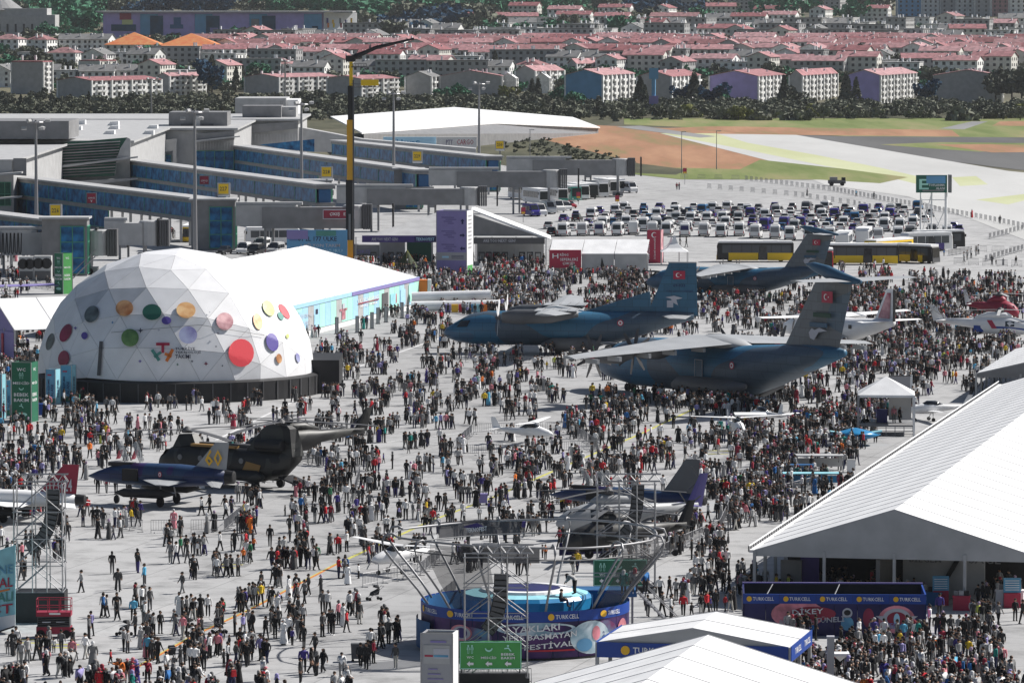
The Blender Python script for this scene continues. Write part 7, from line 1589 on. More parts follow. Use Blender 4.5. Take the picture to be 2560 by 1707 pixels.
MB().box((w*0, w2/2, h*.985), (w*.9, w2*.9, .05)).build('dark_top', 'black', t)
t, w, w2, h = pillar(1617, 1652, 1659, 575, 658, 'tall crimson pillar with a white crescent and vertical lettering', 'sign_red', 'planet_pink')
for s_, dx in (('İÇİŞLERİ BAKANLIĞI', .15), ('EMNİYET', -.3)):
    uv, fs = text_geo(s_); MB().add([(w*dx-v*w*.16, -.03, h*.12+u*h*(.62 if dx > 0 else .5)) for u, v in uv], fs).build('lettering', 'letter_white', t)
n = 16; P, Q = [], []
for i in range(n+1): a = R(45)+i/n*R(270); P.append((w*.02+w*.2*math.cos(a), -.03, h*.85+w*.2*math.sin(a))); Q.append((w*.06+w*.15*math.cos(a), -.03, h*.85+w*.15*math.sin(a)))
MB().add(P+Q, [(i, i+1, n+2+i, n+1+i) for i in range(n)]).build('crescent', 'letter_white', t)
# blue banner behind the dome ridge
t = thing('banner_wall', AY(800, 640, 800), 'wide turquoise banner wall with slanted festival lettering behind the mural hall', 'banner'); t.location = (XA(800, 800), 800, 0); ROOTM[t.name] = Matrix.Translation(t.location)
facesign(t, 717, 868, 575, 640, 800, 'wall_blue', [('81 İL 177 ÜLKE', 745, 842, 588, 603, 'letter_dark'), ('1 MİLYON TAKIM', 752, 850, 607, 618, 'letter_grey'), ('BAŞVURU', 788, 856, 622, 634, 'pale_blue'), ('TEKNOFEST', 722, 746, 597, 602, 'planet_indigo')])
facesign(t, 717, 770, 576, 598, 799.9, 'sign_purple', [], th=.1, nm='colour_patch'); facesign(t, 790, 840, 577, 590, 799.9, 'planet_teal', [], th=.1, nm='colour_patch')
for x in (720, 760, 800, 862): p = AY(x, 640, 800.6); MB().box((p.x, 800.6, 2), (.12, .12, 4)).build('post', 'galvanised', t, world=True)
# big led screen at the left edge
P = G(20, 1585); t = thing('led_screen', P, 'large bright printed screen cut by the left edge with colourful lettering', 'screen'); D = P.y
fn = lambda px, py: AY(px, py, D+(38-px)*.03)
def lq(name, pts, m, off=0): MB().slab([tuple(fn(x, y)+Vector((0, -off, 0))) for x, y in pts], (0, .15, 0)).build(name, m, t, world=True)
lq('screen', [(-80, 1400), (38, 1362), (38, 1560), (-80, 1600)], 'sign_cyan'); lq('screen_foot', [(-80, 1555), (38, 1535), (38, 1562), (-80, 1602)], 'tent_white', .05)
for s_, y0, h_, m in (('TEKNE', 1420, 22, 'sign_blue'), ('HAYAL', 1452, 24, 'sign_red'), ('KURALI', 1488, 24, 'planet_teal'), ('FEST', 1518, 24, 'sign_red')):
    uv, fs = text_geo(s_); p = []
    for u, v in uv: x = -60+u*92; y = y0-(x-30)*-.0+(38-x)*.12-(v-.5)*h_; p.append(tuple(fn(x, y)+Vector((0, -.12, 0))))
    MB().add(p, fs).build('lettering', m, t, world=True)
lq('colour_bar', [(-70, 1490), (24, 1470), (24, 1474), (-70, 1494)], 'orange', .1); lq('truss', [(-80, 1395), (40, 1350), (40, 1353), (-80, 1398)], 'steel')
lq('truss_leg', [(-30, 1560), (36, 1556), (36, 1568), (-30, 1590)], 'dark_grey', -.2)
# red scissor lift
P = G(136, 1592); t = thing('scissor_lift', P, 'red scissor lift with folded dark scissors and a guard railed platform', 'scissor lift'); s = P.y/F
MB().box((0, 0, .55), (2.45, 1.3, .5)).build('chassis', 'maroon', t); MB().box((0, 0, 1.15), (2.3, 1.2, .75)).build('scissor_stack', 'dark_grey', t)
for k in range(4): MB().tube((-1.1, -.62, .9+k*.16), (1.1, -.62, .98+k*.16), .05, 5).build('scissor_arm', 'black', t)
MB().box((0, 0, 1.7), (2.45, 1.3, .3)).build('platform', 'maroon', t); MB().box((.1, -.67, 1.75), (.8, .03, .12)).build('label_plate', 'letter_white', t)
for k in range(2): MB().box((-.5+k*1.0, -.64, 1.15), (.6, .02, .08)).build('label_plate', 'letter_grey', t)
q = MB()
for z in (2.2, 2.75):
    q.path([(-1.2, -.62, z), (1.2, -.62, z), (1.2, .62, z), (-1.2, .62, z), (-1.2, -.62, z)], .03, 5)
for x in (-1.2, -.4, .4, 1.2):
    for y in (-.62, .62): q.tube((x, y, 1.8), (x, y, 2.75), .03, 5)
q.build('guard_rail', 'maroon', t)
for x in (-.9, .9):
    for y in (-.62, .62): MB().tube((x, y-.1, .3), (x, y+.1, .3), .3, 14).build('wheel', 'rubber', t)
# wind tunnel box with branded fascia
Pa = G(1857, 1588); sB = Pa.y/F; wB = 460*sB; t = thing('wind_tunnel_stand', Pa, 'long deep blue open topped stand reading DİKEY RÜZGAR TÜNELİ', 'stand', rz=R(-2.2)); Hb = 3.0; dB = 6
for k in range(8): MB().box((wB*(k+.5)/8, .06, 1.15), (wB/8-.03, .12, 2.3)).build('front_panel', 'navy', t)
for k in range(5): MB().box((wB*(k+.5)/5, .03, 2.64), (wB/5-.02, .14, .68)).build('fascia_panel', 'royal_blue', t)
MB().box((wB-.06, dB/2, 1.5), (.12, dB, 3.0)).build('side_wall', 'royal_blue', t); MB().box((.06, dB/2, 1.5), (.12, dB, 3.0)).build('side_wall', 'navy', t); MB().box((wB/2, dB, 1.5), (wB, .12, 3.1)).build('back_wall', 'black', t); MB().box((wB/2, dB/2, .6), (wB-.3, dB-.3, 1.1)).build('inner_floor', 'black', t)
MB().box((wB/2, dB, 3.08), (wB, .16, .1)).build('top_rail', 'sign_purple', t)
for x in (wB*.13, wB*.5): MB().tube((x, .2, 2.9), (x+.5, dB-.1, 3.0), .04, 5).build('tie_bar', 'steel', t)
for k in range(5):
    x = wB*(k+.5)/5; lmf(0, 'TURKCELL', x+.15, 2.64, 1.5, .26, 'letter_white', t, -.06)
    MB().tube((x-.85, -.09, 2.64), (x-.85, -.05, 2.64), .19, 14).build('logo_disc', 'amber', t)
for nm, x, z, rx, rz_, m, y in (('planet', 3.9, 1.55, 1.9, 1.0, 'rose_print', -.01), ('glow_patch', 5.0, 1.6, 1.6, .5, 'maroon', -.03), ('glow_patch', 10.9, 1.2, 1.3, 1.0, 'rose_print', -.01), ('badge', 10.9, 1.25, 1.0, .75, 'letter_grey', -.03), ('badge_inner', 10.9, 1.25, .7, .5, 'maroon', -.05), ('badge_figure', 10.9, 1.2, .22, .45, 'pale_blue', -.07), ('glow_patch', 8.9, 1.3, .4, .7, 'planet_wine', -.01), ('visor_print', 7.4, 1.65, .36, .36, 'letter_grey', -.03), ('visor_inner', 7.4, 1.68, .24, .2, 'black', -.05), ('figure_print', 7.4, .9, .45, .5, 'sign_blue', -.03)):
    n = 22; MB().add([(x+rx*math.cos(2*PI*k/n), y, z+rz_*math.sin(2*PI*k/n)) for k in range(n)], [tuple(range(n))]).build(nm, m, t)
MB().slab([(9.4, -.04, 1.45), (12.4, -.04, 1.45), (11.7, -.04, .95), (10.1, -.04, .95)], (0, .02, 0)).build('badge_wing', 'letter_grey', t)
def slant(s_, x, z, w, h, sl, m):
    uv, fs = text_geo(s_); MB().add([(x+u*w, -.09, z+v*h+u*sl) for u, v in uv], fs).build('lettering', m, t)
slant('DİKEY', 3.5, 1.5, 2.2, .5, .12, 'letter_white'); slant('RÜZGAR TÜNELİ', 2.6, .75, 4.6, .5, .3, 'letter_grey'); slant('TEKNOFEST', 10.2, .55, 2.0, .4, .1, 'sign_purple')
for k in range(3): MB().box((wB+.02, 1.2+k*1.6, 2.64), (.03, 1.0, .24)).build('side_lettering', 'letter_white', t); MB().slab([(wB+.02, .8+k*1.6, .3), (wB+.02, 1.6+k*1.6, .5), (wB+.02, 2.0+k*1.6, 1.7), (wB+.02, 1.2+k*1.6, 1.6)], (.02, 0, 0)).build('side_print', ('letter_white', 'red', 'letter_white')[k], t)
# gazebo
P = G(2215, 1090); s = P.y/F; t = thing('gazebo', P, 'white pyramid roofed gazebo on a raised stage at the right', 'gazebo', rz=R(-4)); w = 135*s; hr = (1090-987)*s; hp = (1090-958)*s
q = MB(); e = w/2+.15; q.add([(-e, 0, hr), (e, 0, hr), (e, 2*e, hr), (-e, 2*e, hr), (0, e, hp+.55)], [(0, 1, 4), (1, 2, 4), (2, 3, 4), (3, 0, 4)]); q.build('roof', 'tent_white', t)
q = MB()
for a, b in (((-e, 0), (e, 0)), ((e, 0), (e, 2*e)), ((-e, 0), (-e, 2*e)), ((-e, 2*e), (e, 2*e))): q.slab([(a[0], a[1], hr-.25), (b[0], b[1], hr-.25), (b[0], b[1], hr), (a[0], a[1], hr)], (.03, .03, 0))
q.build('valance', 'tent_white', t)
for x in (-e, e):
    for y in (0.05, 2*e): MB().box((x*.98, y, hr/2), (.22, .22, hr)).build('post', 'tent_white' if x > 0 else 'galvanised', t)
MB().box((w*.26, w*.6, 1.3+(hr-1.3)/2), (w*.42, .1, hr-1.5)).build('side_curtain', 'light_grey', t); MB().box((0, w/2, 1.05), (w, w, .18)).build('stage_deck', 'mid_grey', t)
for k in range(7): MB().box((-w/2+w*k/6, -.0, .5), (.08, .08, .95)).build('stage_leg', 'galvanised', t)
for k in range(3): MB().tube((-w/2, -.02, .25+k*.3), (w/2, -.02, .25+k*.3), .03, 5).build('stage_rail', 'galvanised', t)
MB().box((-.4, w*.45, 1.9), (1.1, .8, 1.4)).build('display_machine', 'navy', t)
t = thing('backdrop_frame', G(2250, 1000), 'grey panel in a thin frame standing behind the gazebo', 'panel'); P = t.location; s = P.y/F
MB().box((0, 0, (1000-970)*s), (54*s, .15, 60*s)).build('panel', 'sign_grey', t); MB().box((28*s, -.05, 30*s), (6*s, .2, 66*s)).build('post', 'tent_white', t); MB().box((0, -.05, 61*s), (56*s, .2, .1)).build('rail', 'dark_grey', t)
# small canopies, tables, stands in the crowd
def pyramid(x, yb, w_, yt, lab, m='tent_white', h0=2.2, posts=4, nm='small_canopy', cat='canopy'):
    P = G(x, yb); s = P.y/F; t = thing(nm, P, lab, cat); e = w_*s/2; hp_ = (yb-yt)*s
    MB().add([(-e, -e, h0), (e, -e, h0), (e, e, h0), (-e, e, h0), (0, 0, hp_)], [(0, 1, 4), (1, 2, 4), (2, 3, 4), (3, 0, 4)]).build('roof', m, t); MB().box((0, 0, h0-.08), (2*e, 2*e, .14)).build('valance', m, t)
    for a in (-1, 1):
        for b in (-1, 1): MB().tube((a*e*.95, b*e*.95, 0), (a*e*.95, b*e*.95, h0), .05, 5).build('post', 'light_grey', t)
pyramid(1876, 1080, 80, 1038, 'white canopy with rounded roof over the high wing aircraft', h0=1.95)
pyramid(2100, 1690, 46, 1652, 'small white umbrella canopy in the dense crowd at the bottom right', h0=1.6)
def table(x, yb, w_, m, lab, nm='display_table', h=.9, d=1.2, top=None):
    P = G(x, yb); s = P.y/F; w = w_*s; t = thing(nm, P, lab, 'table'); MB().box((0, d/2, h-.05), (w, d, .1)).build('top', top or m, t)
    for k in range(max(2, int(w/1.6))+1):
        for y in (.08, d-.08): MB().box((-w/2+.08+(w-.16)*k/max(2, int(w/1.6)), y, h/2-.05), (.08, .08, h-.1)).build('leg', m, t)
    MB().box((0, d*.8, h*.5), (w*.96, .05, h*.5)).build('panel', m, t); return t
table(2030, 1218, 145, 'pool_blue', 'long bright blue display table left of the long tent', h=1.3, d=1.6, top='sign_cyan'); table(1990, 1188, 90, 'cloth_blue', 'darker blue display table behind the long bright blue one', h=1.0)
table(2050, 1180, 120, 'light_grey', 'grey flat display board above the blue tables', h=1.6, d=2, top='light_grey'); table(2020, 1165, 16, 'tent_white', 'small white table behind the grey display board', h=1.0, top='tent_white')
t = thing('white_cabinet', G(2128, 1180), 'narrow white cabinet at the gutter of the long tent', 'cabinet'); MB().box((0, 0, .6), (.75, .6, 1.15)).build('body', 'tent_white', t); MB().box((0, 0, 1.2), (.8, .65, .05)).build('top', 'light_grey', t)
t = thing('inflatable_wall', G(1140, 780), 'white inflatable advertising wall with colourful pieces left of the big aircraft', 'inflatable')
MB().path([(-6.5, 0, .8), (6.2, .5, 1.0)], .75, 14).build('tube', 'tent_white', t); 
for k, m in enumerate(('sign_purple', 'amber', 'red', 'pool_blue', 'sign_cyan', 'orange')): MB().box((-1.2+k*1.05, -1.6, .65), (.95, .8, 1.1)).build('colour_piece', m, t)
MB().path([(-6.5, 5, 1.9), (5.0, 5.4, 2.2)], .7, 14).build('tube', 'tent_white', t)
P = G(1018, 672); t = thing('pole_tent', P, 'olive green and black pointed pole tent in the entrance crowd', 'tent'); s = P.y/F; h = 48*s; r_ = 30*s
n = 16
MB().add([(r_*math.cos(2*PI*k/n)*(1+.07*(k % 2)), r_*math.sin(2*PI*k/n), 0) for k in range(n)]+[(0, 0, h)], [(k, (k+1) % n, n) for k in range(n)]).build('canvas', 'plant', t); mat('olive', (.16, .17, .03), .8, var=.2, scale=1); MB().add([(-.3, -r_*.96, .05), (r_*.98, -r_*.35, .05), (0.02, -.03, h*1.01)], [(0, 1, 2)]).build('olive_panel', 'olive', t)
for (x, y, w_, m, lab) in ((40, 870, 22, 'orange', 'bright orange box shaped stand left of the dome'), (98, 1042, 24, 'royal_blue', 'blue wheeled bin right of the dark green pillar'), (190, 1012, 18, 'sign_green', 'dark green bin right of the blue pillars'), (895, 1652, 32, 'dark_grey', 'dark wheeled rubbish container near the bottom centre'), (1208, 1262, 20, 'sign_purple', 'small lilac sheet display in the crowd before the jets')):
    P = G(x, y); s = P.y/F; w = w_*s; nm = 'wheeled_bin' if 'bin' in lab or 'container' in lab else 'box_stand'; t = thing(nm, P, lab, 'bin' if nm == 'wheeled_bin' else 'stand'); h = w*1.3
    MB().box((0, 0, h*.5+.1), (w, w*.8, h-.2), taper=1.08).build('body', m, t); MB().box((0, 0, h+.05), (w*1.12, w*.9, .12)).build('lid', m, t)
    for a in (-1, 1): MB().tube((a*w*.4, -w*.35, .1), (a*w*.4, -w*.25, .1), .1, 8).build('wheel', 'rubber', t)
t = thing('steel_post', G(2076, 1738), 'thick pale grey square post rising from the crowd at the bottom right', 'post'); MB().box((0, 0, 1.9), (.45, .45, 3.8)).build('shaft', 'sign_grey', t); MB().box((0, 0, 3.85), (.5, .5, .1)).build('cap', 'letter_grey', t)
for (x, y, h_, lab) in ((640, 770, 0, ''),): pass
for i, (x, y, lab) in enumerate(((842, 835, 'nearest to the dome'), (893, 832, 'left one of the middle pair'), (930, 822, 'right one of the middle pair'), (945, 810, 'just right of the middle pair'), (965, 806, 'beside the dark doorway'), (1005, 796, 'tall one before the pastel corner'))):
    P = G(x, y); t = thing('speaker_totem', P, 'slim grey totem along the mural wall, '+lab, 'totem', 'grey totems along the mural wall'); MB().box((0, 0, 1.15), (.5, .4, 2.3)).build('body', 'mid_grey', t); MB().box((-.0, -.21, 1.15), (.2, .03, 2.1)).build('strip', 'light_grey', t); MB().box((0, 0, .04), (.7, .6, .08)).build('base', 'dark_grey', t)
for i, (x, y, w_, m, lab) in enumerate(((70, 740, 190, 'sign_purple', 'violet flat covering on low barriers at the left edge'),)):
    P = G(x, y-5); s = P.y/F; t = thing('covered_stand', P, lab, 'stand'); MB().slab([(-w_*s/2, 0, 1.0), (w_*s/2, 0, 1.3), (w_*s/2, 2, 1.5), (-w_*s/2, 2, 1.2)], (0, 0, .08)).build('cover', m, t)
    for a in (-1, 0, 1): MB().tube((a*w_*s*.45, 0, 0), (a*w_*s*.45, 0, 1.1), .04, 5).build('leg', 'galvanised', t)
# ---------------- people ----------------
import re
rp = random.Random(21)
DENS = {640: "22000000006875578322000000331100", 690: "42000000004999999999745546985555", 740: "40000000000008999999877768999999", 790: "30000000000267443337775675999998", 840: "53000000023455443224432222588987",
 890: "63000000025565444332112345788775", 940: "40000000012554455542222567886652", 990: "33532233345555566656778889986000", 1040: "57764334445553324555546899980000", 1090: "66764444444553223455555999800000",
 1140: "76433222345543445655566788700000", 1190: "75321112466664466655565887500000", 1240: "54311123676667777764345886000000", 1290: "44444455565677788743467750000000", 1340: "35433344555565566523687000000000",
 1390: "24422234453332443334587000000000", 1440: "12222223443410000000088700000000", 1490: "00122223555520000000078600000000", 1540: "00144345565430000000040000000455", 1590: "22256666453430000000000026766666",
 1640: "33345555442320000000000589999887", 1690: "45555554432300000000003699999999", 1740: "45545554332200000000003599999999", 1790: "34544443332200000000002588888888"}
EXC = [(DC.x, DC.y, DR+1.2), (DC.x+18, DC.y+4, 5), (AC.x, AC.y, 7.9)]
for o in COL.objects:
    if o.parent is None and o.name.split('.')[0] in ('transport_aircraft', 'patrol_aircraft', 'tandem_helicopter', 'utility_helicopter', 'attack_helicopter', 'fighter_jet', 'light_aircraft', 'rescue_helicopter'):
        a = o.rotation_euler.z; Ls, r = {'transport_aircraft': (15, 3.2), 'patrol_aircraft': (8, 2.2), 'tandem_helicopter': (8, 2.4), 'utility_helicopter': (5, 2), 'attack_helicopter': (5, 1.8), 'fighter_jet': (6, 2.2), 'light_aircraft': (3, 1.8), 'rescue_helicopter': (4, 2)}[o.name.split('.')[0]]
        if o.scale[0] < .8: Ls *= .7
        for k in range(-4, 5): EXC.append((o.location.x+Ls*k/4*math.cos(a), o.location.y+Ls*k/4*math.sin(a), r))
    elif o.parent is None and o.name.split('.')[0] in ('sign_pillar', 'display_table', 'scissor_lift', 'gazebo', 'box_stand', 'wheeled_bin', 'speaker_tower', 'crowd_barrier', 'inflatable_wall', 'steel_post', 'pole_tent', 'speaker_totem', 'direction_sign'):
        EXC.append((o.location.x, o.location.y, {'gazebo': 3.6, 'speaker_tower': 2.6, 'sign_pillar': 1.5, 'crowd_barrier': .45, 'display_table': 1.6, 'steel_post': .6, 'speaker_totem': .6}.get(o.name.split('.')[0], 1.4)))
for (px, py, r) in ((300, 1272, 4), (400, 1275, 4), (500, 1275, 4), (40, 1310, 4), (150, 1300, 3.5), (560, 1235, 4), (650, 1228, 4)): g = G(px, py); EXC.append((g.x, g.y-1.5, r*.7))
EX = np.array(EXC)
def tent_in(p, O, rz, w, l):
    dx, dy = p[0]-O[0], p[1]-O[1]; c, s = math.cos(rz), math.sin(rz); u = dx*c+dy*s; v = -dx*s+dy*c; return -.4 < u < w+.4 and -.3 < v < l+.3
TENTS = [(Oh, rzh, Wh, Lh), ((OB.x, OB.y), RZ, BW, BL), ((O3.x, O3.y), RZ, 12.6, 9), ((o2.x, o2.y), RZ, BW, Lb), ((Pa.x, Pa.y), R(-2.2), wB, 6.3), ((O4.x, O4.y), RZ, 20, 40)]
people = []; cells = {}
def ok_pt(x, y, mind):
    d = (EX[:, 0]-x)**2+(EX[:, 1]-y)**2
    if (d < EX[:, 2]**2).any(): return False
    if any(tent_in((x, y), *T_) for T_ in TENTS): return False
    gx, gy = int(x//1), int(y//1)
    for a in (-1, 0, 1):
        for b in (-1, 0, 1):
            for (px_, py_) in cells.get((gx+a, gy+b), ()):
                if (px_-x)**2+(py_-y)**2 < mind*mind: return False
    return True
def addp(x, y, tag_=None):
    cells.setdefault((int(x//1), int(y//1)), []).append((x, y)); people.append((x, y, tag_))
for y0, row in DENS.items():
    for ci, ch in enumerate(row):
        d = int(ch)
        if not d: continue
        h = (y0+25)*.0385; n = (5.4 if y0 < 900 else 4.8 if y0 < 1240 or ci > 21 else 2.7)*(d/9)**1.6*80*50/(h*.34*h); n *= rp.choice((.55, .8, 1.1, 1.5, 1.9)); k = 0; n = int(n)+(rp.random() < n % 1); tries = 0
        while k < n and tries < n*4:
            tries += 1; px = ci*80+rp.uniform(0, 80); py = y0+rp.uniform(0, 50); g = G(px, py); m = rp.choice((1, 2, 2, 3, 4, 5, 7, 9)); ang = rp.uniform(0, 6.28)
            for j in range(m):
                x, y = g.x+rp.gauss(0, .18)+(j % 4)*.5*math.cos(ang)-.5, g.y+(j % 4)*.8*math.sin(ang)+rp.gauss(0, .55)
                if ok_pt(x, y, .36): addp(x, y, ang); k += 1
DARK = [(.012, .012, .014), (.02, .02, .022), (.008, .008, .01), (.03, .03, .032), (.05, .05, .052)]
TOPC = {'black': (.010, .010, .012), 'charcoal': (.028, .028, .03), 'dark grey': (.065, .065, .067), 'grey': (.16, .16, .162), 'light grey': (.34, .34, .34), 'white': (.72, .72, .72), 'red': (.50, .02, .03), 'crimson': (.28, .02, .045), 'pink': (.62, .22, .26), 'violet': (.05, .035, .20), 'lilac': (.32, .29, .55), 'blue': (.02, .13, .36), 'sky blue': (.10, .38, .58), 'yellow': (.66, .46, .03), 'orange': (.75, .19, .03), 'teal': (.01, .22, .19), 'green': (.02, .15, .07), 'lime': (.45, .5, .08)}
TW = {'black': 27, 'charcoal': 16, 'dark grey': 12, 'grey': 8, 'light grey': 8, 'white': 13, 'red': 2.4, 'crimson': 2.2, 'pink': 1.5, 'violet': 1.6, 'lilac': 1.6, 'blue': .8, 'sky blue': .9, 'yellow': .7, 'orange': .5, 'teal': .4, 'green': .3, 'lime': .3}
BOTC = {'black': (.010, .010, .012), 'charcoal': (.025, .025, .028), 'dark grey': (.07, .07, .075), 'navy': (.014, .018, .06), 'grey': (.19, .19, .19), 'light': (.42, .41, .38), 'violet': (.05, .04, .16)}
BW_ = {'black': 45, 'charcoal': 18, 'dark grey': 12, 'navy': 10, 'grey': 8, 'light': 5, 'violet': 2}
def pick(W_): ks = list(W_); return rp.choices(ks, [W_[k] for k in ks])[0]
# visible test for the individuals: feet or head inside the frame and not behind the bottom tents
def shown(x, y):
    px, py = PX((x, y, 0)); hx, hy = PX((x, y, 1.7))
    if not (-10 < px < 2570) or hy > 1700: return False
    if py > 1560 and 1180 < px < 2160 and hy > 1590+abs(px-1770)*.27: return False
    if 1850 < px < 2325 and 1440 < py < 1600: return False
    return True
people.sort(key=lambda p: p[1])
vis = [p for p in people if shown(p[0], p[1])]
IND_N = 286
ind = vis[:IND_N]; inds = set(id(p) for p in ind)
rest = [p for p in people if id(p) not in inds and PX((p[0], p[1], 1.7))[1] < 1712]
# --- individual people: skinned bodies
SK = mat('skin', (.42, .25, .17), .6, var=.1); mat('skin_tan', (.30, .17, .11), .6); mat('shoes', (.03, .03, .03), .6); mat('shoes_white', (.6, .6, .6), .6); mat('hair_dark', (.012, .009, .008), .7); mat('hair_brown', (.05, .03, .018), .7); mat('hair_grey', (.25, .24, .23), .7)
for k, c in TOPC.items(): mat('cloth_top_'+k.replace(' ', '_'), c, .85, var=.22, scale=6)
for k, c in BOTC.items(): mat('cloth_low_'+k.replace(' ', '_'), c, .85, var=.2, scale=6)
def body(pose):
    """pose: dict of joint -> (x, y, z); faces +y"""
    J = {'pelvis': (0, 0, .95), 'waist': (0, 0, 1.10), 'chest': (0, .0, 1.33), 'neck': (0, .0, 1.49), 'head': (0, .02, 1.60), 'crown': (0, .01, 1.70), 'nose': (0, .115, 1.59)}
    for s, n in ((-1, 'l'), (1, 'r')):
        J.update({n+'hip': (s*.10, 0, .90), n+'knee': (s*.11, .02, .50), n+'ankle': (s*.11, -.01, .09), n+'toe': (s*.12, .15, .035), n+'sho': (s*.19, 0, 1.40), n+'elb': (s*.25, -.02, 1.12), n+'wri': (s*.25, .06, .87), n+'palm': (s*.25, .08, .79), n+'tip': (s*.245, .10, .70), n+'thumb': (s*.21, .13, .80)})
    J.update(pose)
    E = [('pelvis', 'waist', 'top'), ('waist', 'chest', 'top'), ('chest', 'neck', 'top'), ('neck', 'head', 'skin'), ('head', 'crown', 'skin'), ('head', 'nose', 'skin')]
    for n in 'lr': E += [('pelvis', n+'hip', 'low'), (n+'hip', n+'knee', 'low'), (n+'knee', n+'ankle', 'low'), (n+'ankle', n+'toe', 'shoe'), ('chest', n+'sho', 'top'), (n+'sho', n+'elb', 'top'), (n+'elb', n+'wri', 'sleeve'), (n+'wri', n+'palm', 'skin'), (n+'palm', n+'tip', 'skin'), (n+'palm', n+'thumb', 'skin')]
    names = list(J); idx = {k: i for i, k in enumerate(names)}
    me = bpy.data.meshes.new('b'); me.from_pydata([J[k] for k in names], [(idx[a], idx[b]) for a, b, _ in E], [])
    o = bpy.data.objects.new('b', me); COL.objects.link(o); o.modifiers.new('s', 'SKIN'); sv = me.skin_vertices[0].data
    RAD = {'pelvis': (.155, .12), 'waist': (.145, .11), 'chest': (.165, .12), 'neck': (.06, .06), 'head': (.092, .105), 'crown': (.07, .085), 'nose': (.012, .012)}
    for k in names:
        r = RAD.get(k) or {'hip': (.10, .10), 'knee': (.068, .068), 'ankle': (.046, .046), 'toe': (.045, .03), 'sho': (.075, .075), 'elb': (.05, .05), 'wri': (.034, .034), 'palm': (.042, .022), 'tip': (.022, .014), 'thumb': (.014, .014)}[k[1:]]
        sv[idx[k]].radius = r
    sv[idx['pelvis']].use_root = True; dg = bpy.context.evaluated_depsgraph_get(); ev = o.evaluated_get(dg); m2 = bpy.data.meshes.new_from_object(ev)
    bpy.data.objects.remove(o)
    segs = [(Vector(J[a]), Vector(J[b]), c) for a, b, c in E]; mi = {'skin': 0, 'top': 1, 'low': 2, 'shoe': 3, 'sleeve': 1}; out = []
    for p in m2.polygons:
        c = p.center; best = None
        for a, b, k in segs:
            d = b-a; t_ = max(0, min(1, (c-a).dot(d)/max(1e-6, d.length_squared))); q = (c-(a+d*t_)).length
            if best is None or q < best[0]: best = (q, k)
        out.append(mi[best[1]])
    m2.materials.clear()
    for m in ('skin', 'cloth_top_black', 'cloth_low_black', 'shoes'): m2.materials.append(M(m))
    m2.polygons.foreach_set('material_index', out); m2.polygons.foreach_set('use_smooth', [True]*len(out)); m2.name = 'person'; return m2, Vector(J['head']), Vector(J['chest'])
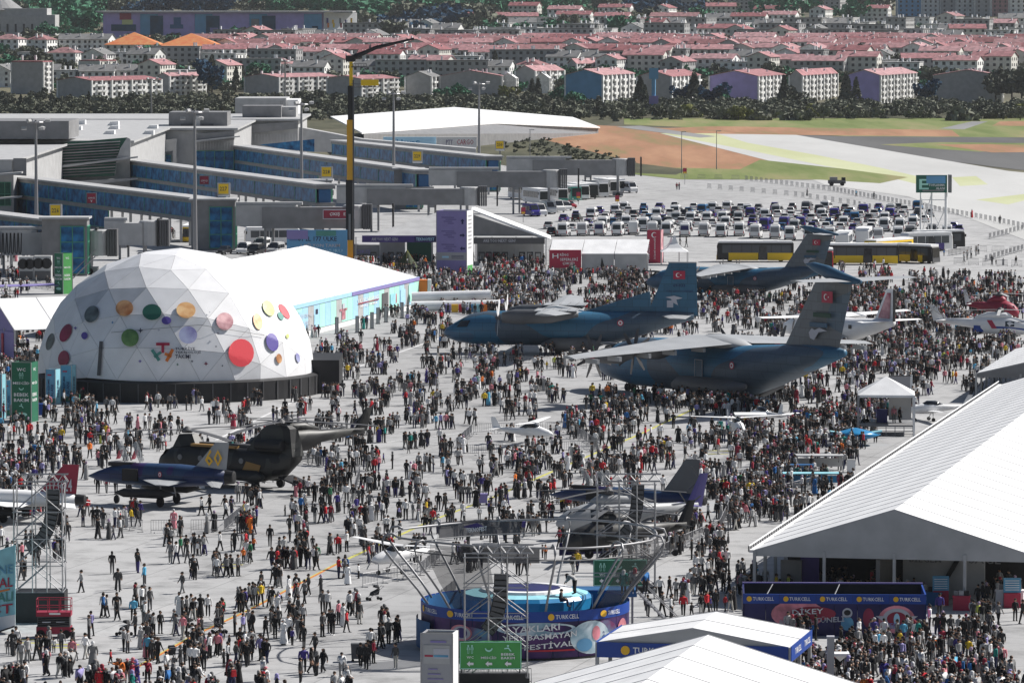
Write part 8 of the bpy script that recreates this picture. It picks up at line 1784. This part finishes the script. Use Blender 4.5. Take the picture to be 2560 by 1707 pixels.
POSES = [('standing', {}), ('standing', {'lwri': (-.12, .24, 1.15), 'lpalm': (-.05, .27, 1.18), 'ltip': (-.02, .28, 1.22), 'lthumb': (-.06, .25, 1.24), 'lelb': (-.26, .02, 1.12)}),
    ('walking', {'lknee': (-.10, .18, .52), 'lankle': (-.10, .2, .08), 'ltoe': (-.10, .36, .04), 'rknee': (.10, -.02, .50), 'rankle': (.10, -.24, .12), 'rtoe': (.10, -.1, .035), 'lelb': (-.25, -.14, 1.13), 'lwri': (-.25, -.16, .90), 'lpalm': (-.25, -.15, .82), 'ltip': (-.24, -.13, .73), 'lthumb': (-.21, -.12, .83), 'relb': (.25, .06, 1.13), 'rwri': (.24, .24, .96), 'rpalm': (.24, .30, .91), 'rtip': (.23, .37, .85), 'rthumb': (.2, .32, .93)}),
    ('walking', {'rknee': (.10, .16, .52), 'rankle': (.10, .20, .10), 'rtoe': (.10, .36, .05), 'lknee': (-.10, -.06, .50), 'lankle': (-.10, -.26, .15), 'ltoe': (-.10, -.15, .04), 'head': (0, .04, 1.59), 'nose': (0, .135, 1.57)}),
    ('pointing', {'relb': (.30, .16, 1.38), 'rwri': (.34, .40, 1.46), 'rpalm': (.35, .48, 1.48), 'rtip': (.35, .58, 1.5), 'rthumb': (.31, .5, 1.52)}),
    ('taking a picture', {'relb': (.24, .16, 1.22), 'rwri': (.12, .32, 1.46), 'rpalm': (.09, .34, 1.53), 'rtip': (.05, .35, 1.58), 'rthumb': (.06, .33, 1.5), 'lelb': (-.24, .16, 1.22), 'lwri': (-.12, .32, 1.46), 'lpalm': (-.09, .34, 1.53), 'ltip': (-.05, .35, 1.58), 'lthumb': (-.06, .33, 1.5)}),
    ('sitting', {'pelvis': (0, 0, .5), 'waist': (0, 0, .65), 'chest': (0, .03, .88), 'neck': (0, .04, 1.04), 'head': (0, .07, 1.15), 'crown': (0, .06, 1.25), 'nose': (0, .165, 1.14), 'lhip': (-.1, .05, .48), 'rhip': (.1, .05, .48), 'lknee': (-.12, .45, .5), 'rknee': (.12, .45, .5), 'lankle': (-.12, .5, .1), 'rankle': (.12, .5, .1), 'ltoe': (-.12, .66, .05), 'rtoe': (.12, .66, .05),
        'lsho': (-.19, .03, .95), 'rsho': (.19, .03, .95), 'lelb': (-.25, .05, .68), 'relb': (.25, .05, .68), 'lwri': (-.16, .3, .6), 'rwri': (.16, .3, .6), 'lpalm': (-.14, .37, .6), 'rpalm': (.14, .37, .6), 'ltip': (-.13, .45, .58), 'rtip': (.13, .45, .58), 'lthumb': (-.1, .38, .63), 'rthumb': (.1, .38, .63)}),
    ('bending', {'waist': (0, .10, 1.08), 'chest': (0, .33, 1.18), 'neck': (0, .46, 1.22), 'head': (0, .56, 1.24), 'crown': (0, .64, 1.28), 'nose': (0, .60, 1.13), 'lsho': (-.18, .36, 1.2), 'rsho': (.18, .36, 1.2), 'lelb': (-.22, .44, .95), 'relb': (.22, .44, .95), 'lwri': (-.18, .6, .8), 'rwri': (.18, .6, .8), 'lpalm': (-.17, .63, .73), 'rpalm': (.17, .63, .73), 'ltip': (-.16, .66, .66), 'rtip': (.16, .66, .66), 'lthumb': (-.13, .62, .75), 'rthumb': (.13, .62, .75)})]
BOD = [(n,)+body(p) for n, p in POSES]
def hair_mesh(kind):
    q = MB(); rings = []
    if kind == 'short': pr = ((.108, -.01), (.112, .03), (.10, .08), (.06, .125), (.01, .14)); sy = 1.12; oy = -.018
    elif kind == 'long': pr = ((.10, -.26), (.115, -.15), (.118, 0), (.11, .07), (.07, .125), (.01, .14)); sy = .95; oy = -.04
    elif kind == 'scarf': pr = ((.17, -.25), (.13, -.14), (.118, -.05), (.124, .03), (.108, .09), (.065, .13), (.01, .145)); sy = 1.02; oy = -.018
    else: pr = ((.112, .02), (.116, .05), (.10, .1), (.06, .13), (.01, .14)); sy = 1.1; oy = 0
    for r, z in pr: rings.append([(r*math.cos(2*PI*k/12), oy+r*sy*math.sin(2*PI*k/12), z) for k in range(12)])
    q.loft(rings)
    if kind == 'cap': q.box((0, .14, .035), (.14, .12, .015))
    o = q.build({'short': 'hair', 'long': 'hair', 'scarf': 'headscarf', 'cap': 'cap'}[kind], 'hair_dark', smooth=True); me = o.data; bpy.data.objects.remove(o); return me
HM = {k: hair_mesh(k) for k in ('short', 'long', 'scarf', 'cap')}
def coat_mesh(z0, r0):
    q = MB(); rings = [[(r*sx_*math.cos(2*PI*k/14), r*sy_*math.sin(2*PI*k/14), z) for k in range(14)] for r, z, sx_, sy_ in ((r0, z0, 1, .95), (r0*.9, z0+.3, 1, .85), (.19, 1.0, 1, .78), (.185, 1.2, 1, .75), (.205, 1.36, 1, .68), (.09, 1.47, 1, .8))]
    o = q.loft(rings).build('long_coat', 'cloth_top_black', smooth=True); me = o.data; bpy.data.objects.remove(o); return me
CM = [coat_mesh(.12, .30), coat_mesh(.55, .25)]
o = MB().box((0, -.22, 1.22), (.3, .17, .42), taper=.8).build('backpack', 'black'); BPM = o.data; bpy.data.objects.remove(o)
o = MB().box((.29, 0, .72), (.1, .3, .26), taper=.9).build('bag', 'black'); BAGM = o.data; bpy.data.objects.remove(o)
LMK = [(136, 1560, 'the red scissor lift'), (40, 1500, 'the printed led screen'), (96, 1440, 'the left speaker tower'), (400, 1262, 'the dark blue jet'), (895, 1652, 'the dark rubbish container'), (1098, 1707, 'the white information pillar'), (1230, 1680, 'the bright green sign'), (990, 1425, 'the white high wing aircraft'), (1313, 1600, 'the round arena'), (1650, 1560, 'the access stairs'),
       (1750, 1440, 'the left posts of the big tent'), (1860, 1640, 'the small fascia tent'), (2076, 1690, 'the thick grey post'), (2100, 1640, 'the slanted white lettering'), (2250, 1640, 'the winged festival badge'), (2352, 1500, 'the left info screen'), (2530, 1510, 'the right info screen'), (2440, 1620, 'the gap right of the blue stand'), (2350, 1707, 'the lower right crowd'), (2520, 1707, 'the bottom right corner'),
       (300, 1660, 'the lower end of the yellow line'), (560, 1560, 'the middle of the yellow line'), (760, 1450, 'the upper part of the yellow line'), (60, 1690, 'the bottom left corner'), (480, 1700, 'the bottom edge left of centre'), (700, 1680, 'the bottom edge near the container'), (250, 1450, 'the open concrete right of the left tower'), (480, 1420, 'the open concrete below the jet'), (2200, 1707, 'the white umbrella canopy')]
USED = set(); PEOPLE_N = [0]
def person(x, y, z=0, rz=None, pose=None, size=None, near=None, forced=None):
    px, py = PX((x, y, 0))
    for attempt in range(200):
        f = forced or {}
        ps = pose if pose is not None else rp.choice((0, 0, 1, 2, 2, 3, 3, 2, 0, 1, 5, 4) if attempt % 2 else (0, 0, 1, 2, 2, 3, 3, 2, 0, 1, 5))
        top = f.get('top') or pick(TW); low = f.get('low') or pick(BW_); hd_ = f.get('head') or rp.choices(('short', 'long', 'scarf', 'cap'), (50, 20, 18, 12))[0]
        coat = f.get('coat', (rp.random() < (.5 if hd_ == 'scarf' else .06))) and ps in (0, 1, 4, 5); child = f.get('child', rp.random() < .13) and not coat and z == 0
        bp_ = (not coat) and rp.random() < .2; bag = not bp_ and rp.random() < .1
        rzz = rz if rz is not None else rp.uniform(-PI, PI)
        a = (rzz+PI/2) % (2*PI); dirn = 'right' if abs(math.cos(a)) > .7 and math.cos(a) > 0 else 'left' if abs(math.cos(a)) > .7 else 'away' if math.sin(a) > 0 else 'this way'
        near_ = near or min(LMK, key=lambda l: (l[0]-px)**2+((l[1]-py)*1.4)**2)[2]
        act = {'standing': 'facing '+dirn, 'walking': 'walking '+dirn, 'pointing': 'pointing', 'taking a picture': 'taking a picture', 'sitting': 'sitting', 'bending': 'bending over'}[BOD[ps][0]]
        ht = {'short': '', 'long': 'long hair, ', 'scarf': 'headscarf, ', 'cap': 'cap, '}[hd_]; ex = 'backpack, ' if bp_ else 'shoulder bag, ' if bag else ''
        lab = ('small child in ' if child else 'person in ')+(top+' long coat, ' if coat else top+' top and '+low+(' trousers, '))+ht+ex+act+' near '+near_
        if len(lab.split()) > 16: lab = lab.replace(ex, '')
        if len(lab.split()) > 16: lab = lab.replace(ht, '')
        if lab not in USED and len(lab.split()) <= 16 and len(re.findall(r"[A-Za-z0-9]+", lab)) <= 16: break
    USED.add(lab); sc = size or (rp.uniform(.55, .72) if child else rp.uniform(.94, 1.06)); n, me, hp_, cp_ = BOD[ps]
    o = bpy.data.objects.new('person', me); COL.objects.link(o); o.location = (x, y, z); o.rotation_euler = (0, 0, rzz); wd = rp.uniform(1.0, 1.12); o.scale = (sc*wd, sc*wd, sc); tag(o, lab, 'person', 'visitors walking around the airfield' if z == 0 else 'people on the arena')
    tm, lm_ = M('cloth_top_'+top.replace(' ', '_')), M('cloth_low_'+low.replace(' ', '_'))
    for i, m in enumerate((M(rp.choice(('skin', 'skin', 'skin_tan'))), tm, tm if coat and False else lm_, M(rp.choice(('shoes', 'shoes', 'shoes_white'))))): o.material_slots[i].link = 'OBJECT'; o.material_slots[i].material = m
    def kid(nm, mesh, m, loc=(0, 0, 0)):
        c = bpy.data.objects.new(nm, mesh); COL.objects.link(c); c.parent = o; c.location = loc; c.material_slots[0].link = 'OBJECT'; c.material_slots[0].material = m
    kid({'short': 'hair', 'long': 'hair', 'scarf': 'headscarf', 'cap': 'cap'}[hd_], HM[hd_], M(rp.choice(('hair_dark', 'hair_dark', 'hair_brown', 'hair_grey'))) if hd_ in ('short', 'long') else M('cloth_top_'+rp.choice(('black', 'white', 'crimson', 'grey', 'lilac', 'pink')) if True else ''), tuple(hp_))
    if coat: kid('long_coat', CM[rp.random() < .4], tm)
    if bp_ and ps not in (6, 7): kid('backpack', BPM, M(rp.choice(('cloth_top_black', 'cloth_top_red', 'cloth_top_charcoal', 'cloth_top_blue'))))
    if bag and ps not in (6, 7): kid('bag', BAGM, M('cloth_top_black'))
    PEOPLE_N[0] += 1; return o
for (x, y, ang) in ind: person(x, y)
# people on the arena, stairs, gazebo
def zat(px, py, Y): return AY(px, py, Y)
pa = AY(1437, 1482, 347); person(pa.x, 347, 3.65, R(70), 7, near='the ring rim', forced={'top': 'light grey', 'low': 'black', 'child': False})
pa = AY(1402, 1500, 344.6); person(pa.x, 345.4, 2.95, R(-100), 6, near='the ring edge', forced={'top': 'dark grey', 'low': 'navy', 'head': 'short', 'child': False})
for i, (px, tp) in enumerate(((1560, 'teal'), (1588, 'light grey'), (1614, 'blue'))): pa = AY(px, 1480, 349); person(pa.x, 350, 3.35, R(160+i*20), 0, near='the stair platform', forced={'top': tp, 'child': False})
for i, (px, py, tp) in enumerate(((2195, 1055, 'lilac'), (2235, 1058, 'pink'), (2250, 1060, 'black'))): Y = G(2215, 1090).y+3.2; person(AY(px, py, Y).x, Y, 1.14, R(150+40*i), (5, 0, 1)[i], near='the gazebo stage', forced={'top': tp, 'child': False})
# two figures alone on the apron beyond the car park are part of the mass below
# prams
def pram(px, py, rz, lab):
    t = thing('pram', G(px, py), lab, 'pram', 'dark folding prams', rz)
    MB().loft([[(-.22, -.3, .45), (.22, -.3, .45), (.22, .3, .38), (-.22, .3, .38)], [(-.25, -.38, .85), (.25, -.38, .85), (.25, .2, .6), (-.25, .2, .6)]]).build('seat', 'cloth_low_charcoal', t)
    MB().loft([[(-.25, -.38, .86), (.25, -.38, .86), (.25, 0, .98), (-.25, 0, .98)], [(-.2, -.3, 1.1), (.2, -.3, 1.1), (.2, -.05, 1.12), (-.2, -.05, 1.12)]]).build('hood', 'black', t)
    q = MB()
    for s in (-.24, .24): q.tube((s, -.7, 1.05), (s, .45, .18), .018, 5); q.tube((s, -.45, .15), (s, .1, .6), .018, 5)
    q.tube((-.24, -.7, 1.05), (.24, -.7, 1.05), .02, 5); q.build('frame', 'galvanised', t)
    for s in (-.26, .26):
        for y in (-.45, .45): MB().tube((s-.02, y, .13), (s+.02, y, .13), .13, 10).build('wheel', 'rubber', t)
for px, py, rz, lab in ((310, 1588, 1.2, 'black pram being parked right of the red lift'), (480, 1584, -1, 'dark pram with a red seat in the group on the yellow line'), (548, 1582, -1.3, 'dark pram right beside the yellow line'), (428, 1652, .3, 'black pram in the crowd at the lower left'), (935, 1500, 2, 'black pram left of the arena'), (2330, 1640, 1, 'black pram right of the blue stand'), (1450, 1182, .5, 'white hooded pram in the middle crowd')): pram(px, py, rz, lab)
# --- the rest of the crowd as one mass
def low_person(pose, coat=False, scarf=False):
    V, Q, Z = [], [], []
    def tubeq(a, b, ra, rb, zone, n=5, sx_=1, sy_=1):
        a, b = Vector(a), Vector(b); d = (b-a).normalized(); u = Vector((1, 0, 0)) if abs(d.x) < .8 else Vector((0, 1, 0)); w = d.cross(u).normalized(); u = w.cross(d); k0 = len(V)
        for c, r in ((a, ra), (b, rb)):
            for i in range(n): an = 2*PI*i/n; p = c+u*(math.cos(an)*r*sx_)+w*(math.sin(an)*r*sy_); V.append(tuple(p))
        for i in range(n): j = (i+1) % n; Q.append((k0+i, k0+j, k0+n+j, k0+n+i)); Z.append(zone)
    l = {'w': .19, 's': .03}[pose]
    for s, f in ((-1, 1), (1, -1)):
        kn = (s*.1, f*l*.45, .5); an = (s*.1, f*l, .06)
        if not coat: tubeq((s*.09, 0, .95), kn, .095, .068, 1); tubeq(kn, an, .068, .05, 1)
        V0 = len(V); x, y, z = an; V.extend([(x-.04, y-.05, 0), (x+.04, y-.05, 0), (x+.04, y+.17, 0), (x-.04, y+.17, 0), (x-.04, y-.05, .09), (x+.04, y-.05, .09), (x+.04, y+.15, .04), (x-.04, y+.15, .04)])
        Q.extend([(V0+4, V0+5, V0+6, V0+7), (V0, V0+1, V0+5, V0+4), (V0+1, V0+2, V0+6, V0+5), (V0+2, V0+3, V0+7, V0+6), (V0+3, V0, V0+4, V0+7)]); Z.extend([3]*5)
        el = (s*.25, -f*l*.3, 1.13); wr = (s*.24, -f*l*.5+.1, .9); tubeq((s*.19, 0, 1.41), el, .062, .05, 0, 4); tubeq(el, wr, .05, .036, 0, 4); tubeq(wr, (s*.235, -f*l*.5+.15, .80), .036, .02, 2, 4)
    if coat: tubeq((0, 0, .1), (0, 0, .98), .27, .18, 0, 8, 1, .85)
    tubeq((0, 0, .9), (0, 0, 1.15), .165, .155, 0, 7, 1, .7); tubeq((0, 0, 1.15), (0, 0, 1.42), .165, .20, 0, 7, 1, .62); tubeq((0, 0, 1.42), (0, 0, 1.5), .19, .06, 0, 7, 1, .7); tubeq((0, 0, 1.48), (0, .01, 1.56), .06, .07, 4 if scarf else 2, 6)
    for z0, z1, ra, rb, zn in ((1.53, 1.60, .075, .098, 4 if scarf else 2), (1.60, 1.67, .10, .102, 4), (1.67, 1.74, .10, .07, 4), (1.74, 1.765, .07, .012, 4)): tubeq((0, .01 if zn == 2 else -.005, z0), (0, 0, z1), ra, rb, zn, 7, .95, 1.1)
    k0 = len(V); V.extend([(-.075, .112, 1.56), (.075, .112, 1.56), (.07, .118, 1.66), (-.07, .118, 1.66)]); Q.append((k0, k0+1, k0+2, k0+3)); Z.append(2)
    return np.array(V), np.array(Q), np.array(Z)
TPL = [low_person('w'), low_person('s'), low_person('w'), low_person('s', True, True), low_person('s', False, True)]
def crowd_mesh(name, P_, lab):
    r3 = np.random.default_rng(len(P_)); VV, QQ, CC = [], [], []; base = 0
    tk = list(TW); tw = np.array([TW[k] for k in tk]); tw = tw/tw.sum(); bk = list(BW_); bw = np.array([BW_[k] for k in bk]); bw = bw/bw.sum()
    for (x, y, ang) in P_:
        k = r3.choice(5, p=(.3, .34, .16, .1, .1)); V, Q, Z = TPL[k]; a = r3.uniform(0, 6.28); s = r3.uniform(.93, 1.07) if r3.random() > .13 else r3.uniform(.55, .75); c, sn = math.cos(a), math.sin(a); wd = s*r3.uniform(1.0, 1.22)
        W_ = np.empty_like(V); W_[:, 0] = (V[:, 0]*c-V[:, 1]*sn)*wd+x; W_[:, 1] = (V[:, 0]*sn+V[:, 1]*c)*wd+y; W_[:, 2] = V[:, 2]*s
        VV.append(W_); QQ.append(Q+base); base += len(V)
        t_ = TOPC[tk[r3.choice(len(tk), p=tw)]]; b_ = BOTC[bk[r3.choice(len(bk), p=bw)]]; hr_ = (.012, .01, .009) if r3.random() < .75 else ((.06, .04, .03) if r3.random() < .6 else (.4, .4, .4))
        if k in (3, 4): hr_ = [(.012, .012, .014), (.6, .6, .6), (.3, .03, .05), (.15, .15, .15), (.4, .3, .4)][r3.integers(0, 5)]
        pal = np.array([t_, b_, (.40, .24, .16), (.03, .03, .03) if r3.random() < .7 else (.5, .5, .5), hr_])*r3.uniform(.8, 1.2); CC.append(pal[Z])
    V = np.concatenate(VV); Q = np.concatenate(QQ).astype(np.int32); C_ = np.clip(np.concatenate(CC), 0, 1); n = len(Q)
    me = bpy.data.meshes.new(name); me.vertices.add(len(V)); me.vertices.foreach_set('co', V.ravel()); me.loops.add(n*4); me.loops.foreach_set('vertex_index', Q.ravel()); me.polygons.add(n); me.polygons.foreach_set('loop_start', np.arange(0, n*4, 4, dtype=np.int32)); me.update(calc_edges=True)
    at = me.color_attributes.new('cloth_colour', 'FLOAT_COLOR', 'CORNER'); cc = np.ones((n*4, 4)); cc[:, :3] = np.repeat(C_, 4, axis=0); at.data.foreach_set('color', cc.ravel().astype(np.float32))
    if 'crowd_cloth' not in MATS:
        m = mat('crowd_cloth', (.1, .1, .1), .85); nt_ = m.node_tree; an_ = nt_.nodes.new('ShaderNodeAttribute'); an_.attribute_name = 'cloth_colour'; nt_.links.new(an_.outputs['Color'], nt_.nodes['Principled BSDF'].inputs['Base Color'])
    me.materials.append(M('crowd_cloth')); o = bpy.data.objects.new(name, me); COL.objects.link(o); return tag(o, lab, 'crowd', kind='stuff')
extra = []
for (x, y) in ((1692, 475), (1698, 476), (1575, 545), (1812, 630), (1700, 615), (1716, 618), (2018, 490), (2185, 498), (2140, 492), (2430, 545), (2500, 560), (2360, 640), (2410, 655), (2418, 650), (2440, 640), (2446, 636), (2428, 645), (2480, 662), (2490, 662), (2508, 664), (2540, 664), (2106, 700), (2305, 712), (66, 715), (90, 716), (118, 718), (124, 720), (20, 690), (30, 686), (36, 692)): g = G(x, y); extra.append((g.x, g.y, 0))
for i in range(90): x = rp.uniform(395, 435) if i < 25 else rp.uniform(885, 1370); y = rp.uniform(590, 600) if i < 25 else rp.uniform(655, 668); g = G(x, y); extra.append((g.x, g.y, 0))
for i in range(70): u, v = rp.uniform(1, BW-1), rp.uniform(1.5, 12); extra.append((OB.x+u*math.cos(RZ)-v*math.sin(RZ), OB.y+u*math.sin(RZ)+v*math.cos(RZ), 0))
crowd_mesh('crowd', rest+extra, 'thousands of visitors in mostly dark clothes filling the concrete between the aircraft and tents')
import sys; print('PEOPLE', len(people), 'ind', PEOPLE_N[0], 'rest', len(rest))

dl = {}
for o in COL.objects:
    if o.parent is None and o.get('category') in ('tree', 'bush', 'house', 'barrier'): dl.setdefault(o['label'], []).append(o)
for L_ in dl.values():
    if 1 < len(L_) <= 20:
        for k, o in enumerate(sorted(L_, key=lambda o: PX(o.location)[0])): o['label'] = ORD[k]+' '+o['label']
